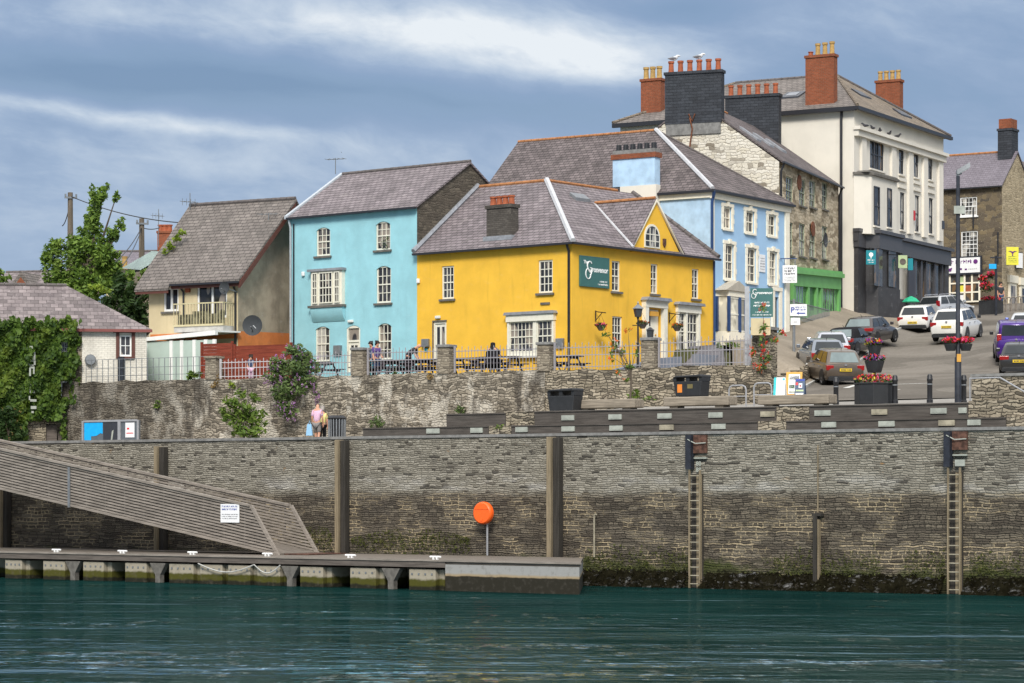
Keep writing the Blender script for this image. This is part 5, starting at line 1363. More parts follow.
# ================================================================== the dark stone shop at the top of the street
RH = Fr(PX(1002, 180), 180, -32); RG = Fr(PX(1002, 180), 180, 58)
def far_stone_house():
    fr = RH; t = thing('far_stone_shop', 'dark stone shop with lilac slate roof at the top of the street', 'building', fr.w(0, 0, 15), fr.a)
    uL = fr.U(925); ze, zb, h = 24.35, 14.5, 2.7; zr = 26.95
    H = [rect(fr, 960, 197, 977, 216), rect(fr, 961, 231, 977.7, 258)]
    m = MB(fr); wall_face(m, uL, 0, zb, ze, H, depth=.2); m.poly([(uL, 2*h, zb), (uL, 2*h, ze), (0, 2*h, ze), (0, 2*h, zb)]); m.poly([(uL, 0, zb), (uL, 0, ze), (uL, h, zr-.1), (uL, 2*h, ze), (uL, 2*h, zb)])
    m.build('wall', T['stone_dark'], t)
    m = MB(RG); m.poly([(0, 0, zb), (2*h, 0, zb), (2*h, 0, ze), (h, 0, zr-.1), (0, 0, ze)]); m.build('gable_wall', T['stone_pale'], t)
    m = MB(RG); m.box(2*h+.01, 14, .05, 6, zb, ze+1); m.build('rear_wing', T['stone_pale'], t)
    m = MB(RG); m.prism([(2*h-.2, ze+1.0), (14.3, ze+1.0), (14.3, ze+1.2), (2*h-.2, ze+1.2)], -.2, 6.3); m.slab([(2*h, -.3, ze+1.2), (14.3, -.3, ze+1.2), (14.3, 3, ze+3.0), (2*h, 3, ze+3.0)], .1); m.build('rear_roof', T['slate_dark'], t)
    m = MB(fr); oh = .25; m.slab([(uL, -oh, ze), (.08, -oh, ze), (.08, h, zr), (uL, h, zr)], .1); m.slab([(uL, h, zr), (.08, h, zr), (.08, 2*h+oh, ze), (uL, 2*h+oh, ze)], .1)
    rf = m.build('roof', T['slate_lilac'], t); ridge(rf, fr, (uL, h, zr+.02), (-.9, h, zr+.02), 'ridge_orange', .09)
    gutter(t, fr, uL, .1, -oh-.02, ze)
    chimney(t, fr, -1.1, -.12, 2.0, 3.2, 26.2, 28.45, 'slate_clad', 0)
    m = MB(fr); m.box(-1.05, -.17, 2.05, 3.15, 28.452, 29.1); m.build('chimney_brick', T['redbrick'], t)
    window(t, fr, H[0], 4, 4, 'frame_white', 'glass_cur', 'frame_white', bar=.03); window(t, fr, H[1], 4, 6, 'frame_white', 'glass_cur', 'frame_white', bar=.03)
    # shop window
    a, b, c, d = rect(fr, 943, 274, 980, 302)
    m = MB(fr); m.box(a, b, -.06, -.004, c, d); g = m.build('shop_pane', T['glass_shop'], t)
    m = MB(fr)
    for i in range(6): x = a+(b-a)*i/5; m.box(x-.06, x+.06, -.12, -.061, c, d)
    for i in range(4): z = c+(d-c)*i/3; m.box(a, b, -.115, -.062, z-.05, z+.05)
    m.build('shop_frame', T['surround'], t)
    rnd = random.Random(2); pal = ['yellowsign', 'mintsign', 'petalp', 'slat_dk', 'white', 'petalp', 'terra']
    for i in range(5):
        for j in range(3):
            if rnd.random() < .65:
                x = a+(b-a)*(i+.5)/5; z = c+(d-c)*(j+.4)/3; m = MB(fr); m.box(x-.28, x+.28, -.07, -.062, z-.22, z+.22); m.build('window_poster', T[rnd.choice(pal)], t)
    for p, mt in (((1008, 283, 1015, 304), 'surround'), ((1019, 286, 1030, 306), 'surround')):
        a, b, c, d = rect(RG, *p); m = MB(RG); m.box(a, b, -.12, -.004, c, d); k = m.build('doorway', T[mt], t); m = MB(RG); m.box(a-.15, b+.15, -.2, -.004, d+.002, d+.5); m.build('hood', T['surround'], k); m = MB(RG); m.box(a+.25, b-.25, -.135, -.121, c, d-.2); m.build('door_glass', T['glass'], k)
    pipe(t, fr, [(-.25, -.1, fr.Z(1000, 232)), (-.25, -.1, fr.Z(1000, 262))], .05); pipe(t, fr, [(-2.0, -.1, fr.Z(985, 207)), (-2.0, -.1, fr.Z(985, 228))], .05)
T['petalp'] = plain('lilac_poster', (.42,.30,.52), .6)
far_stone_house()
fr = RH; a, b, c, d = rect(fr, 944.5, 258, 980.3, 273, -.2)
t = thing('shop_sign', 'white shop sign with purple lettering and a dark frame above the shop window', 'sign', fr.w((a+b)/2, -.2, c), fr.a)
m = MB(fr); m.box(a-.12, b+.12, -.24, -.13, c-.12, d+.10); m.build('sign_frame', T['bluesteel'], t); m = MB(fr); m.box(a, b, -.27, -.243, c, d); m.build('board', T['white'], t)
W_, H_ = b-a, d-c; scribble(fr, a+W_*.08, a+W_*.80, -.272, c+H_*.62, .26, T['purple'], t, 'name_lettering', seed=5)
m = MB(fr); m.prism([(a+W_*.03, c+H_*.12), (a+W_*.20, c+H_*.12), (a+W_*.23, c+H_*.38), (a+W_*.10, c+H_*.30), (a+W_*.03, c+H_*.36)], -.285, -.272); m.lathe((a+W_*.88, c+H_*.72), 0, [(.02, -.29), (.16, -.285), (.16, -.272)], 10, 'v'); m.box(a+W_*.44, a+W_*.5, -.285, -.272, c+H_*.2, c+H_*.32); m.box(a+W_*.58, a+W_*.64, -.285, -.272, c+H_*.18, c+H_*.28); m.build('emblem', T['purple'], t)
scribble(fr, a+W_*.68, a+W_*.92, -.272, c+H_*.2, .08, T['galv_dk'], t, seed=6)
t, fr, a, b, c, e = hanging_board('hanging_sign', 179.2, 1006.3, 1018.5, 247, 265, 'yellow sign with a dark winged emblem on the pale stone gable', 'yellowsign', 8)
cu = (a+b)/2; H_ = e-c; z = c+H_*.68
m = MB(fr); m.prism([(cu-.30, z+.10), (cu-.12, z+.04), (cu, z-.10), (cu+.12, z+.04), (cu+.30, z+.10), (cu+.12, z+.12), (cu, z+.07), (cu-.12, z+.12)], -.05, -.031); m.box(cu-.035, cu+.035, -.05, -.031, z-.2, z-.101); m.build('emblem', T['purple'], t)
for i in range(4): scribble(fr, a+.12, b-.12, -.032, c+H_*(.45-.1*i), .05, T['green_dk'], t, seed=30+i)
m = MB(fr); m.tube([(b, 0, e-.1), (b+.35, .3, e-.1)], .03, 5); m.build('bracket', T['black'], t)
t, fr, a, b, c, e = hanging_board('hanging_sign', 182, 1016.5, 1022.5, 253, 268, 'pale framed sign behind the yellow winged sign', 'white', 40)
m = MB(fr); m.box(a-.06, b+.06, .031, .08, c-.06, e+.06); m.build('sign_frame', T['bluesteel'], t)

# ================================================================== the cream house with the balcony
CH = Fr(PX(238, 131), 131, -30)
def cream_house():
    fr = CH; t = thing('cream_house', 'cream rendered house with balcony and grey side wall beside the turquoise house', 'house', fr.w(-2, 0, 8.8), fr.a)
    uL = fr.U(149); ze, zb, h = 14.25, 8.5, 3.9; zr = 18.5; uT = fr.U(176)
    H = [rect(fr, 163.5, 287.5, 178.5, 311.5), rect(fr, 197, 283.5, 227, 318)]
    m = MB(fr); wall_face(m, uL, 0, zb, ze, H); m.poly([(uL, 0, zb), (uL, 0, ze), (uL, h, zr-.15), (uL, 2*h, ze), (uL, 2*h, zb)]); m.poly([(uL, 2*h, zb), (uL, 2*h, ze), (0, 2*h, ze), (0, 2*h, zb)])
    m.build('wall', T['cream_wall'], t)
    zo = fr.Z(238, 331)
    m = MB(fr); m.poly([(0, 0, zo), (0, 2*h, zo+.2), (0, 2*h, ze), (0, h, zr-.15), (0, 0, ze)]); m.build('side_wall', T['grey_wall'], t)
    m = MB(fr); m.poly([(0, 0, zb), (0, 2*h, zb), (0, 2*h, zo+.2), (0, 0, zo)]); m.box(uL+.1, -.02, -.03, -.002, zo-.35, zo-.02); m.build('orange_band', T['orange_wall'], t)
    m = MB(fr); oh = .42; sl = (zr-ze)/(h+oh)
    m.slab([(uT, -oh, ze-.02), (.35, -oh, ze-.02), (.75, h, zr), (uL-.45, h, zr), (uL-.45, -.18, ze+sl*.24-.02), (uT, -.18, ze+sl*.24-.02)], .12)
    m.slab([(uL-.40, -oh-.25, ze-.30), (uT-.003, -oh-.25, ze-.30), (uT-.003, -.18, ze+sl*.24-.025), (uL-.45, -.18, ze+sl*.24-.025)], .12)
    m.slab([(uL-.45, h, zr), (.75, h, zr), (.35, 2*h+oh, ze), (uL-.45, 2*h+oh, ze)], .12)
    rf = m.build('roof', T['slate_grey'], t)
    ridge(rf, fr, (uL-.4, h, zr+.03), (.7, h, zr+.03), 'ridge_grey', .11)
    m = MB(fr); m.box(uT, .3, -oh+.02, -oh+.06, ze-.34, ze-.13); m.box(uL-.35, uT-.01, -oh-.22, -oh-.18, ze-.55, ze-.42); m.slab([(.28, -oh+.05, ze-.125), (.40, -oh+.05, ze-.125), (.74, h, zr-.125), (.62, h, zr-.125)], .30); m.build('fascia', T['timber_dark'], rf)
    gutter(t, fr, uT, .35, -oh-.06, ze-.1)
    window(t, fr, H[0], 1, 1, 'frame_white', 'glass', 'sill', mid=False, fw=.10, casement=(.5,))
    window(t, fr, H[1], 1, 1, 'frame_white', 'glass', None, mid=False, fw=.10, casement=(.5,))
    pipe(t, fr, [(-.10, -.3, ze-.2), (-.10, -.08, ze-.6), (-.10, -.08, zb)], .055); pipe(t, fr, [(uT+.5, -.4, ze-.2), (uT+.5, -.06, ze-.5), (uT+.5, -.06, zo-.3)], .05, 'bluesteel')
    u = fr.U(188.5); z = fr.Z(188.5, 290.5); m = MB(fr); m.box(u-.13, u+.13, -.12, -.002, z-.1, z+.1); m.build('air_brick', T['terra'], t)
    # balcony
    v = -.9; a, b = fr.U(174, v), fr.U(223, v); z0 = fr.Z(203, 326, v); zt = fr.Z(203, 302.5, v)
    m = MB(fr); m.box(a, b, v, -.003, z0-.26, z0); bal = m.build('balcony', T['conc'], t)
    m = MB(fr); m.box(a-.03, b+.03, v-.06, v+.02, z0+.003, z0+.09); m.box(a-.03, b+.03, v-.05, v+.02, zt-.06, zt)
    for i in range(18): u = a+(b-a)*i/17; m.box(u-.010, u+.012, v-.03, v+.005, z0+.092, zt-.062)
    for i in range(5): vv = v+.2*i+.1; m.box(b-.02, b+.02, vv, vv+.03, z0, zt)
    m.box(b-.02, b+.02, v+.03, -.02, zt-.05, zt); m.build('balcony_railing', T['balrail'], bal)
    m = MB(fr)
    for i in range(10):
        if i in (0,): continue
        u = a+(b-a)*(i+.5)/10; hh = .62 if i in (4, 5, 6, 9) else .48
        m.box(u-.21, u+.21, v+.012, v+.03, z0+.11, z0+.11+hh)
    m.build('balcony_panels', T['balpanel'], bal)
T['balrail'] = plain('pale_yellow_railing', (.52,.46,.28), .5); T['balpanel'] = plain('patterned_balcony_panel', (.10,.095,.06), .6, .3, 0, .9, 4)
cream_house()
dish(225.5, 288, CH, -.75, .30, 'small dark satellite dish above the balcony of the cream house')
CS = Fr(PX(253, 130.3), 130.3, -12)
dish(253, 325.5, CS, 0, .5, 'large grey satellite dish on the grey side wall of the cream house')
aerial(268.5, 133.5, 213, 252, 'thin aerial mast standing against the grey side wall of the cream house', 0)
aerial(190, 137, 193, 212, 'television aerial on the far end of the cream house ridge', 1)

def conservatory():
    fr = CH; v = -2.0; a, b = fr.U(144, v), fr.U(215, v); zb = 8.9; zl = fr.Z(146, 342, v); zr_ = fr.Z(230, 334, v)
    t = thing('conservatory', 'white framed lean-to conservatory in front of the cream house', 'conservatory', fr.w((a+b)/2, v, zb), fr.a)
    m = MB(fr)
    for px in (146, 171.5, 182, 194.5, 206, 214.5): u = fr.U(px, v); m.box(u-.09, u+.09, v-.05, v+.05, zb, zl+.02)
    m.prism([(a-.15, zl+.02), (b+.1, zr_-.02), (b+.1, zr_+.2), (a-.15, zl+.2)], v-.12, v+.1)
    m.build('frame', T['frame_white'], t)
    m = MB(fr); m.box(a, b, v-.01, v+.02, zb, zl); m.build('pane', T['glass_mint'], t)
    m = MB(fr); m.slab([(a-.1, v+.1, zl+.2), (b+.1, v+.1, zr_+.2), (b+.1, -.05, zr_+.26), (a-.1, -.05, zl+.26)], .08); m.build('glass_roof', T['frame_white'], t)
    m = MB(fr); m.box(a, a+.06, v+.05, -.05, zb, zl+.1); m.build('end_wall', T['frame_white'], t)
conservatory()

# ================================================================== the ivy cottage
CT = Fr(PX(82, 124), 124, 11)
def cottage():
    fr = CT; t = thing('stone_cottage', 'low cottage with a pinkish slate roof, whitewashed at one end, ivy at the other', 'cottage', fr.w(-3, 0, 5.7), fr.a)
    uL, uR = fr.U(-60), fr.U(146.5); ze, zb, h = 11.45, 5.2, 4.1; zr = 13.72
    H = [rect(fr, 119.5, 335, 131.5, 356.5), rect(fr, 61, 342, 68, 352.5), rect(fr, 60.5, 381, 67.5, 397.5), rect(fr, 46, 424, 76, 446)]
    m = MB(fr); wall_face(m, uL, 0, zb, ze, H[1:], depth=.3); m.poly([(uL, 0, zb), (uL, 0, ze), (uL, 2*h, ze), (uL, 2*h, zb)]); m.poly([(uL, 2*h, zb), (uL, 2*h, ze), (uR, 2*h, ze), (uR, 2*h, zb)]); m.build('wall', T['retain_dry'], t)
    m = MB(fr); wall_face(m, .001, uR, zb, ze, H[:1]); m.poly([(uR, 0, zb), (uR, 2*h, zb), (uR, 2*h, ze), (uR, 0, ze)]); m.build('white_wall', T['whitewash'], t)
    oh = .22; ui = uR-3.5; m = MB(fr)
    m.slab([(uL, -oh, ze), (uR+oh, -oh, ze), (ui, h, zr), (uL, h, zr)], .1); m.slab([(uR+oh, -oh, ze), (uR+oh, 2*h+oh, ze), (ui, h, zr)], .1); m.slab([(uL, h, zr), (ui, h, zr), (uR+oh, 2*h+oh, ze), (uL, 2*h+oh, ze)], .1)
    rf = m.build('roof', T['slate_cottage'], t); ridge(rf, fr, (uL, h, zr+.02), (ui, h, zr+.02), 'ridge_grey', .10)
    m = MB(fr); m.box(uL, uR+.25, -oh-.07, -oh+.05, ze-.14, ze-.01); m.build('gutter', T['timber_red'], t)
    window(t, fr, H[0], 2, 2, 'frame_white', 'glass', 'timber_dark', mid=False)
    a, b, c, d = H[0]; m = MB(fr); m.box(a-.16, a-.003, -.05, -.003, c-.1, d+.1); m.box(b+.003, b+.16, -.05, -.003, c-.1, d+.1); m.box(a-.3, b+.2, -.06, -.003, d+.103, d+.2); m.build('window_frame', T['timber_dark'], t)
    window(t, fr, H[1], 2, 2, 'frame_white', 'glass', None, mid=False, inset=.1); window(t, fr, H[2], 2, 3, 'frame_white', 'glass', None, mid=False, inset=.1)
    m = MB(fr); a, b, c, d = H[3]; m.box(a, a+.5, .12, .18, c, d-.05); m.box(a+.55, a+.75, .05, .16, c, d-.4); m.build('door', T['slat_dk'], t)
    u = fr.U(90.3); z = fr.Z(90.3, 360); m = MB(fr); m.lathe((u, z), 0, [(.22, -.22), (.26, -.18), (.26, -.003)], 12, 'v'); m.build('flue_outlet', T['galv_dk'], t)
    m = MB(fr); u = fr.U(121); m.tube([(u, -.08, fr.Z(121, 357)), (u, -.08, 8.7)], .16, 8); m.build('downpipe', T['bluesteel'], t)
T['timber_red'] = plain('red_brown_gutter', (.20,.06,.05), .6)
cottage()
# ------------------------------------------------------------------ upper retaining wall, pillars, railings
RT = 8.98
def retaining():
    rnd = random.Random(8)
    def strip(pa, pb, mat, name, label):
        u0, u1 = RF.U(pa), RF.U(pb); n = max(4, int((u1-u0)/.6)); m = MB(RF)
        us = [u0+(u1-u0)*i/n for i in range(n+1)]; zs = [4.8, 5.8, 6.4, 7.0, 7.6, 8.2, 8.7]
        tops = [RT + rnd.uniform(-.07, .05) for _ in us]
        rows = [[(u, rnd.uniform(-.06, .06), z) for u in us] for z in zs] + [[(u, rnd.uniform(-.03, .03), tz) for u, tz in zip(us, tops)]] + [[(u, .45, tz-.02) for u, tz in zip(us, tops)]] + [[(u, .46, 5) for u in us]]
        m.grid(rows)
        m.poly([(u1, .45, 5), (u1, 0, 5), (u1, 0, tops[-1]), (u1, .45, tops[-1])]); m.poly([(u0, 0, 5), (u0, .45, 5), (u0, .45, tops[0]), (u0, 0, tops[0])])
        o = m.build(name, T[mat], at=RF.w((u0+u1)/2, 0, 5.5), rot=RF.a); tag(o, label, 'wall'); return o
    strip(62, 545, 'retain', 'retaining_wall', 'old lime streaked rubble retaining wall below the turquoise house terrace')
    strip(545.2, 771, 'retain_dry', 'retaining_wall', 'dry looking slate retaining wall below the street side of the yellow house')
retaining()
PIL = [(211, 356, 'behind the yellow-green shrub'), (357.5, 347.5, 'in front of the turquoise house door'), (443.5, 344.5, 'in front of the yellow house back door'), (543.5, 342, 'in front of the wide window of the yellow house'), (648, 337.5, 'in front of the yellow house porch')]
for px, py, wh in PIL:
    u = RF.U(px); zt = RF.Z(px, py); w = .30; m = MB(RF)
    t = thing('stone_pillar', 'square slate pillar on the retaining wall ' + wh, 'pillar', RF.w(u, .2, RT), RF.a, 'stone pillars along the terrace railing')
    m.taper(u-w, u+w, -.06, .54, RT-.05, zt-.12, .95); m.build('shaft', T['stone_pillar'], t, bevel=.02)
    m = MB(RF); m.box(u-w-.03, u+w+.03, -.10, .58, zt-.118, zt); m.build('cap', T['cope'] if px != 211 else T['stone_pillar'], t, bevel=.02)
T['rail_white'] = plain('faded_white_rail', (.50,.48,.49), .6)
def railing(pa, pb, pyt, label, mat='rail_pale', step=.155, low=None):
    u0, u1 = RF.U(pa), RF.U(pb); zt = RF.Z((pa+pb)/2, pyt); v = .22
    t = thing('railing', label, 'railing', RF.w((u0+u1)/2, v, RT), RF.a, 'terrace railings between the stone pillars')
    H = zt-RT
    for f, n in ((.10, 'rail'), (.52, 'rail'), (.80, 'rail')):
        if f == .52 and low: continue
        m = MB(RF); m.box(u0, u1, v-.014, v+.014, RT+H*f-.016, RT+H*f+.016); m.build(n, T[mat], t)
    m = MB(RF); u = u0+.05; k = 0
    while u < u1:
        h = H if k % 2 == 0 else H*.90
        m.box(u-.010, u+.010, v-.010, v+.010, RT, RT+h-.09); m.taper(u-.017, u+.017, v-.017, v+.017, RT+h-.088, RT+h, .1); u += step; k += 1
    m.build('bars', T[mat], t)
    n = max(1, int((u1-u0)/2.2)); m = MB(RF)
    for i in range(n+1): u = u0+(u1-u0)*i/n; m.box(u-.03, u+.03, v-.031, v+.031, RT, RT+H)
    m.build('posts', T[mat], t)
railing(217.5, 290, 357.5, 'pale painted railing in front of the red-brown fence', 'rail_white', .19)
railing(290.5, 350, 351, 'grey pointed railing beside the purple flowering bush')
railing(365, 435.5, 346.5, 'grey pointed railing in front of the turquoise house')
railing(452, 535.5, 344.5, 'grey pointed railing in front of the yellow house and black clad person')
railing(552, 639.5, 341, 'grey pointed railing at the drainpipe corner of the yellow house')
railing(656.5, 748, 335.5, 'grey pointed railing in front of the yellow house french window')
def wire_fence():
    u0, u1 = RF.U(84), RF.U(203); v = .15; H = 1.0
    m = MB(RF)
    for z in (RT+.25, RT+.6, RT+H): m.tube([(u0, v, z), (u1, v, z)], .012, 5)
    u = u0
    while u < u1: m.box(u-.012, u+.012, v-.012, v+.012, RT-.05, RT+H); u += .32
    tag(m.build('wire_fence', T['galv_dk'], at=RF.w(u0, v, RT), rot=RF.a), 'thin dark wire fence on the wall in front of the whitewashed cottage end', 'fence')
wire_fence()
def red_fence():
    fr = Fr(PX(201, 121.5), 121.5, -30); a, b, e = 0, fr.U(233.5), fr.U(292); t = thing('board_fence', 'red-brown board fence on the terrace below the orange wall band', 'fence', fr.w(2, 0, 8.85), fr.a)
    for u0, u1, py in ((a, b-.02, 342.3), (b+.02, e, 345.5)):
        z1 = fr.Z((201+233)/2, py); m = MB(fr); z = 8.8
        while z < z1-.1: m.box(u0, u1, -.012, .012, z, z+.135); z += .14
        p = m.build('board_panel', T['redfence'], t); m = MB(fr); m.box(u0, u0+.09, -.05, .05, 8.7, z1+.03); m.box(u1-.09, u1, -.05, .05, 8.7, z1+.03); m.build('post', T['redfence'], p)
red_fence()
def gate_pier():
    d = 107.9; fr = Fr(PX(752, d), d, -30); b = fr.U(770); zt = fr.Z(760, 327); t = thing('gate_pier', 'broad rubble stone pier behind the standing green sign and red flowers', 'pillar', fr.w(b/2, .3, 7.4), fr.a)
    m = MB(fr); m.box(0, b, 0, .7, 7.0, zt-.12); m.build('shaft', T['retain_dry'], t); m = MB(fr); m.box(-.06, b+.06, -.06, .76, zt-.118, zt); m.build('cap', T['cope'], t)
    fr = Fr(PX(768, 112), 112, 74); m = MB(fr); n = 10; L = 24
    for i in range(n):
        u = L*i/n; w = fr.w(u, 0, 0); m.box(u, u+L/n-.002, 0, .35, zg(w.x+.6, w.y)-.8, zg(w.x+.6, w.y)+.75)
    tag(m.build('yard_wall', T['retain_dry'], at=fr.w(0,0,7.5), rot=fr.a), 'low stepped rubble wall running up the pavement from the stone pier', 'wall')
    fr = LB; m = MB(fr); u0, u1 = fr.U(770, -1.2), fr.U(789, -1.2); z = fr.Z(780, 341, -1.2)
    for i in range(3): m.box(u0-.2*i, u1, -1.2-.35*i, -1.2-.35*i+.349 if i else 0, z-2, z-.16*i)
    tag(m.build('doorsteps', T['darktrim'], at=fr.w(u0, -1, z-1), rot=fr.a), 'dark stone doorsteps at the street corner of the pale blue house', 'steps')
gate_pier()
sheet('yard_paving', plain('blue_grey_paving', (.13,.125,.135), .95, 0, 0, .25, 2), [[(x_, y_) for x_ in (3.5, 5, 7, 9, 9.95)] for y_ in range(115, 135, 2)], .03)
# low blue-grey wall and steps in front of the yellow house's street side
def patio():
    m = MB(YR); a = .25; pts = [(a, 9.45), (YR.U(600), 9.8), (YR.U(616), 10.05), (YR.U(640), 10.2)]
    v0 = -2.4
    m.prism([(a, 8.6)] + [(p[0]+.0, p[1]) for p in pts] + [(pts[-1][0], 8.6)], v0, v0+.3)
    o = m.build('patio_wall', T['patio'], at=YR.w(2, v0, 8.8), rot=YR.a); tag(o, 'low blue-grey sloping wall beside the drainpipe corner of the yellow house', 'wall')
    m = MB(YR); u0, u1 = YR.U(652), YR.U(716); m.box(u0, u1, -2.6, -2.3, 8.6, 10.35)
    tag(m.build('patio_wall', T['patio'], at=YR.w(u0, -2.5, 8.8), rot=YR.a), 'low blue-grey wall below the yellow house french window', 'wall')
patio()

# ------------------------------------------------------------------ picnic tables on the terrace
def picnic_proto():
    t = thing('picnic_table', 'dark picnic table', 'picnic table', (0,0,0), 0, 'picnic tables on the house terrace')
    m = LM()
    for i in range(5): m.box(-.9, .9, -.36+.146*i, -.36+.146*i+.135, .70, .745)
    m.build('tabletop', T['picnic'], t)
    for s in (-1, 1):
        m = LM(); m.box(-.9, .9, s*.70-.13, s*.70+.13, .42, .46); m.build('bench_seat', T['picnic'], t)
    for x in (-.62, .62):
        m = LM(); m.box(x-.025, x+.025, -.78, .78, .34, .42); m.box(x-.025, x+.025, -.35, .35, .62, .70)
        for s in (-1, 1): m.tube([(x+.04, s*.72, 0), (x+.04, s*.22, .68)], .05, 4)
        m.build('leg_frame', T['picnic'], t)
    return t
pt = picnic_proto()
for i, (px, d, lab, rot) in enumerate(((376, 118.5, 'dark picnic table nearest the pillar below the turquoise house door', -35), (405, 118.0, 'dark picnic table where the turquoise and yellow walls meet', -36),
        (436, 117.0, 'dark picnic table behind the pillar by the yellow house back door', -34), (470, 116.0, 'dark picnic table left empty beside the black clad person', -36), (501, 114.8, 'dark picnic table at which the black clad person sits', -33), (562, 114.5, 'dark picnic table at the drainpipe corner of the yellow house', -40), (391, 120.6, 'dark picnic table against the turquoise wall beside the purple topped person', -38), (421, 119.6, 'dark picnic table close to the meter box on the yellow wall', -36), (486, 117.6, 'dark picnic table behind the black robed person near the yellow wall', -36), (318, 120.0, 'dark picnic table half hidden behind the purple flowering bush', -36))):
    loc = (PX(px, d), d, 8.97)
    if i == 0: pt.location = loc; pt.rotation_euler = (0,0,R(rot)); pt['label'] = lab
    else: dup(pt, loc, R(rot), lab)

# ------------------------------------------------------------------ timber seating steps with plaques, stone blocks between
def tiers():
    t1z0, t1z1, t2z1 = 6.0, 6.50, 7.04
    def seg(pa, pb, v0, v1, z0, z1, label, plaques):
        fr = QF; a, b = fr.U(pa, v0), fr.U(pb, v0)
        t = thing('timber_step', label, 'step', fr.w((a+b)/2, v0, z0), fr.a, 'timber seating steps along the quay')
        m = MB(fr); m.box(a, b, v0, v1, z0, z1-.05); m.box(a, b, v0-.04, v1, z1-.047, z1); m.build('sleeper', T['sleeper'], t)
        for p0, p1, mt in plaques:
            c, d = fr.U(p0, v0), fr.U(p1, v0); zz = (6.17+t1z1)/2 if v0 < 1 else (t1z1+t2z1)/2; hh = .095
            q = MB(fr); q.box(c, d, v0-.05, v0-.002, zz-hh, zz+hh); q.box(c+.04, d-.04, v0-.056, v0-.051, zz-hh+.04, zz+hh-.04); q.build('plaque', T[mt], t)
    v1_, v2_ = .50, 1.05
    seg(363, 488.5, v1_, v2_, t1z0, t1z1, 'lower timber seating step nearest the grey litter bin', [(427, 440, 'plaque'), (471, 483, 'plaque')])
    seg(511.5, 757.5, v1_, v2_, t1z0, t1z1, 'long lower timber seating step below the two black bins', [(516, 528, 'plaque'), (562, 575, 'plaque'), (610, 623, 'plaque'), (660, 674, 'plaque_tan'), (712, 726, 'plaque')])
    seg(786.5, 1006, v1_, v2_, t1z0, t1z1, 'lower timber seating step below the bollards and planter', [(822, 836.5, 'plaque'), (879, 895, 'plaque'), (939, 955, 'plaque_tan'), (968, 981, 'plaque')])
    seg(446.5, 505.5, v2_+.003, 1.7, t1z0, t2z1-.03, 'short upper timber seating step without a plaque', [])
    seg(534.5, 776, v2_+.003, 1.7, t1z0, t2z1, 'long upper timber seating step below the two black bins', [(562, 574.5, 'plaque'), (609, 622, 'plaque'), (658, 672, 'plaque'), (709, 723, 'plaque'), (761, 775, 'plaque_tan')])
    seg(809.5, 968, v2_+.003, 1.7, t1z0, t2z1, 'upper timber seating step below the bollards and planter', [(815, 831, 'plaque'), (872, 887.5, 'plaque_tan'), (931, 947, 'plaque'), (959, 967, 'plaque')])
    for pa, pb, v0, v1, z1, lab in ((489, 511, v1_-.01, v2_, t1z1, 'low weedy stone infill block in the lower step row near the lifebuoy'), (758, 786, v1_-.01, v2_, t1z1, 'low stone infill block in the lower step row in front of the pavement boards'), (506, 534, v2_+.003, 1.7, t2z1-.02, 'stone infill block in the upper step row near the lifebuoy'), (776.5, 809, v2_+.003, 1.7, t2z1-.02, 'stone infill block in the upper step row in front of the pavement boards'), (968.5, 1060, v2_+.003, 1.7, t2z1+.05, 'rough stone end block of the step row beside the ramp wall'), (1006.5, 1060, v1_-.01, v2_, t1z1, 'rough stone low end block of the step row beside the ramp wall')):
        m = MB(QF); a, b = QF.U(pa, v0), QF.U(pb, v0); m.box(a, b, v0, v1, 6.0, z1)
        tag(m.build('stone_block', T['retain_dry'], at=QF.w((a+b)/2, v0, 6.0), rot=QF.a), lab, 'stone block', 'stone blocks in the seating steps')
tiers()
def ramp_wall():
    v = 2.4; a = QF.U(972, v); zt = QF.Z(990, 376.5, v); m = MB(QF); m.box(a, a+14, v, v+.45, 6.4, zt)
    t = thing('ramp_wall', 'rubble stone wall with a thin white handrail at the street corner', 'wall', QF.w(a+2, v, 6.5), QF.a); m.build('wall', T['retain_dry'], t)
    m = MB(QF); m.box(a-.04, a+14, v-.05, v+.5, zt+.002, zt+.10); m.build('wall_coping', T['cope'], t)
    m = MB(QF); vr = v-.5; b = QF.U(1000, vr); z = QF.Z(985, 378, vr); c = QF.U(1030, vr); a2 = QF.U(970, vr)
    m.tube([(a2, vr, QF.Z(970, 404, vr)), (a2, vr, z), (b, vr, z), (c, vr, QF.Z(1030, 395, vr)), (c+6, vr, QF.Z(1030, 395, vr)-1.2)], .03, 8); m.build('handrail', T['galv'], t, smooth=True)
ramp_wall()

# ------------------------------------------------------------------ promenade furniture
def bench(pa, pb, v, py_t, label, py_b):
    a, b = QF.U(pa, v), QF.U(pb, v); zt = QF.Z((pa+pb)/2, py_t, v)
    w = QF.w((a+b)/2, v, 0); z0 = street(w.x, w.y)
    t = thing('beam_bench', label, 'bench', QF.w((a+b)/2, v, z0), QF.a, 'heavy beam benches on the promenade')
    H = zt-z0; m = MB(QF); m.box(a, b, v-.35, v+.35, zt-.34, zt); m.build('beam', T['beam'], t, bevel=.04)
    for f in (.14, .84):
        u = a+(b-a)*f; m = MB(QF); m.box(u-.18, u+.18, v-.25, v+.25, z0-.05, zt-.343); m.build('foot', T['beam'], t)
bench(579, 639.5, 3.2, 399.5, 'weathered beam bench beside the dark litter bin nearest the lifebuoy', 410)
bench(668, 733, 3.4, 396.8, 'weathered beam bench under the litter bin with orange sticker', 408)
bench(762, 833, 3.4, 395, 'weathered beam bench in front of the pavement boards', 407)
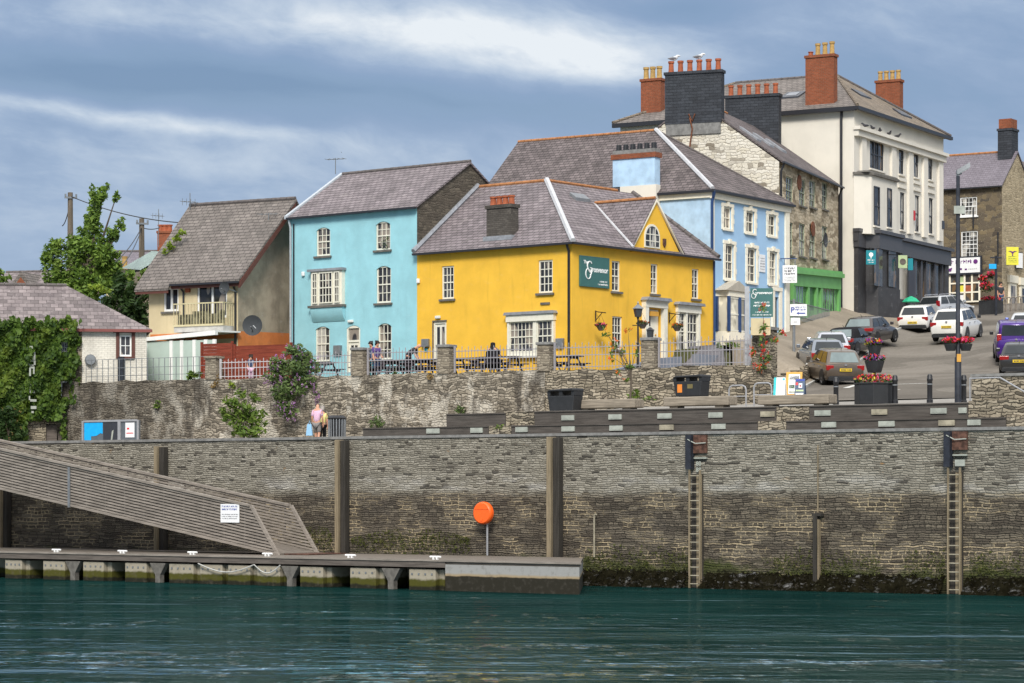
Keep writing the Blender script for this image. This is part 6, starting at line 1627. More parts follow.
def bin_(px0, px1, py0, py1, v, label, sticker):
    a, b = QF.U(px0, v), QF.U(px1, v); z1 = QF.Z((px0+px1)/2, py0, v); w = QF.w((a+b)/2, v, 0); z0 = QF.Z((px0+px1)/2, py1, v)
    t = thing('litter_bin', label, 'litter bin', QF.w((a+b)/2, v, z0), QF.a, 'black wedge shaped litter bins')
    W = b-a; H = z1-z0; m = MB(QF); hz = z0+H*.70
    k = .10*W
    m.prism([(a+k, z0), (b-k*.7, z0), (b-.02, hz), (a+.02, hz)], v-.32, v+.32); m.build('body', T['blackplastic'], t, bevel=.03)
    m = MB(QF); m.prism([(a, z0+H*.88), (b, z0+H*.88), (b-.04, z1), (a+W*.12, z1-H*.05)], v-.38, v+.38); m.build('lid', T['blackplastic'], t, bevel=.04)
    m = MB(QF)
    for f0, f1 in ((0.01, .12), (.44, .56), (.88, .99)): m.box(a+W*f0, a+W*f1, v-.31, v+.31, hz+.001, z0+H*.879)
    m.build('lid_posts', T['blackplastic'], t)
    if sticker:
        m = MB(QF); m.box(a+W*.16, a+W*.32, v-.325, v-.321, z0+H*.18, z0+H*.56); m.build('orange_sticker', T['petalo'], t); m = MB(QF); m.box(a+W*.50, a+W*.68, v-.325, v-.321, z0+H*.36, z0+H*.56); m.build('dark_sticker', T['gold_dk'], t)
    else:
        m = MB(QF); m.box(a+W*.14, b-W*.1, v-.325, v-.321, z0+.02, z0+.07); m.build('base_strip', T['gold_dk'], t)
T['petalo'] = plain('orange_sticker', (.70,.22,.03), .5); T['gold_dk'] = plain('faded_gold_sticker', (.16,.13,.05), .6)
bin_(551.5, 579, 388.5, 413, 2.6, 'black wedge shaped litter bin beside the nearest beam bench, no sticker', False)
bin_(677, 706.5, 375, 396.5, 5.0, 'black wedge shaped litter bin with an orange sticker behind a beam bench', True)
def slat_bin():
    d = QF.D(QF.U(337, 2.4), 2.4); fr = Fr(PX(337, d), d, -30); z0 = 5.75; z1 = PZ(415.5, d)
    t = thing('slatted_bin', 'dark round slatted litter bin on the quay path beside two walkers', 'litter bin', fr.w(0, 0, z0))
    m = MB(fr); m.lathe(0, 0, [(.30, z0), (.32, z1-.18), (.32, z1-.17)], 16); m.build('liner', T['black'], t)
    m = MB(fr)
    for i in range(18): a = 2*math.pi*i/18; m.tube([(.33*math.cos(a), .33*math.sin(a), z0), (.35*math.cos(a), .35*math.sin(a), z1-.15)], .028, 5)
    m.build('slats', T['galv_dk'], t); m = MB(fr); m.lathe(0, 0, [(.37, z1-.16), (.40, z1-.10), (.30, z1)], 16); m.build('lid', T['black'], t)
slat_bin()
def hoop(px0, px1, py0, v, label):
    a, b = QF.U(px0, v), QF.U(px1, v); z1 = QF.Z((px0+px1)/2, py0, v); w = QF.w((a+b)/2, v, 0); z0 = street(w.x, w.y)
    m = MB(QF); r = .16
    m.tube([(a, v, z0), (a, v, z1-r), (a+r*.3, v, z1-r*.3), (a+r, v, z1), (b-r, v, z1), (b-r*.3, v, z1-r*.3), (b, v, z1-r), (b, v, z0)], .032, 8); m.tube([(a, v, z0+(z1-z0)*.5), (b, v, z0+(z1-z0)*.5)], .022, 6)
    tag(m.build('cycle_stand', T['galv'], at=QF.w((a+b)/2, v, z0), rot=QF.a, smooth=True), label, 'cycle stand', 'steel cycle hoops')
hoop(729, 746, 385.5, 6.2, 'pale steel cycle hoop nearer the orange stickered bin'); hoop(754, 771.5, 383, 6.2, 'pale steel cycle hoop nearer the pavement boards')
# advertising boards
def aboard(px0, px1, py0, py1, d, label, kind):
    fr = Fr(PX((px0+px1)/2, d), d, -14); a, b, z0, z1 = rect(fr, px0, py0, px1, py1); W, H = b-a, z1-z0
    t = thing('pavement_board', label, 'sign board', fr.w(0, 0, z0), fr.a, 'advertising boards on the pavement')
    def leaf_(v0, v1, mat, mt, n):
        m = MB(fr)
        p = [(a, v0, z0), (b, v0, z0), (b, v1, z1), (a, v1, z1)]; q = [(x, y+.035, z) for x, y, z in p]
        i = [m.P(k) for k in p+q]
        for f in ((0,1,2,3), (7,6,5,4), (1,0,4,5), (2,1,5,6), (3,2,6,7), (0,3,7,4)): m.face([i[k] for k in f])
        return m.build(n, T[mat], mt)
    leaf_(-.28, -.02, {'teal': 'white', 'wood': 'gold', 'blue': 'bluepost'}[kind], t, 'front_leaf'); leaf_(.30, .03, {'teal': 'white', 'wood': 'sleeper', 'blue': 'bluepost'}[kind], t, 'back_leaf')
    def patch(f0, f1, g0, g1, mat, n='print'):
        m = MB(fr); vv = lambda g: -.28+.26*g-.006
        m.poly([(a+W*f0, vv(g0), z0+H*g0), (a+W*f1, vv(g0), z0+H*g0), (a+W*f1, vv(g1), z0+H*g1), (a+W*f0, vv(g1), z0+H*g1)]); m.build(n, T[mat], t)
    if kind == 'teal':
        patch(0, .22, 0, 1, 'tealb'); patch(.45, .9, .64, .74, 'galv'); patch(.75, .95, .84, .96, 'bluepanel')
        for g in (.2, .3, .4, .5): patch(.36, .88, g, g+.03, 'galv')
    elif kind == 'wood':
        patch(.16, .86, .05, .90, 'white', 'panel'); patch(.2, .82, .66, .82, 'galv_dk'); patch(.2, .55, .28, .45, 'green_dk'); patch(.2, .6, .08, .16, 'mintsign')
    else:
        patch(.05, .95, .86, .98, 'inkblue'); patch(.06, .3, .62, .78, 'red'); patch(.38, .74, .45, .72, 'white'); patch(.46, .66, .52, .65, 'red'); patch(.1, .9, .24, .34, 'mintsign'); patch(.1, .9, .05, .14, 'white')
T['tealb'] = plain('bright_teal_print', (.01,.42,.45), .5); T['bluepost'] = plain('dark_blue_poster', (.05,.08,.14), .5)
aboard(774.2, 785.6, 377.5, 396.2, 100.5, 'white and teal pavement board behind the beam bench', 'teal')
aboard(786.5, 802.5, 372, 395.2, 101.4, 'ochre wood framed pavement board between a white and a blue one', 'wood')
aboard(795.5, 805.2, 378.8, 395.6, 100.3, 'dark blue pavement board in front of the ochre framed one', 'blue')

def bollard_proto():
    t = thing('bollard', 'black bollard', 'bollard', (0,0,0), 0, 'black bollards at the end of the street')
    m = LM(); m.lathe(0, 0, [(.115, 0), (.115, .12), (.095, .14), (.095, .80), (.11, .82), (.11, .88), (.095, .90), (.095, .98), (.07, 1.03), (.02, 1.05)], 14); m.build('post', T['black'], t, smooth=True)
    m = LM(); m.lathe(0, 0, [(.099, .66), (.099, .70)], 14); m.build('band', T['galv_dk'], t)
    return t
bp = bollard_proto()
for i, (px, py, d, lab) in enumerate(((836, 400.5, 102.0, 'black bollard between the brown car and the flower planter'), (895, 402.5, 99.0, 'black bollard against the side of the flower planter'), (929.8, 403, 97.6, 'black bollard standing alone between planter and tall lamp post'), (963.8, 404, 96.4, 'black bollard beside the tall lamp post'))):
    x = PX(px, d); loc = (x, d, PZ(py, d))
    z = zg(x, d) + .02; loc = (x, d, min(loc[2], z))
    if i == 0: bp.location = loc; bp['label'] = lab
    else: dup(bp, loc, 0, lab)

def clump(m, c, r, n, s, rnd, flat=.8):
    for _ in range(n):
        while True:
            p = Vector((rnd.uniform(-1,1), rnd.uniform(-1,1), rnd.uniform(-1,1)))
            if p.length <= 1: break
        p = Vector((p.x*r[0], p.y*r[1], p.z*r[2])) + Vector(c)
        a = Vector((rnd.gauss(0,1), rnd.gauss(0,1), rnd.gauss(0,1))).normalized(); b = a.cross(Vector((rnd.gauss(0,1), rnd.gauss(0,1), rnd.gauss(0,1)))).normalized()
        q = s*rnd.uniform(.6, 1.3); w = q*rnd.uniform(.35, .6)
        m.v += [p - a*q, p + b*w, p + a*q, p - b*w]; k = len(m.v); m.face([k-4, k-3, k-2, k-1])
def flowers(name, parent, c, r, mats, n, s, seed, leafn=None):
    rnd = random.Random(seed)
    m = MB(); clump(m, c, r, leafn or n, s, rnd); m.build('foliage', T['leaf_dark'], parent)
    for mt in mats: m = MB(); clump(m, (c[0], c[1], c[2]+r[2]*.35), (r[0]*1.05, r[1]*1.05, r[2]*.8), n//len(mats), s*.9, rnd); m.build('flowers', T[mt], parent)
def planter():
    d = 99.5; x = PX(874.5, d); z0 = min(zg(x, d), PZ(402.5, d)); fr = Fr(x, d, 12)
    t = thing('flower_planter', 'black tub planter with two flower baskets stacked on its post', 'planter', (x, d, z0))
    r = .74; H = PZ(383, d)-z0; m = MB(fr); m.prismh([(r*math.cos(2*math.pi*(i+.5)/8), r*math.sin(2*math.pi*(i+.5)/8)) for i in range(8)], z0, z0+H-.06); m.prismh([(r*1.05*math.cos(2*math.pi*(i+.5)/8), r*1.05*math.sin(2*math.pi*(i+.5)/8)) for i in range(8)], z0+H-.059, z0+H); m.build('tub', T['blackplastic'], t, bevel=.02)
    m = MB(fr); m.tube([(0,0,z0+H), (0,0,PZ(344,d))], .05, 8); m.build('post', T['black'], t)
    for py0, py1, rr in ((361, 372.5, .34), (346, 355.5, .24)):
        m = MB(fr); za, zb_ = PZ(py1, d), PZ(py0, d); m.lathe(0, 0, [(rr*.75, za), (rr*1.1, zb_), (rr*1.0, zb_+.01)], 12); m.build('basket', T['blackplastic'], t)
    flowers('tub', t, (x, d, z0+H+.10), (.74, .74, .22), ['petal_red', 'petal_yellow', 'petal_pink'], 240, .075, 1)
    flowers('mid', t, (x, d, PZ(359, d)), (.42, .42, .17), ['petal_purple2', 'petal_red', 'petal_purple'], 180, .07, 2)
    flowers('top', t, (x-.05, d, PZ(343.5, d)), (.34, .34, .18), ['petal_red', 'petal_yellow', 'petal_purple2'], 150, .07, 3)
T['petal_purple2'] = leaf('deep_purple_petal', (.14,.02,.22), (.22,.04,.34), (.1,.02,.15))
planter()
def lamp_post():
    d = 96.2; x = PX(958, d); z0 = zg(x, d); fr = Fr(x, d, 0); zt = PZ(176, d)
    t = thing('street_lamp', 'tall dark street lamp with hanging flower baskets on its post', 'street lamp', (x, d, z0))
    m = MB(fr); m.tube([(0,0,z0-.1), (0,0,z0+1.6), (0,0,z0+1.65), (0,0,zt)], [.12,.12,.085,.065], 12); m.build('post', T['bluesteel'], t, smooth=True)
    m = MB(fr); m.tube([(0,0,zt), (0,0,zt+.08), (.12,0,zt+.12)], .06, 8)
    a = [(-.05,-.12), (.42,-.16), (.42,.16), (-.05,.12)]
    i0 = [m.P((u, v, zt+.08+u*.55)) for u, v in a]; i1 = [m.P((u*.94, v*.9, zt+.24+u*.55)) for u, v in a]
    m.face(i0[::-1]); m.face(i1); [m.face([i0[k], i0[(k+1)%4], i1[(k+1)%4], i1[k]]) for k in range(4)]
    h = m.build('lantern', T['galv_dk'], t); m = MB(fr); i0 = [m.P((u*.85+.02, v*.8, zt+.065+u*.47)) for u, v in a]; i1 = [m.P((u*.85+.02, v*.8, zt+.10+u*.47)) for u, v in a]; m.face(i0[::-1]); m.face(i1); [m.face([i0[k], i0[(k+1)%4], i1[(k+1)%4], i1[k]]) for k in range(4)]; m.build('lens', T['lampglass'], h)
    m = MB(fr); zb = PZ(214, d); m.box(-.16, .22, -.12, -.08, zb, zb+.28); m.build('notice', T['plaque'], t)
    m = MB(fr); zb = PZ(362, d); m.box(-.06, .09, -.13, -.115, zb, zb+.28); m.build('yellow_label', T['gold'], t)
    for sx in (-1, 1):
        z = PZ(349.5, d); b = thing('hanging_basket', 'basket of pink and red flowers on the tall lamp post, %s' % ('nearer the white cars' if sx < 0 else 'nearer the purple van'), 'flower basket', (x+sx*.27, d-.05, z), 0, 'flower baskets on the tall lamp post')
        fb = Fr(x+sx*.27, d-.05, 0); m = MB(fb); m.lathe(0, 0, [(.16, z-.05), (.235, z+.16), (.24, z+.20), (.2, z+.19)], 14); m.build('bowl', T['blackplastic'], b)
        flowers('hb', b, (x+sx*.27, d-.05, z+.30), (.30, .28, .13), ['petal_pink', 'petal_red'], 170, .07, 5+sx, 90)
lamp_post()

# standing hotel sign at the end of the railing
def standing_sign():
    d = 107.2; fr = Fr(PX(747, d), d, -4); z0 = zg(fr.x, d)
    t = thing('standing_sign', 'dark green standing hotel sign on a thick grey post', 'sign', (fr.x, d, z0), fr.a)
    a, b = fr.U(744.7), fr.U(749.3); zt = fr.Z(747, 286.5); m = MB(fr); m.box(a, b, -.09, .09, z0-.2, zt); m.build('post', T['galv'], t)
    c, e, z1, z2 = rect(fr, 750.3, 288.3, 773, 317); m = MB(fr); m.box(c, e, -.05, .05, z1, z2); m.build('board', T['teal_sign'], t)
    W, H = e-c, z2-z1
    swash_g(fr, c+W*.20, z1+H*.80, H*.15, -.065, 'letter', t); text_mesh('name_lettering', 'rosvenor', H*.13, fr, c+W*.30, -.055, z1+H*.80, T['letter'], t, sx=1.1)
    for g, h, f0, f1, s in ((.47, .07, .18, .84, 1), (.36, .07, .14, .88, 2), (.15, .045, .22, .80, 3), (.05, .045, .08, .94, 4)): scribble(fr, c+W*f0, c+W*f1, -.052, z1+H*g, H*h, T['letter'], t, seed=s)
    m = MB(fr); m.box(c+.02, e-.1, -.04, .04, z1-.72, z1-.05); m.build('lower_panel', T['cream_wall'], t)
standing_sign()
def parking_sign():
    d = 131.0; fr = Fr(PX(794, d), d, 0); z0 = zg(fr.x, d); t = thing('parking_sign', 'white parking sign with blue lettering on a thin grey pole', 'sign', (fr.x, d, z0))
    zt = PZ(299, d); m = MB(fr); m.tube([(0,.06,z0-.1), (0,.06,zt)], .07, 8); m.build('pole', T['galv_dk'], t)
    for p, n in (((790, 304.2, 806.8, 316), 'board'), ((790.5, 317.8, 800, 325), 'small_board')):
        a, b, c, e = rect(fr, *p); m = MB(fr); m.box(a, b, -.045, -.02, c, e); m.build(n, T['white'], t)
        if n == 'board':
            scribble(fr, a+.25, b-.05, -.047, c+(e-c)*.68, .08, T['inkblue'], t, seed=1); scribble(fr, a+.25, b-.05, -.047, c+(e-c)*.46, .10, T['inkblue'], t, seed=2)
            text_mesh('letter_mark', 'P', .36, fr, a+.03, -.048, c+(e-c)*.3, T['inkblue'], t); m = MB(fr); m.prism([(a+.3, c+.13), (a+.42, c+.06), (a+.42, c+.2)], -.05, -.046); m.box(a+.421, b-.08, -.05, -.046, c+.10, c+.16); m.build('arrow', T['inkblue'], t)
        else: scribble(fr, a+.06, b-.06, -.047, c+.12, .06, T['galv'], t, seed=3)
parking_sign()
def victorian_lamp():
    d = 112.5; fr = Fr(PX(638, d), d, 20); z0 = 8.9; zt = PZ(317, d); t = thing('terrace_lamp', 'black victorian style lamp post in front of the yellow house porch', 'street lamp', fr.w(0, 0, z0))
    m = MB(fr); m.lathe(0, 0, [(.12, z0), (.12, z0+.3), (.06, z0+.35), (.045, z0+1.2), (.07, z0+1.25), (.04, z0+1.3), (.035, zt-.1), (.07, zt)], 10); m.tube([(-.25,0,zt-.35), (.25,0,zt-.35)], .02, 6); m.build('post', T['black'], t)
    m = MB(fr); m.taper(-.10, .10, -.10, .10, zt+.001, zt+.34, 1.5); g = m.build('lantern', T['lampdark'], t); m = MB(fr); m.taper(-.19, .19, -.19, .19, zt+.342, zt+.52, .2); m.lathe(0, 0, [(.03, zt+.52), (.04, zt+.58), (.01, zt+.66)], 8); m.build('lantern_cap', T['galv_dk'], g)
    z = zt - 1.0
    b = thing('wall_lantern', 'small black lantern standing on the pillar in front of the porch', 'lantern', RF.w(RF.U(648), .2, RF.Z(648, 337.5))); f = Fr(*RF.w(RF.U(648), .2, 0)[:2], -30); zz = RF.Z(648, 337.5)
    m = MB(f); m.taper(-.09, .09, -.09, .09, zz, zz+.3, 1.2); m.build('body', T['lampdark'], b); m = MB(f); m.taper(-.14, .14, -.14, .14, zz+.302, zz+.42, .2); m.build('lantern_cap', T['black'], b)
T['lampdark'] = plain('dark_lantern_glass', (.05,.055,.06), .15)
victorian_lamp()
for i, (px, py, lab) in enumerate(((601, 328, 'hanging basket by the street facing ground window of the yellow house'), (642.5, 326, 'hanging basket beside the yellow house porch and lamp post'), (677, 328.5, 'hanging basket at the yellow house french window'))):
    d = YR.D(YR.U(px, -.6), -.6); x = PX(px, d); z = PZ(py, d); t = thing('hanging_basket', lab, 'flower basket', (x, d, z), 0, 'hanging baskets on the yellow house'); f = Fr(x, d, 0)
    m = MB(f); m.lathe(0, 0, [(.10, z-.12), (.22, z+.08), (.23, z+.12), (.2, z+.1)], 12); m.build('bowl', T['slat_dk'], t); m = MB(f); m.tube([(-.2,0,z+.1), (0,0,z+.6), (.2,0,z+.1)], .01, 4); m.build('chain', T['black'], t)
    flowers('b', t, (x, d, z+.12), (.28, .28, .13), ['petal_orange' if i else 'petal_pink'], 40, .07, 40+i, 120)

# information board
def info_board():
    v = 4.5; fr = QF; a, b = fr.U(83, v), fr.U(138.5, v); z0, z1 = 5.75, fr.Z(110, 420.5, v); t = thing('information_board', 'dark grey information board with a bright blue map panel and white notice', 'sign', fr.w((a+b)/2, v, z0), fr.a)
    m = MB(fr); m.box(a, b, v, v+.12, z0+.1, z1); m.build('board', T['boardgrey'], t); W, H = b-a, z1-z0
    m = MB(fr); m.box(a-.04, a+.06, v-.05, v-.003, z0, z1); m.box(a+W*.64, a+W*.69, v-.05, v-.003, z0, z1); m.box(b-.06, b+.04, v-.05, v-.003, z0, z1); m.box(a+.061, b-.061, v-.045, v-.003, z1-.06, z1+.03); m.build('frame', T['galv'], t)
    def pz(f): return z0+H*f
    m = MB(fr); m.prism([(a+.09, pz(.35)), (a+W*.09, pz(.36)), (a+W*.12, pz(.06)), (a+W*.15, pz(.06)), (a+W*.15, pz(.5)), (a+W*.25, pz(.52)), (a+W*.32, pz(.6)), (a+W*.36, pz(.58)), (a+W*.36, pz(.94)), (a+.09, pz(.94))], v-.012, v-.001); m.build('blue_map', T['bluepanel'], t)
    m = MB(fr); m.box(a+W*.37, a+W*.63, v-.010, v-.001, pz(.1), pz(.94)); m.build('dark_photograph', T['frame_dark'], t)
    m = MB(fr); m.prism([(a+W*.50, pz(.25)), (a+W*.53, pz(.3)), (a+W*.56, pz(.7)), (a+W*.53, pz(.66))], v-.02, v-.011); m.prism([(a+W*.38, pz(.1)), (a+W*.42, pz(.1)), (a+W*.40, pz(.3))], v-.02, v-.011); m.build('white_mark', T['plaque'], t)
    m = MB(fr); m.box(a+W*.77, a+W*.93, v-.015, v-.001, pz(.45), pz(.92)); m.build('white_notice', T['white'], t); m = MB(fr); m.box(a+W*.80, a+W*.84, v-.02, v-.016, pz(.7), pz(.76)); m.box(a+W*.79, a+W*.91, v-.02, v-.016, pz(.57), pz(.60)); m.build('red_print', T['red'], t)
T['boardgrey'] = plain('slate_grey_board', (.10,.115,.13), .6)
info_board()

# ------------------------------------------------------------------ poles, wires, far roofs
def upole(px, d, ytop, ybot, label):
    x = PX(px, d); z0, z1 = PZ(ybot, d), PZ(ytop, d); fr = Fr(x, d, 20); t = thing('utility_pole', label, 'utility pole', (x, d, z0), 0, 'wooden utility poles')
    m = MB(fr); m.tube([(0,0,z0), (0,0,z1)], [.19, .14], 10); m.build('pole', T['pole'], t); m = MB(fr); m.box(-.35, .35, -.2, -.14, z1-.35, z1-.25); m.lathe(-.3, -.17, [(.05, z1-.25), (.05, z1-.1)], 8); m.lathe(.3, -.17, [(.05, z1-.25), (.05, z1-.1)], 8); m.build('crossarm', T['galv_dk'], t)
    return Vector((x, d, z1))
p1 = upole(70.3, 150, 192.5, 300, 'wooden utility pole rising behind the tall green tree'); p2 = upole(141.7, 150, 218.5, 300, 'wooden utility pole between the tall tree and the cream house')
def wire(a, b, sag, label):
    a, b = Vector(a), Vector(b); pts = []
    for i in range(17): f = i/16; p = a.lerp(b, f); p.z -= sag*4*f*(1-f); pts.append(p)
    m = MB(); m.tube(pts, .028, 5); tag(m.build('overhead_wire', T['black'], at=tuple(a)), label, 'wire')
wire(p1+Vector((0,0,-.2)), (PX(178, 140), 140, PZ(222.5, 140)), .25, 'overhead wire from the tall pole to the cream house roof'); wire(p2+Vector((0,0,-.5)), (PX(160, 160), 160, PZ(227.5, 160)), .1, 'overhead wire from the shorter pole to the red chimney')
wire(p2+Vector((0,0,-.5)), (PX(115, 140), 140, PZ(262, 140)), .2, 'thicker overhead wire dropping from the shorter pole into the trees'); wire(p2+Vector((0,0,-.6)), (PX(122, 140), 140, PZ(266, 140)), .2, 'thinner overhead wire dropping from the shorter pole into the trees'); wire(p1+Vector((0,0,-.5)), (PX(62, 150), 150, PZ(226, 150)), .3, 'short wire hanging beside the tall utility pole')
def far_house(name, label, px0, px1, d, yr, ye, yb, mat, wall='cream_wall', deg=-8, depth=3.5):
    fr = Fr(PX(px0, d), d, deg); b = fr.U(px1); ze, zr, zb = PZ(ye, d), PZ(yr, d), PZ(yb, d); t = thing(name, label, 'house', fr.w(b/2, 0, zb), fr.a)
    m = MB(fr); m.box(0, b, 0, 2*depth, zb, ze-.02); m.build('wall', T[wall], t); m = MB(fr); m.slab([(-.2, -.3, ze), (b+.2, -.3, ze), (b+.2, depth, zr), (-.2, depth, zr)], .1); m.slab([(-.2, depth, zr), (b+.2, depth, zr), (b+.2, 2*depth+.3, ze), (-.2, 2*depth+.3, ze)], .1); r = m.build('roof', T[mat], t)
    ridge(r, fr, (-.2, depth, zr+.02), (b+.2, depth, zr+.02), 'ridge_grey', .1)
    return t, fr, b, ze, zr, zb
t, fr, b, ze, zr, zb = far_house('far_house', 'far house with a small red gable behind the ivy cottage roof', -15, 42, 165, 268, 286, 330, 'slate_cottage', deg=-14)
u = fr.U(27); m = MB(fr); z = PZ(289, 165); m.prism([(u-.8, z), (u+.8, z), (u, z+.95)], -.9, 2.0); m.build('dormer_roof', T['slate_grey'], t); m = MB(fr); m.prism([(u-.42, z+.08), (u+.42, z+.08), (u, z+.6)], -.93, -.902); m.build('red_gable', T['redbrick'], t)
t, fr, b, ze, zr, zb = far_house('far_house', 'far house with lilac slate roof and a red brick chimney behind the trees', 106, 168, 178, 247, 268, 330, 'slate_lilac', deg=-4)
chimney(t, fr, fr.U(158.5, 3.5), fr.U(171.5, 3.5), 3.1, 4.0, zr-1.5, PZ(231, 181), 'redbrick', 3, 'terra', .45, .2)
aerial(158.5, 178, 209, 247, 'television aerial standing beside the far red brick chimney', 1)
def green_roof():
    fr = Fr(PX(141, 145), 145, 25); a, b = 0, fr.U(172); t = thing('corrugated_shed', 'pale green corrugated roof showing between the pole and the cream house', 'shed', fr.w(1, 0, 10), fr.a)
    z0, z1 = fr.Z(143, 270), fr.Z(165, 252); m = MB(fr); n = 26; rows = [[], []]
    for i in range(n+1):
        f = i/n; dz = .04*(i % 2); rows[0].append((a+(b-a)*f, 0, z0+(z1-z0)*f+dz)); rows[1].append((a+(b-a)*f, 3.5, z0+(z1-z0)*f+.35+dz))
    m.grid(rows); m.build('roof', plain('pale_green_sheet', (.26,.33,.30), .5, .4, 0, .2), t); m = MB(fr); m.prism([(a, 8.5), (b, 8.5), (b, z1-.1), (a, z0-.1)], .2, 3.3); m.build('wall', T['grey_wall'], t)
green_roof()
def buff_chimney():
    fr = Fr(PX(119, 155), 155, -10); t = thing('far_chimney', 'low stack with two buff pots poking out of the bushes', 'chimney', fr.w(0, 0, 13)); a, b = fr.U(115), fr.U(125); z1 = fr.Z(120, 269)
    m = MB(fr); m.box(a, b, 0, .8, 11, z1); m.build('stack', T['chim_grey'], t)
    for px, h in ((117, .35), (122.5, .75)): u = fr.U(px); m = MB(fr); m.lathe(u, .4, [(.17, z1), (.15, z1+h*.8), (.19, z1+h), (.1, z1+h)], 10); m.build('chimney_pot', T['pot_yellow'], t)
    m = MB(fr); m.box(fr.U(108), fr.U(150), .3, 6, 9, z1-.35); m.build('house_wall', T['grey_wall'], t)
buff_chimney()

# ------------------------------------------------------------------ birds
def bird(loc, rot, label, kind, group=None, k=1.0):
    t = thing('gull' if kind == 'gull' else 'pigeon', label, 'bird', loc, rot, group)
    m = LM(); pts = [(-.26*k, 0, .16*k), (-.12*k, 0, .17*k), (.02*k, 0, .18*k), (.12*k, 0, .24*k), (.17*k, 0, .31*k), (.24*k, 0, .31*k), (.31*k, 0, .295*k)]; m.tube(pts, [.02*k, .075*k, .10*k, .075*k, .055*k, .05*k, .012*k], 8)
    for s in (-.035, .035): m.tube([(.0, s*k, .10*k), (.01*k, s*k, 0)], .012*k, 5)
    m.build('body', T['birdw' if kind == 'gull' else 'birdg'], t, smooth=True)
    m = LM(); 
    for s in (-1, 1): m.tube([(.08*k, s*.085*k, .20*k), (-.1*k, s*.085*k, .20*k), (-.30*k, s*.04*k, .17*k)], [.03*k, .06*k, .012*k], 6)
    m.build('wing', T['birdgrey' if kind == 'gull' else 'birdg'], t, smooth=True)
T['birdw'] = plain('white_feathers', (.62,.62,.62), .7); T['birdg'] = plain('dark_grey_feathers', (.06,.06,.07), .7); T['birdgrey'] = plain('grey_feathers', (.24,.25,.27), .7)
for px, v, lab, ro in ((674, 5.9, 'gull on the pot nearest the edge of the big dark chimney', 0.2), (699, 4.2, 'gull standing over the middle pots of the big dark chimney', 0.1)):
    p = SH.w(.5, v, 27.11); d = p.y; p.x = PX(px, d); bird(tuple(p), ro, lab, 'gull', 'gulls on the dark chimney', 1.15)
zc = WB.Z(855, 126.5)
for i, px in enumerate((865, 872.5, 880, 889.5, 898)):
    u = WB.U(px, -.25); p = WB.w(u, -.25, zc+.0)
    bird(tuple(p), R(200 + 30*i), 'dark pigeon on the cornice of the off-white building, ' + ('first from its corner', 'second from its corner', 'middle of the five', 'fourth from its corner', 'farthest from its corner')[i], 'pigeon', 'pigeons on the cornice', .85)
# ------------------------------------------------------------------ people
def skin(name, joints, edges, mat, parent, sub=1, root=0):
    names = list(joints); ix = {n: i for i, n in enumerate(names)}
    me = bpy.data.meshes.new(name); me.from_pydata([joints[n][:3] for n in names], [(ix[a], ix[b]) for a, b in edges], [])
    o = bpy.data.objects.new(name, me); COL.objects.link(o)
    o.modifiers.new('skin', 'SKIN'); sm_ = o.modifiers.new('sub', 'SUBSURF'); sm_.levels = sub; sm_.render_levels = sub
    if not me.skin_vertices: return o
    for i, n in enumerate(names):
        r = joints[n][3]; r2 = joints[n][4] if len(joints[n]) > 4 else r
        me.skin_vertices[0].data[i].radius = (r, r2); me.skin_vertices[0].data[i].use_root = (i == root)
    dg = bpy.context.evaluated_depsgraph_get(); m2 = bpy.data.meshes.new_from_object(o.evaluated_get(dg)); m2.name = name
    bpy.data.objects.remove(o)
    m2.materials.clear(); m2.materials.append(mat); m2.polygons.foreach_set('use_smooth', [True]*len(m2.polygons))
    q = bpy.data.objects.new(name, m2); COL.objects.link(q); q.parent = parent; ROOT[q.name] = ROOT[parent.name]
    return q
HANDS = ('thumb', 'index', 'middle', 'ring', 'little')
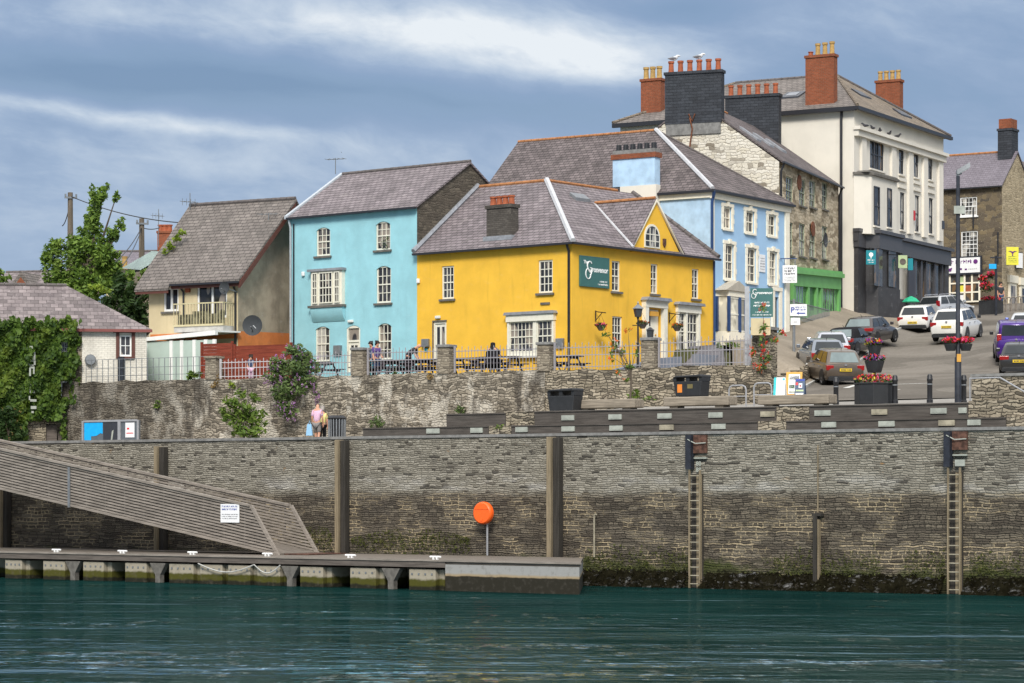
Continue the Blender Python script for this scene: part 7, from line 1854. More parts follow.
def person(label, loc, rot, P, shirt, legs, shoes='black', hair=None, long_legs=True, sleeve=True, group=None):
    """P: joint name -> (x forward, y left, z). The body is one skinned surface; clothes are their own."""
    t = thing('person', label, 'person', loc, rot, group)
    R_ = dict(pelvis=.125, waist=.12, chest=.15, neck=.055, head=.085, crown=.07, shl=.065, shr=.065, ell=.045, elr=.045, wrl=.032, wrr=.032, hal=.035, har=.035, hipl=.09, hipr=.09, knl=.06, knr=.06, anl=.042, anr=.042, tol=.035, tor=.035)
    J = {k: (*P[k], R_[k]) for k in P}
    hd = Vector(P['head']); ck = Vector(P['neck']); up = (hd-ck).normalized()
    J['head'] = (*hd, .092, .085); J['crown'] = (*(hd+up*.10), .075)
    fw = P.get('_', None)
    E = [('pelvis','waist'),('waist','chest'),('chest','neck'),('neck','head'),('head','crown'),('chest','shl'),('shl','ell'),('ell','wrl'),('wrl','hal'),('chest','shr'),('shr','elr'),('elr','wrr'),('wrr','har'),('pelvis','hipl'),('hipl','knl'),('knl','anl'),('anl','tol'),('pelvis','hipr'),('hipr','knr'),('knr','anr'),('anr','tor')]
    for s in 'lr':                    # five fingers on each hand
        h = Vector(P['ha'+s]); d = (h - Vector(P['wr'+s])).normalized(); side = d.cross(Vector((0,1,0))); side = side.normalized() if side.length > .1 else Vector((1,0,0))
        for i, (off, ln) in enumerate(((-.055, .05), (-.03, .085), (-.01, .095), (.01, .088), (.03, .07))):
            a = h + side*off + d*.02; b = a + d*ln*.55; c = b + d*ln*.4 + Vector((0, (-.02 if s == 'l' else .02), 0))
            n1, n2 = HANDS[i]+s, HANDS[i]+s+'e'; J[n1] = (*b, .010); J[n2] = (*c, .008); E += [('ha'+s, n1), (n1, n2)]
    # nose and chin give the head a face
    fwd = Vector((1,0,0)); fwd = (fwd - up*fwd.dot(up)).normalized()
    J['nose'] = (*(hd + fwd*.10 + up*.0), .016); J['chin'] = (*(hd + fwd*.06 - up*.085), .035); E += [('head','nose'), ('head','chin')]
    skin('body', J, E, T['skin'], t)
    for s in (-1, 1):
        m = LM(); c = hd + fwd*.083 + Vector((0, s*.034, 0)) + up*.025; m.lathe(c.x, c.y, [(.004, c.z-.012), (.013, c.z), (.004, c.z+.012)], 8); m.build('eye', T['ink'], t)
    def grow(k, f): v = J[k]; return (*v[:3], *(x*f+.012 for x in v[3:]))
    SJ = {k: grow(k, 1.08) for k in ('pelvis','waist','chest','shl','shr')}; SE = [('pelvis','waist'),('waist','chest'),('chest','shl'),('chest','shr')]
    if sleeve:
        for s in 'lr':
            a, b = Vector(J['sh'+s][:3]), Vector(J['el'+s][:3]); c = a.lerp(b, .85); SJ['sl'+s] = (*c, .068); SE.append(('sh'+s, 'sl'+s))
    skin('shirt', SJ, SE, shirt, t)
    LJ = {k: grow(k, 1.06) for k in ('pelvis','hipl','hipr')}; LE = [('pelvis','hipl'),('pelvis','hipr')]
    for s in 'lr':
        a, b = Vector(J['kn'+s][:3]), Vector(J['an'+s][:3])
        if long_legs: LJ['kn'+s] = grow('kn'+s, 1.1); LJ['an'+s] = (*(a.lerp(b, .93)), .066); LE += [('hip'+s,'kn'+s),('kn'+s,'an'+s)]
        else: c = Vector(J['hip'+s][:3]).lerp(a, .93); LJ['kn'+s] = (*c, .09); LE += [('hip'+s,'kn'+s)]
    skin('trousers', LJ, LE, legs, t)
    for s in 'lr': skin('shoe', {'a': (*J['an'+s][:3], .05), 'b': (J['an'+s][0], J['an'+s][1], .045, .048), 'c': (J['to'+s][0]+.03, J['to'+s][1], .04, .045)}, [('a','b'),('b','c')], T[shoes], t)
    if hair:
        skin('hair', {'a': (*(hd + up*.05 - fwd*.03), .094), 'b': (*(hd + up*.11), .075), 'c': (*(hd - fwd*.06 - up*.05), .07)}, [('a','b'),('a','c')], T[hair], t)
    return t
def stand(h=1.72, lean=0.0, **kw):
    k = h/1.72
    P = dict(pelvis=(0,0,.93), waist=(lean*.12,0,1.08), chest=(lean*.32,0,1.32), neck=(lean*.45,0,1.48), head=(lean*.55+.02,0,1.60), crown=(0,0,1.7), shl=(lean*.38,.17,1.41), shr=(lean*.38,-.17,1.41), ell=(lean*.35,.22,1.14), elr=(lean*.35,-.22,1.14), wrl=(lean*.4+.08,.22,.90), wrr=(lean*.4+.08,-.22,.90), hal=(lean*.4+.10,.22,.83), har=(lean*.4+.10,-.22,.83),
        hipl=(0,.09,.86), hipr=(0,-.09,.86), knl=(.02,.10,.48), knr=(.02,-.10,.48), anl=(-.02,.10,.09), anr=(-.02,-.10,.09), tol=(.12,.11,.04), tor=(.12,-.11,.04))
    P.update(kw)
    return {a: tuple(c*k for c in v) for a, v in P.items()}
T['hair_dark'] = plain('dark_hair', (.03,.02,.015), .7); T['hair_grey'] = plain('grey_hair', (.30,.27,.24), .7)
T['pink_shirt'] = plain('pink_checked_shirt', (.62,.40,.52), .8, .2, 0, .15, 20); T['grey_shorts'] = plain('grey_shorts', (.20,.18,.17), .8); T['yellow_top'] = plain('pale_yellow_top', (.62,.56,.22), .8)
T['dark_cloth'] = plain('black_cloth', (.012,.012,.014), .85, .2); T['charcoal_cloth'] = plain('charcoal_shirt', (.035,.037,.045), .85); T['purple_cloth'] = plain('purple_print_top', (.10,.06,.20), .8, .2, 0, .6, 30); T['denim'] = plain('blue_denim', (.04,.06,.13), .85); T['blue_bag'] = plain('pale_blue_bag', (.28,.50,.72), .5)
def at_(px, d, z): return (PX(px, d), d, z)
d0 = QF.D(QF.U(316, 2.2), 2.2)
zp = 5.85
person('person in pink shirt and grey shorts walking with a pale blue bag', at_(317.0, d0, zp), R(75), stand(1.74, .1, knl=(.16,.1,.49), anl=(.12,.1,.09), tol=(.26,.1,.05), knr=(-.02,-.1,.48), anr=(-.22,-.1,.14), tor=(-.10,-.1,.05)), T['pink_shirt'], T['grey_shorts'], 'slat_dk', None, False)
def bag():
    px, d = 309.5, d0-.1; fr = Fr(PX(px, d), d, -20); z = zp+.42; m = MB(fr); m.taper(-.14, .14, -.06, .06, z, z+.46, .62); m.tube([(-.05,0,z+.46), (0,0,z+.60), (.05,0,z+.46)], .012, 5)
    tag(m.build('carrier_bag', T['blue_bag'], at=fr.w(0,0,z), rot=fr.a, bevel=.02), 'pale blue carrier bag held by the person in the pink shirt', 'bag')
bag()
person('person in a pale yellow top and black trousers behind the pink shirted walker', at_(322.2, d0+.9, zp), R(80), stand(1.60, .06), T['yellow_top'], T['dark_cloth'], 'black', 'hair_grey')
zt_ = 8.99
person('person in a purple print top standing by the turquoise house terrace tables', at_(376.5, 120.5, zt_), R(-50), stand(1.66, .06, wrl=(.22,.16,1.0), hal=(.29,.14,1.0)), T['purple_cloth'], T['denim'], 'black', 'hair_dark')
person('person in blue with short dark hair behind the purple print top', at_(371.5, 121.6, zt_), R(-120), stand(1.70, .05), T['denim'], T['teal'], 'black', 'hair_dark')
person('bald person in a charcoal shirt bending over a terrace table', at_(408.2, 120.2, zt_), R(-15), stand(1.74, .62, pelvis=(-.08,0,.92), waist=(.02,0,1.08), chest=(.22,0,1.28), neck=(.38,0,1.38), head=(.50,0,1.46), shl=(.30,.17,1.32), shr=(.30,-.17,1.32), ell=(.36,.2,1.05), elr=(.36,-.2,1.05), wrl=(.48,.18,.86), wrr=(.48,-.18,.86), hal=(.53,.17,.80), har=(.53,-.17,.80)), T['charcoal_cloth'], T['charcoal_cloth'])
# seated, robed all in black
def robed():
    t = person('person in a hooded black robe sitting at a picnic table', at_(491.5, 115.0, zt_), R(58), stand(1.70, .15, pelvis=(0,0,.55), waist=(.02,0,.70), chest=(.07,0,.98), neck=(.10,0,1.15), head=(.13,0,1.27), shl=(.07,.18,1.06), shr=(.07,-.18,1.06), ell=(.18,.30,.85), elr=(.18,-.30,.85), wrl=(.38,.22,.80), wrr=(.38,-.22,.80), hal=(.44,.20,.80), har=(.44,-.20,.80), hipl=(.02,.10,.52), hipr=(.02,-.10,.52), knl=(.42,.13,.50), knr=(.42,-.13,.50), anl=(.38,.13,.09), anr=(.38,-.13,.09), tol=(.50,.13,.05), tor=(.50,-.13,.05)), T['dark_cloth'], T['dark_cloth'])
    skin('robe', {'a': (0,0,.62,.29), 'b': (.0,0,.40,.33), 'c': (.02,0,.22,.34), 'd': (.06,0,.95,.25), 'e': (.10,0,1.14,.10), 'f': (.11,0,1.28,.125), 'g': (.11,0,1.36,.09), 'l': (.10,.22,1.0,.09), 'l2': (.2,.31,.85,.08), 'r': (.10,-.22,1.0,.09), 'r2': (.2,-.31,.85,.08)}, [('a','b'),('b','c'),('a','d'),('d','e'),('e','f'),('f','g'),('d','l'),('l','l2'),('d','r'),('r','r2')], T['dark_cloth'], t)
robed()
zf = zg(PX(1000, 172), 172)
person('person in dark clothes standing beside the far flower trough and pale gable', at_(1000.5, 174, zg(PX(1000.5, 174), 174)), R(-70), stand(1.75, .0), T['charcoal_cloth'], T['denim'], 'black', 'hair_dark')
person('person with pink top standing behind the pale railing by the red-brown fence', at_(251, 119.6, zt_-.1), R(-90), stand(1.05, .1), T['denim'], T['pink_shirt'], 'black', 'hair_dark')

# ------------------------------------------------------------------ cars
def wheel(parent, x, y, r, side):
    m = LM()
    def ring(prof, n=20):
        rings = []
        for rr, yy in prof:
            base = len(m.v)
            for k in range(n): a = 2*math.pi*k/n; m.v.append(Vector((x+rr*math.cos(a), y+side*yy, r+rr*math.sin(a))))
            rings.append(base)
        for i in range(len(rings)-1):
            for k in range(n): k2 = (k+1) % n; m.face([rings[i]+k, rings[i]+k2, rings[i+1]+k2, rings[i+1]+k])
        m.face([rings[-1]+k for k in range(n)]); m.face([rings[0]+k for k in range(n)])
    ring([(r*.9, -.20), (r, -.17), (r, -.02), (r*.93, .012), (r*.68, .0)]); w = m.build('wheel', T['tyre'], parent, smooth=True)
    m2 = m; m = LM(); mm = m
    base = []
    for rr, yy in ((r*.68, -.02), (r*.66, .006), (r*.30, .012), (r*.05, .02)):
        b = len(m.v); base.append(b)
        for k in range(20): a = 2*math.pi*k/20; m.v.append(Vector((x+rr*math.cos(a), y+side*yy, r+rr*math.sin(a))))
    for i in range(3):
        for k in range(20):
            k2 = (k+1) % 20
            if i == 1 and k % 4 == 0: continue
            m.face([base[i]+k, base[i]+k2, base[i+1]+k2, base[i+1]+k])
    m.build('rim', T['rim'], w)
def car(name, label, px, d, head, body, L=4.2, W=1.76, H=1.5, zb=.92, cab=(.06, .70, .16, .52), kind='hatch', roof=None, glass='carglass', lamp='tall', lift=0.0, clad=False, plate=True, rack=False, slope=.115, plate_z=None, group='cars parked and driving on the street'):
    x = PX(px, d); z = zg(x, d) + .035 + lift
    t = thing(name, label, 'van' if kind == 'van' else 'car', (x, d, z), R(head), group, pitch=math.atan(slope*math.sin(R(head))))
    h = L/2; w = W/2
    st = [(-h, .84, .46, zb*.80), (-h+.05, .93, .36, zb*.96), (-h+.22, .985, .27, zb), (-h+.8, 1.0, .22, zb), (0, 1.0, .20, zb*.985), (h-1.1, .99, .22, zb*.955), (h-.55, .96, .24, zb*.86), (h-.15, .88, .27, zb*.76), (h, .74, .36, zb*.60)]
    m = LM(); rows = []
    for sx, f, z0, z1 in st:
        ww = w*f; r = [(sx, 0, z0), (sx, ww*.90, z0), (sx, ww*.97, z0+.10), (sx, ww, z0+(z1-z0)*.45), (sx, ww*.985, z0+(z1-z0)*.75), (sx, ww*.93, z1-.03), (sx, ww*.84, z1), (sx, 0, z1+.03)]
        rows.append(r + [(a, -b, c) for a, b, c in r[-2:0:-1]])
    idx = [[m.P(p) for p in r] for r in rows]; n = len(idx[0])
    for i in range(len(idx)-1):
        for j in range(n): j2 = (j+1) % n; m.face([idx[i][j], idx[i+1][j], idx[i+1][j2], idx[i][j2]])
    m.face(idx[0]); m.face(idx[-1][::-1])
    bd = m.build('body', body, t, smooth=True)
    # cabin
    rb, fb, rt, ft = [-h + L*c for c in cab]
    hw0, hw1 = w*.90, w*(.80 if kind == 'van' else .70); zt = H
    if kind == 'open': zt = H
    def lev(f, ins=0.0):
        g = f**1.25 if kind != 'van' else f
        return [rb+(rt-rb)*f + ins*1.2, fb+(ft-fb)*g - ins*1.2, hw0+(hw1-hw0)*f**1.3 - ins, zb-.02+(zt-zb+.02)*f]
    m = LM(); prev = None
    for f, ins in ((0, 0), (.3, 0), (.62, 0), (.86, .005), (.95, .035), (1.0, .14)):
        a, b, c, zz = lev(f, ins); k = .10
        ring = [(a, -c+k, zz), (a, c-k, zz), (a+k*.9, c, zz), (b-k*.9, c, zz), (b, c-k, zz), (b, -c+k, zz), (b-k*.9, -c, zz), (a+k*.9, -c, zz)]
        ii = [m.P(p) for p in ring]
        if prev: [m.face([prev[j], prev[(j+1) % 8], ii[(j+1) % 8], ii[j]]) for j in range(8)]
        prev = ii
    m.face(prev); m.build('cabin', roof or body, t, smooth=True)
    def g(f): return lev(f)
    o = .014
    a0, a1 = .16 if kind != 'van' else .22, .84
    m = LM(); A, B = g(a0), g(a1); kk = .13
    pts = lambda s: [(A[s]+(-o if s == 0 else o), -A[2]+kk, A[3]), (A[s]+(-o if s == 0 else o), A[2]-kk, A[3]), (B[s]+(-o if s == 0 else o), B[2]-kk, B[3]), (B[s]+(-o if s == 0 else o), -B[2]+kk, B[3])]
    M1 = g((a0+a1)/2)
    for s in (0, 1):
        sg = -o if s == 0 else o
        p = [[(q[s]+sg, -q[2]+kk, q[3]), (q[s]+sg, q[2]-kk, q[3])] for q in (A, M1, B)]
        nm = MB(); nm.local = True; nm.grid(p); nm.build('rear_window' if s == 0 else 'windscreen', T[glass], t)
    for s in (-1, 1):
        nm = LM(); q0, q1, q2 = g(.10), g(.5), g(.86)
        spl = [.06, .36, .40, .70, .73, .95] if kind != 'open' else [.45, .95]
        for i in range(0, len(spl), 2):
            rows = [[(q[0]+(q[1]-q[0])*spl[i], s*(q[2]+o), q[3]), (q[0]+(q[1]-q[0])*spl[i+1], s*(q[2]+o), q[3])] for q in (q0, q1, q2)]
            nm.grid(rows)
        nm.build('side_window', T['carglass'], t)
        wb = L*.305; r = .33 if H < 1.6 else .36
        for sx in (-wb-.02, wb+.08):
            am = LM(); b0 = []
            for k in range(17): a = math.pi*(-.08 + 1.16*k/16); b0.append((sx+(r+.075)*math.cos(a), s*(w+.002), r+(r+.075)*math.sin(a)))
            am.face([am.P(p) for p in b0] if s < 0 else [am.P(p) for p in b0[::-1]]); am.build('wheel_arch', T['black'], t)
            wheel(t, sx, s*(w-.015), r, s)
        # lamps
        lm = LM(); x0 = -h-.012
        if lamp == 'tall': lm.box(x0+.07, x0+.22, min(s*w*.74, s*w*.965), max(s*w*.74, s*w*.965), zb-.10, zb+.24)
        elif lamp == 'wide': lm.box(x0+.015, x0+.32, min(s*w*.50, s*w*.965), max(s*w*.50, s*w*.965), zb-.20, zb-.02)
        else: lm.box(x0+.02, x0+.24, min(s*w*.60, s*w*.96), max(s*w*.60, s*w*.96), zb-.26, zb-.04)
        lm.build('tail_light', T['taillamp'], t, bevel=.02)
        lm = LM(); lm.box(h-.30, h-.06, min(s*w*.5, s*w*.86), max(s*w*.5, s*w*.86), zb*.66, zb*.78); lm.build('headlight', T['lampglass'], t, bevel=.02)
        mm = LM(); xx = g(.1)[1]-.35; mm.box(xx-.06, xx+.08, min(s*(w+.02), s*(w+.20)), max(s*(w+.02), s*(w+.20)), zb+.03, zb+.20); mm.build('mirror', T['black'] if clad or kind == 'van' else body, t, bevel=.03)
        hm = LM()
        for fx in (.02, -.22): hm.box(L*fx, L*fx+.18, min(s*(w-.005), s*(w+.025)), max(s*(w-.005), s*(w+.025)), zb-.17, zb-.13)
        hm.build('door_handle', T['galv_dk'], t)
    # bumper, plate
    m = LM(); m.box(-h-.03, -h+.25, -w*.86, w*.86, .26, .44); m.box(-h-.015, -h+.05, -w*.80, w*.80, .441, .47)
    m.build('rear_bumper', T['blackplastic'] if clad or kind in ('hatch', 'suv') else body, t, bevel=.04)
    m = LM(); m.box(h-.2, h+.02, -w*.7, w*.7, .25, .45); m.build('front_bumper', T['blackplastic'], t, bevel=.04)
    pz = plate_z or zb*.74
    m = LM(); m.box(-h-.045, -h+.03, -.27, .27, pz-.06, pz+.065); pl = m.build('number_plate', T['numplate'], t)
    m = LM(); rnd = random.Random(int(px)); yy = .22
    for i in range(7): m.box(-h-.05, -h-.0455, yy-.05, yy-.012, pz-.03, pz+.035); yy -= .062 + (.03 if i == 3 else 0)
    m.build('plate_characters', T['ink'], pl)
    m = LM(); m.box(-h-.02, -h+.04, -.05, .05, zb-.06, zb+.02); m.build('badge', T['rim'], t)
    if rack:
        for s in (-1, 1): m = LM(); a, b, c, zz = g(.97); m.tube([(a+.1, s*(c-.12), zz+.03), (a+.15, s*(c-.12), zz+.09), (b-.25, s*(c-.12), zz+.09), (b-.15, s*(c-.12), zz+.03)], .025, 6); m.build('roof_rail', T['rim'], t)
    # antenna
    m = LM(); a, b, c, zz = g(1.0); m.tube([(a+.3, 0, zz-.02), (a+.05, 0, zz+.14)], .012, 5); m.build('antenna', T['black'], t)
    return t
C_brown = carpaint('bronze_brown_car_paint', (.135,.105,.08), .3, .5); C_silver = carpaint('silver_car_paint', (.46,.47,.50), .3, .5); C_grey = carpaint('dark_grey_car_paint', (.085,.075,.072), .3, .5); C_white = carpaint('white_car_paint', (.74,.72,.68), .3, 0); C_black = carpaint('black_car_paint', (.022,.022,.025), .2, .2); C_purple = carpaint('purple_car_paint', (.050,.010,.18), .3, .2); C_steel = carpaint('pale_silver_car_paint', (.52,.53,.54), .35, .4); C_blue = carpaint('blue_car_paint', (.05,.10,.40), .3, .3); C_char = carpaint('charcoal_car_paint', (.040,.040,.040), .3, .3); C_slate = carpaint('slate_silver_car_paint', (.22,.24,.27), .3, .5)
T['softtop'] = plain('black_soft_top', (.012,.012,.014), .9, .2)
car('parked_car', 'bronze brown hatchback nearest the pavement boards and bollards', 833, 121.0, 98, C_brown, 4.2, 1.78, 1.58, .98, (.05, .74, .15, .56), glass='carglass_lt', lamp='mid', plate_z=.74)
car('parked_car', 'slate silver car mostly hidden behind the bronze brown hatchback', 821, 126.5, 94, C_slate, 4.3, 1.76, 1.46, .94, (.06, .74, .17, .54), lamp='mid')
car('parked_car', 'silver car with a low rounded roof behind the bronze brown hatchback', 829.5, 133.0, 88, C_silver, 4.1, 1.74, 1.48, .94, (.06, .72, .20, .52), lamp='mid')
car('parked_car', 'black soft top convertible behind the silver cars', 850.5, 138.5, 63, C_black, 4.1, 1.74, 1.42, .92, (.10, .68, .24, .50), kind='open', roof=T['softtop'], glass='carglass_lt', lamp='wide')
car('parked_car', 'dark grey hatchback with a red lamp strip behind the black convertible', 871, 144.0, 62, C_grey, 4.3, 1.80, 1.50, .96, (.05, .72, .16, .52), glass='carglass_lt', lamp='wide')
car('parked_car', 'small white hatchback with a black rear window at the charcoal shop', 919.5, 157.0, 70, C_white, 4.0, 1.84, 1.54, .96, (.05, .72, .14, .54), lamp='mid', plate_z=.60)
car('parked_car', 'pale silver car highest up the street behind the white hatchback', 946, 167, 50, C_steel, 4.5, 1.8, 1.55, 1.0, (.05, .72, .14, .54), lamp='tall', rack=True)
car('sport_utility_car', 'white sport utility car driving up the middle of the street', 957.5, 146.0, 66, C_white, 4.5, 1.86, 1.72, 1.10, (.05, .74, .13, .56), kind='suv', lamp='mid', clad=True, rack=True)
car('parked_van', 'purple van with silver roof at the picture edge', 1014, 133.5, 82, C_purple, 4.9, 1.92, 1.98, 1.18, (.02, .78, .05, .64), kind='van', roof=None, lamp='tall', clad=True)
car('parked_car', 'charcoal hatchback in front of the purple van', 1020, 122.0, 78, C_char, 4.0, 1.76, 1.48, .98, (.05, .72, .15, .54), lamp='wide', glass='carglass', lift=-.05)
car('parked_car', 'blue car showing only its pale roof beyond the purple van', 1026, 141, 78, C_blue, 4.2, 1.76, 1.6, 1.1, (.05, .72, .15, .54), roof=C_steel, lamp='mid')

# ------------------------------------------------------------------ trees and plants
def leafcloud(m, clumps, per, s, rnd):
    for c, r in clumps:
        n = int(per*(r[0]*r[1]*r[2])**(1/1.5)) if per > 1 else 0
        for _ in range(n):
            d = Vector((rnd.gauss(0,1), rnd.gauss(0,1), rnd.gauss(0,1))).normalized()*rnd.random()**.45
            p = Vector(c) + Vector((d.x*r[0], d.y*r[1], d.z*r[2]))
            a = Vector((rnd.gauss(0,1), rnd.gauss(0,1), rnd.gauss(0,.6)-.3)).normalized(); b = a.cross(Vector((rnd.gauss(0,1), rnd.gauss(0,1), rnd.gauss(0,1)))).normalized()
            q = s*rnd.uniform(.6, 1.4); w = q*rnd.uniform(.30, .5)
            m.v += [p - a*q, p + b*w, p + a*q, p - b*w]; k = len(m.v); m.face([k-4, k-3, k-2, k-1])
def tree(name, label, cat, px, d, ybase, blobs, mat, leaf_s, per, trunk=.16, seed=1, group=None, spread=None, extra=None, zbase=None):
    """blobs: (px, py, rx px, ry px, depth offset) clumps the crown is made of"""
    rnd = random.Random(seed); x = PX(px, d); z0 = PZ(ybase, d) if zbase is None else zbase; t = thing(name, label, cat, (x, d, z0), 0, group); k = d/F
    m = MB(); cl = []
    for b in blobs:
        bx, by, rx, ry, dd = b; c = Vector((PX(bx, d), d+dd, PZ(by, d))); cl.append((c, (rx*k, max(rx, ry)*k*.8, ry*k)))
    sub = []
    for c, r in cl:               # break each clump into uneven tufts
        sub.append((c, tuple(q*.62 for q in r)))
        for _ in range(7):
            dv = Vector((rnd.gauss(0,1), rnd.gauss(0,1), rnd.gauss(0,1))).normalized(); f = rnd.uniform(.25, .5)
            sub.append((c + Vector((dv.x*r[0], dv.y*r[1], dv.z*r[2]))*.72, tuple(q*f for q in r)))
    leafcloud(m, sub, per, leaf_s, rnd); m.build('crown', T[mat], t)
    m = MB(); top = Vector((x, d, z0 + (max(c.z for c, _ in cl)-z0)*.55)); m.tube([(x, d, z0-.1), (x+.05, d, (z0+top.z)/2), top], [trunk, trunk*.8, trunk*.5], 8)
    for c, r in cl: s_ = Vector((x+.03, d, z0+(top.z-z0)*rnd.uniform(.45, .95))); m.tube([s_, s_.lerp(c, .5)+Vector((0,0,.15)), c], [trunk*.45, trunk*.3, trunk*.1], 6)
    m.build('trunk', T['bark'], t)
    if extra:
        for mt, n, s, nm in extra:
            m = MB()
            for _ in range(n):
                c, r = rnd.choice(cl); dv = Vector((rnd.gauss(0,1), rnd.gauss(0,1)-.8, rnd.gauss(0,1))).normalized(); p = c + Vector((dv.x*r[0], dv.y*r[1], dv.z*r[2]))*rnd.uniform(.8, 1.08)
                clump(m, p, (s*1.1, s*1.1, s*1.8), 7, s*.8, rnd)
            m.build(nm, T[mt], t)
    return t
tree('ash_tree', 'tall bright green tree with feathery upright shoots behind the ivy cottage', 'tree', 90, 143, 330, [(95,205,7,22,0),(104,190,6,10,0),(97,230,12,16,0),(88,222,9,12,.5),(112,236,9,10,0),(120,225,7,8,0),(84,248,16,16,0),(100,262,22,20,0),(60,245,12,12,.3),(78,240,14,14,.6),(88,262,26,22,.8),(72,292,26,20,.4),(104,244,10,12,.5),(54,262,14,18,0),(72,275,22,24,0),(95,290,26,24,-.5),(112,275,14,18,0),(50,285,12,16,.5),(60,300,22,16,0),(116,254,6,6,0),(116,197,4,6,0)], 'leaf_tree', .135, 760, .22, 2)
tree('bush', 'dark green bush mass between the ivy cottage and the cream house', 'bush', 132, 137, 345, [(120,290,16,18,0),(138,300,14,22,0),(128,312,16,20,-.4),(146,285,8,16,.3),(112,302,12,16,0),(140,322,10,16,0)], 'leaf_dark', .16, 460, .12, 3)
tree('bush', 'pale green bush at the foot of the shorter utility pole', 'bush', 132, 141, 330, [(130,277,10,8,0),(144,276,8,8,0),(120,280,8,7,0),(110,284,9,6,0)], 'leaf_tree', .16, 420, .08, 4)
tree('creeper', 'lime green creeper growing over the edge of the cream house roof', 'creeper', 173, 134.5, 262, [(182,233,4.5,3.5,0),(176,239,6,4.5,0),(170,246,5,5,0),(165,252,4,4,0)], 'leaf_lime', .12, 700, .03, 5)
tree('shrub', 'small lime green shrub above the ivy cottage roof end', 'shrub', 98, 129.5, 292, [(95,286,9,3.2,0),(105,290,7,4,0)], 'leaf_lime', .12, 600, .03, 6)
tree('shrub', 'small green shrub against the far house with a red gable', 'shrub', 6, 150, 290, [(5,279,8,7,0),(0,272,6,6,0)], 'leaf_tree', .16, 500, .05, 7)
tree('flowering_bush', 'large bush with purple flower spikes hanging over the retaining wall', 'bush', 292, RF.D(RF.U(292))-.35, 372, [(296,360,16,14,.3),(290,368,22,16,0),(310,364,12,14,0),(274,378,12,12,0),(300,386,20,16,-.3),(285,398,14,18,-.4),(312,384,10,12,0),(296,352,12,9,0),(278,362,10,9,0),(318,396,6,8,-.2),(290,412,9,10,-.4)], 'leaf_bud', .11, 640, .08, 8, extra=[('petal_purple', 190, .05, 'flower_spikes')], zbase=8.6)
tree('shrub', 'bright yellow-green shrub growing beside the quay path', 'shrub', 243, QF.D(QF.U(243, 4.4), 4.4), 437, [(243,408,15,12,0),(236,420,16,14,0),(256,420,13,13,0),(246,432,20,8,0),(232,402,8,7,0),(254,398,7,7,0),(224,412,7,8,0),(240,394,6,6,0)], 'leaf_shrub', .12, 560, .06, 9, zbase=5.7)
tree('rowan_sapling', 'thin leaning sapling with orange berries in front of the yellow house', 'tree', 630, QF.D(QF.U(630, 5.4), 5.4), 400, [(607,334,5,4,0),(613,345,6,6,0),(612,357,4,6,0),(622,352,4,5,0),(630,366,6,5,0),(618,372,4,5,0),(636,352,4,4,0),(626,380,3,4,0),(603,328,3,3,0),(628,330,4,3,0)], 'leaf_shrub', .085, 520, .045, 10, extra=[('petal_orange', 22, .05, 'berries')])
tree('flowering_shrub', 'slender plant with red flowers climbing beside the standing green sign', 'shrub', 763, 106.2, 372, [(763,308,4,5,0),(764,328,5,7,0),(762,344,6,8,0),(766,358,6,7,0),(752,352,5,5,0),(760,366,7,6,0),(782,333,4,4,0),(775,340,5,3,0)], 'leaf_shrub', .09, 520, .04, 11, extra=[('petal_red', 40, .05, 'flowers'), ('petal_orange', 16, .05, 'flowers')])
tree('fern', 'broad leaved green plant on the wall in front of the conservatory', 'plant', 194, RF.D(RF.U(194))+.3, 381, [(194,375,7,4,0),(190,378,4,3,0),(199,373,3,3,0)], 'leaf_shrub', .12, 900, .03, 12)
for i, (px, py, v, s, mt, lab) in enumerate(((460, 409, -.12, 6, 'leaf_bud', 'leafy weed on the retaining wall nearest the bin without a sticker'), (376, 421, -.2, 8, 'leaf_bud', 'bushy weed at the wall foot between slatted bin and first step'), (634, 394, -.5, 7, 'leaf_shrub', 'tuft of grass at the foot of the rowan sapling'), (217, 382, .1, 8, 'weed_dry', 'dry brown grass on the wall beside the pale railing'), (232, 384, -.05, 5, 'leaf_lime', 'yellow-green weed hanging just beside the dry brown grass'), (430, 376, -.05, 4, 'weed_dry', 'dry weed at the foot of the pillar by the yellow house back door'), (395, 372, .2, 4, 'leaf_shrub', 'small green tuft on the wall below the bending person'), (157, 404, -.1, 5, 'leaf_shrub', 'small green weed growing out of the wall below the conservatory'))):
    d = RF.D(RF.U(px, v), v); tree('weed', lab, 'weed', px, d, py+s, [(px, py, s*.7, s, 0), (px-s*.5, py+s*.4, s*.5, s*.6, 0), (px+s*.5, py+s*.3, s*.5, s*.7, 0)], mt, .085, 600, .015, 50+i, 'weeds on and below the retaining wall')
for i, (px, py, v, lab) in enumerate(((499, 427, .45, 'green weed on the lower stone infill block'), (908, 410, 2.0, 'green weed at the end of the upper step row under the ramp wall'), (648, 398, 3.0, 'little green tuft beside the end of the nearest beam bench'), (774, 423, .9, 'tiny weed on the stone block below the pavement boards'))):
    if i == 1: px = 991; py = 413
    d = QF.D(QF.U(px, v), v); tree('weed', lab, 'weed', px, d, py+3, [(px, py, 5, 3.2, 0), (px-4, py+1, 3, 2, 0), (px+4, py+1, 4, 2.4, 0)], 'leaf_shrub', .07, 600, .012, 70+i, 'weeds in the seating steps')
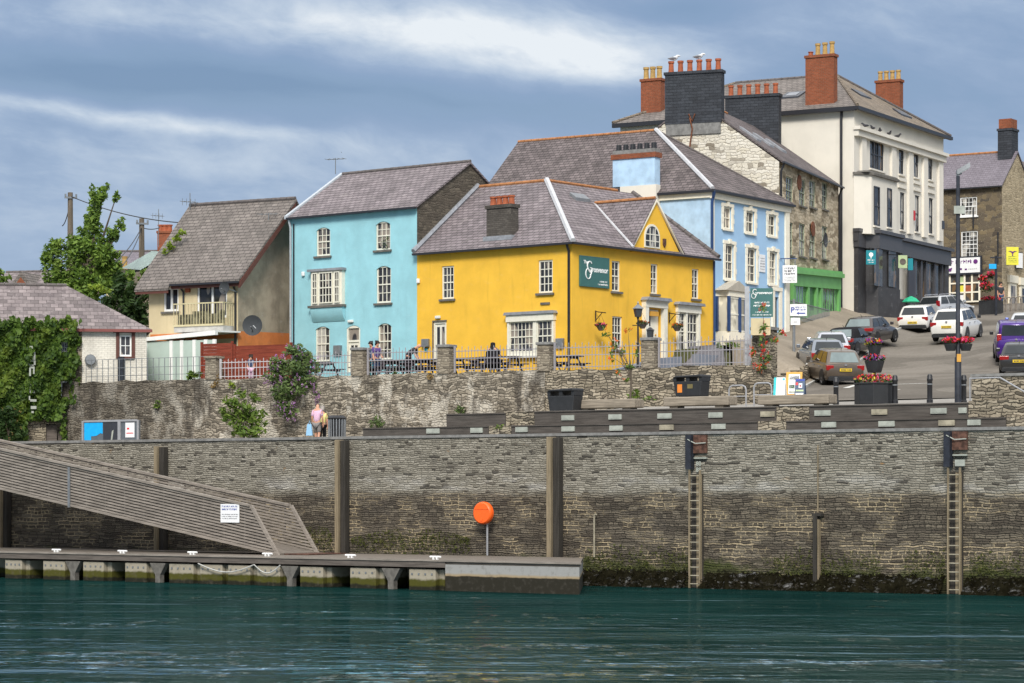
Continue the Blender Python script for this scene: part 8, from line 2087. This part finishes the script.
def ivy():
    rnd = random.Random(21); fr = CT; m = MB(); m2 = []
    t = thing('ivy', 'dense dark green ivy covering the stone end of the cottage', 'climbing plant', fr.w(fr.U(40), -.2, 5.7), fr.a)
    def dens(px, py):
        if 60 < px < 68.5 and 341 < py < 353: return 0
        if 60 < px < 69 and 380 < py < 398: return 0
        if px > 78 + (3*math.sin(py*.3)): return 0
        if py > 408 and px > 60: return .25 if px < 66 else 0
        if py > 375 and px > 66 + 3*math.sin(py): return .12
        if py > 420 and px > 27: return 0
        return 1
    n = 0
    while n < 15000:
        px = rnd.uniform(-20, 83); py = rnd.uniform(320 + 3*math.sin(px*.35)+2*math.sin(px*.9), 441)
        if rnd.random() > dens(px, py): continue
        lump = .5+.5*math.sin(px*.21+py*.05)*math.sin(py*.13+1.3+px*.03)
        v = -.06 - rnd.random()*(.12+.75*lump); u = fr.U(px, v); z = fr.Z(px, py, v); p = fr.w(u, v, z)
        a = Vector((rnd.gauss(0,.7), rnd.gauss(0,.7), -abs(rnd.gauss(.7,.6)))).normalized(); b = a.cross(Vector((rnd.gauss(0,.6), -1, rnd.gauss(0,.6)))).normalized(); q = rnd.uniform(.07, .15); w = q*.7
        m.v += [p-a*q, p+b*w, p+a*q*1.1, p-b*w]; k = len(m.v); m.face([k-4, k-3, k-2, k-1]); n += 1
    # shaggy top lumps
    for px, py, r in ((12, 325, 8), (30, 324, 9), (56, 326, 9), (70, 330, 7), (42, 329, 7), (0, 327, 8)):
        d = fr.D(fr.U(px, -.35), -.35); leafcloud(m, [(Vector((PX(px, d), d, PZ(py, d))), (r*d/F, .3, r*.7*d/F))], 700, .11, rnd)
    m.build('foliage', T['leaf_ivy'], t)
    # vertical painted letters half swallowed by the leaves
    s = thing('wall_letters', 'column of white letters half hidden in the ivy', 'sign', fr.w(fr.U(32), -.62, fr.Z(32, 412, -.6)), fr.a)
    v = -.62; k = F/124
    def blk(x0, y0, x1, y1, slant=0):
        q = MB(fr); a, b, c, d_ = rect(fr, x0, y0, x1, y1, v)
        q.prism([(a+slant, c), (b+slant, c), (b-slant, d_), (a-slant, d_)], v, v+.05); return q
    for nm, strokes in (('letter', [(29.6, 346, 32.6, 348.6)]), ('letter', [(28.6, 352, 30.2, 360), (33.8, 352, 35.4, 360), (30.2, 352, 33.8, 360, 'N')]), ('letter', [(28.4, 360.5, 30, 365.5), (33.8, 360.5, 35.6, 365), (30, 360.5, 34, 361.8), (30, 364.6, 34, 365.6)]), ('letter', [(29.2, 366.5, 31, 376), (33, 366.5, 34.6, 374), (31, 366.5, 33, 368.4)]),
            ('letter', [(31.8, 381, 34.8, 382.6), (29.5, 384, 34.5, 385.6)]), ('letter', [(29.6, 387, 31, 390), (32, 386.8, 35, 388.2), (29.8, 390.6, 34.8, 393)]), ('letter', [(28.8, 396, 30.2, 400), (30.2, 399.2, 36.4, 401.6)]), ('letter', [(30.8, 406, 36.4, 409), (31.4, 411, 33.8, 413)])):
        q = MB(fr)
        for st_ in strokes:
            a, b, c, d_ = rect(fr, *st_[:4], v)
            if len(st_) == 5: w_ = .06; q.prism([(b-w_, c), (b+w_, c), (a+w_, d_), (a-w_, d_)], v, v+.05)
            else: q.box(a, b, v, v+.05, c, d_)
        q.build(nm, T['plaque'], s)
ivy()
tree('bush', 'dark straggling bush with reddish tips at the foot of the ivy cottage', 'bush', 8, CT.D(CT.U(8, -1.2), -1.2), 441, [(5,420,16,14,0),(-5,430,14,14,0),(18,428,10,12,0),(10,436,16,8,0),(16,412,8,4,0)], 'leaf_dark', .12, 520, .05, 30, extra=[('weed_dry', 12, .05, 'tips')], zbase=5.7)
tree('shrub', 'low green plants in the yard behind the railing before the pale blue house', 'shrub', 730, 122, 347, [(720,345,5,3,0),(729,344,6,3.5,0),(738,345,5,3,0)], 'leaf_shrub', .09, 700, .02, 33)
def creeping_moss():
    rnd = random.Random(31); m = MB(QF)
    for px0, px1, yc, n in ((300, 332, 538, 500), (352, 470, 542, 1500), (585, 690, 560, 900), (765, 880, 565, 900), (905, 945, 565, 400), (970, 1024, 565, 500)):
        for _ in range(n):
            px = rnd.uniform(px0, px1); f = (px-px0)/(px1-px0); py = rnd.gauss(yc, 6.5)
            if px1 < 480: py = min(py, 553); py = max(py, yc-10*math.sin(math.pi*f)-3)
            v = -.02-rnd.random()*.08; u = QF.U(px, v); z = QF.Z(px, py, v); s = rnd.uniform(.03, .085)
            p = [(u+rnd.uniform(-s,s), v-rnd.random()*.04, z+rnd.uniform(-s,s)) for _ in range(3)]; m.poly(p)
    o = m.build('wall_moss', T['moss'], at=QF.w(0,0,0), rot=QF.a); tag(o, 'green moss and weed spread over the lower quay wall', 'moss', None, 'stuff')
T['moss'] = leaf('olive_moss', (.045,.052,.010), (.085,.095,.018), (.11,.10,.03))
creeping_moss()
# flower trough and hanging flowers at the top of the street
def trough():
    d = 170; fr = Fr(PX(991, d), d, -20); z0 = zg(fr.x, d); a, b = fr.U(981), fr.U(1002); t = thing('flower_trough', 'dark square flower trough with pink flowers at the top of the street', 'planter', fr.w(0, 0, z0), fr.a)
    m = MB(fr); m.box(a, b, -.5, .5, z0-.4, z0+.85)
    for i in range(6): u = a+(b-a)*i/5; m.box(u-.05, u+.05, -.53, -.501, z0-.4, z0+.85)
    m.build('trough', T['blackplastic'], t); c = fr.w(0, 0, z0+.95); flowers('f', t, c, (.62, .4, .18), ['petal_pink', 'petal_red'], 120, .10, 60)
    p = thing('street_sign', 'slim dark post with a small blue sign and hanging red flowers', 'sign', at_(996, 168, z0)); f2 = Fr(PX(996, 168), 168, 0); m = MB(f2); z1 = PZ(256, 168); m.tube([(0,0,z0-.3), (0,0,z1)], .08, 8); m.tube([(-.35,0,z1-.1), (.35,0,z1-.1)], .05, 6); m.build('post', T['bluesteel'], p); m = MB(f2); zz = PZ(266.5, 168); m.box(-.45, .0, -.12, -.08, zz-.15, zz+.15); m.build('board', T['bluepanel'], p)
    for px, py, r in ((986, 287, .42), (983, 279, .3), (991, 275, .26)): flowers('hb', p, at_(px, 169, PZ(py, 169)), (r, r, r*.8), ['petal_red', 'petal_pink'], 90, .11, int(px))
trough()
for i in range(5):
    d = 171; px = 1003 + i*5.2; fr = Fr(PX(px, d), d, -30); z0 = zg(fr.x, d); m = MB(fr); m.tube([(-.22,0,z0-.2), (-.22,0,z0+.75), (-.1,0,z0+.92), (.1,0,z0+.92), (.22,0,z0+.75), (.22,0,z0-.2)], .04, 6)
    tag(m.build('cycle_stand', T['slat'], at=fr.w(0,0,z0), rot=fr.a), 'small brown hoop in the row at the pale gable of the far stone shop', 'hoop', 'row of hoops beside the pale gable')
def awning():
    d = 158.5; fr = Fr(PX(911, d), d, 10); z0 = PZ(302, d); t = thing('parasol', 'small green parasol top showing behind the white hatchback', 'parasol', fr.w(0,0,zg(fr.x, d))); m = MB(fr); m.lathe(0, 0, [(.55, z0), (.35, z0+.2), (.05, z0+.34)], 8); m.build('canopy', plain('bright_green_canvas', (.02,.38,.20), .7), t); m = MB(fr); m.tube([(0,0,zg(fr.x,d)), (0,0,z0+.3)], .03, 6); m.build('pole', T['galv'], t)
awning()
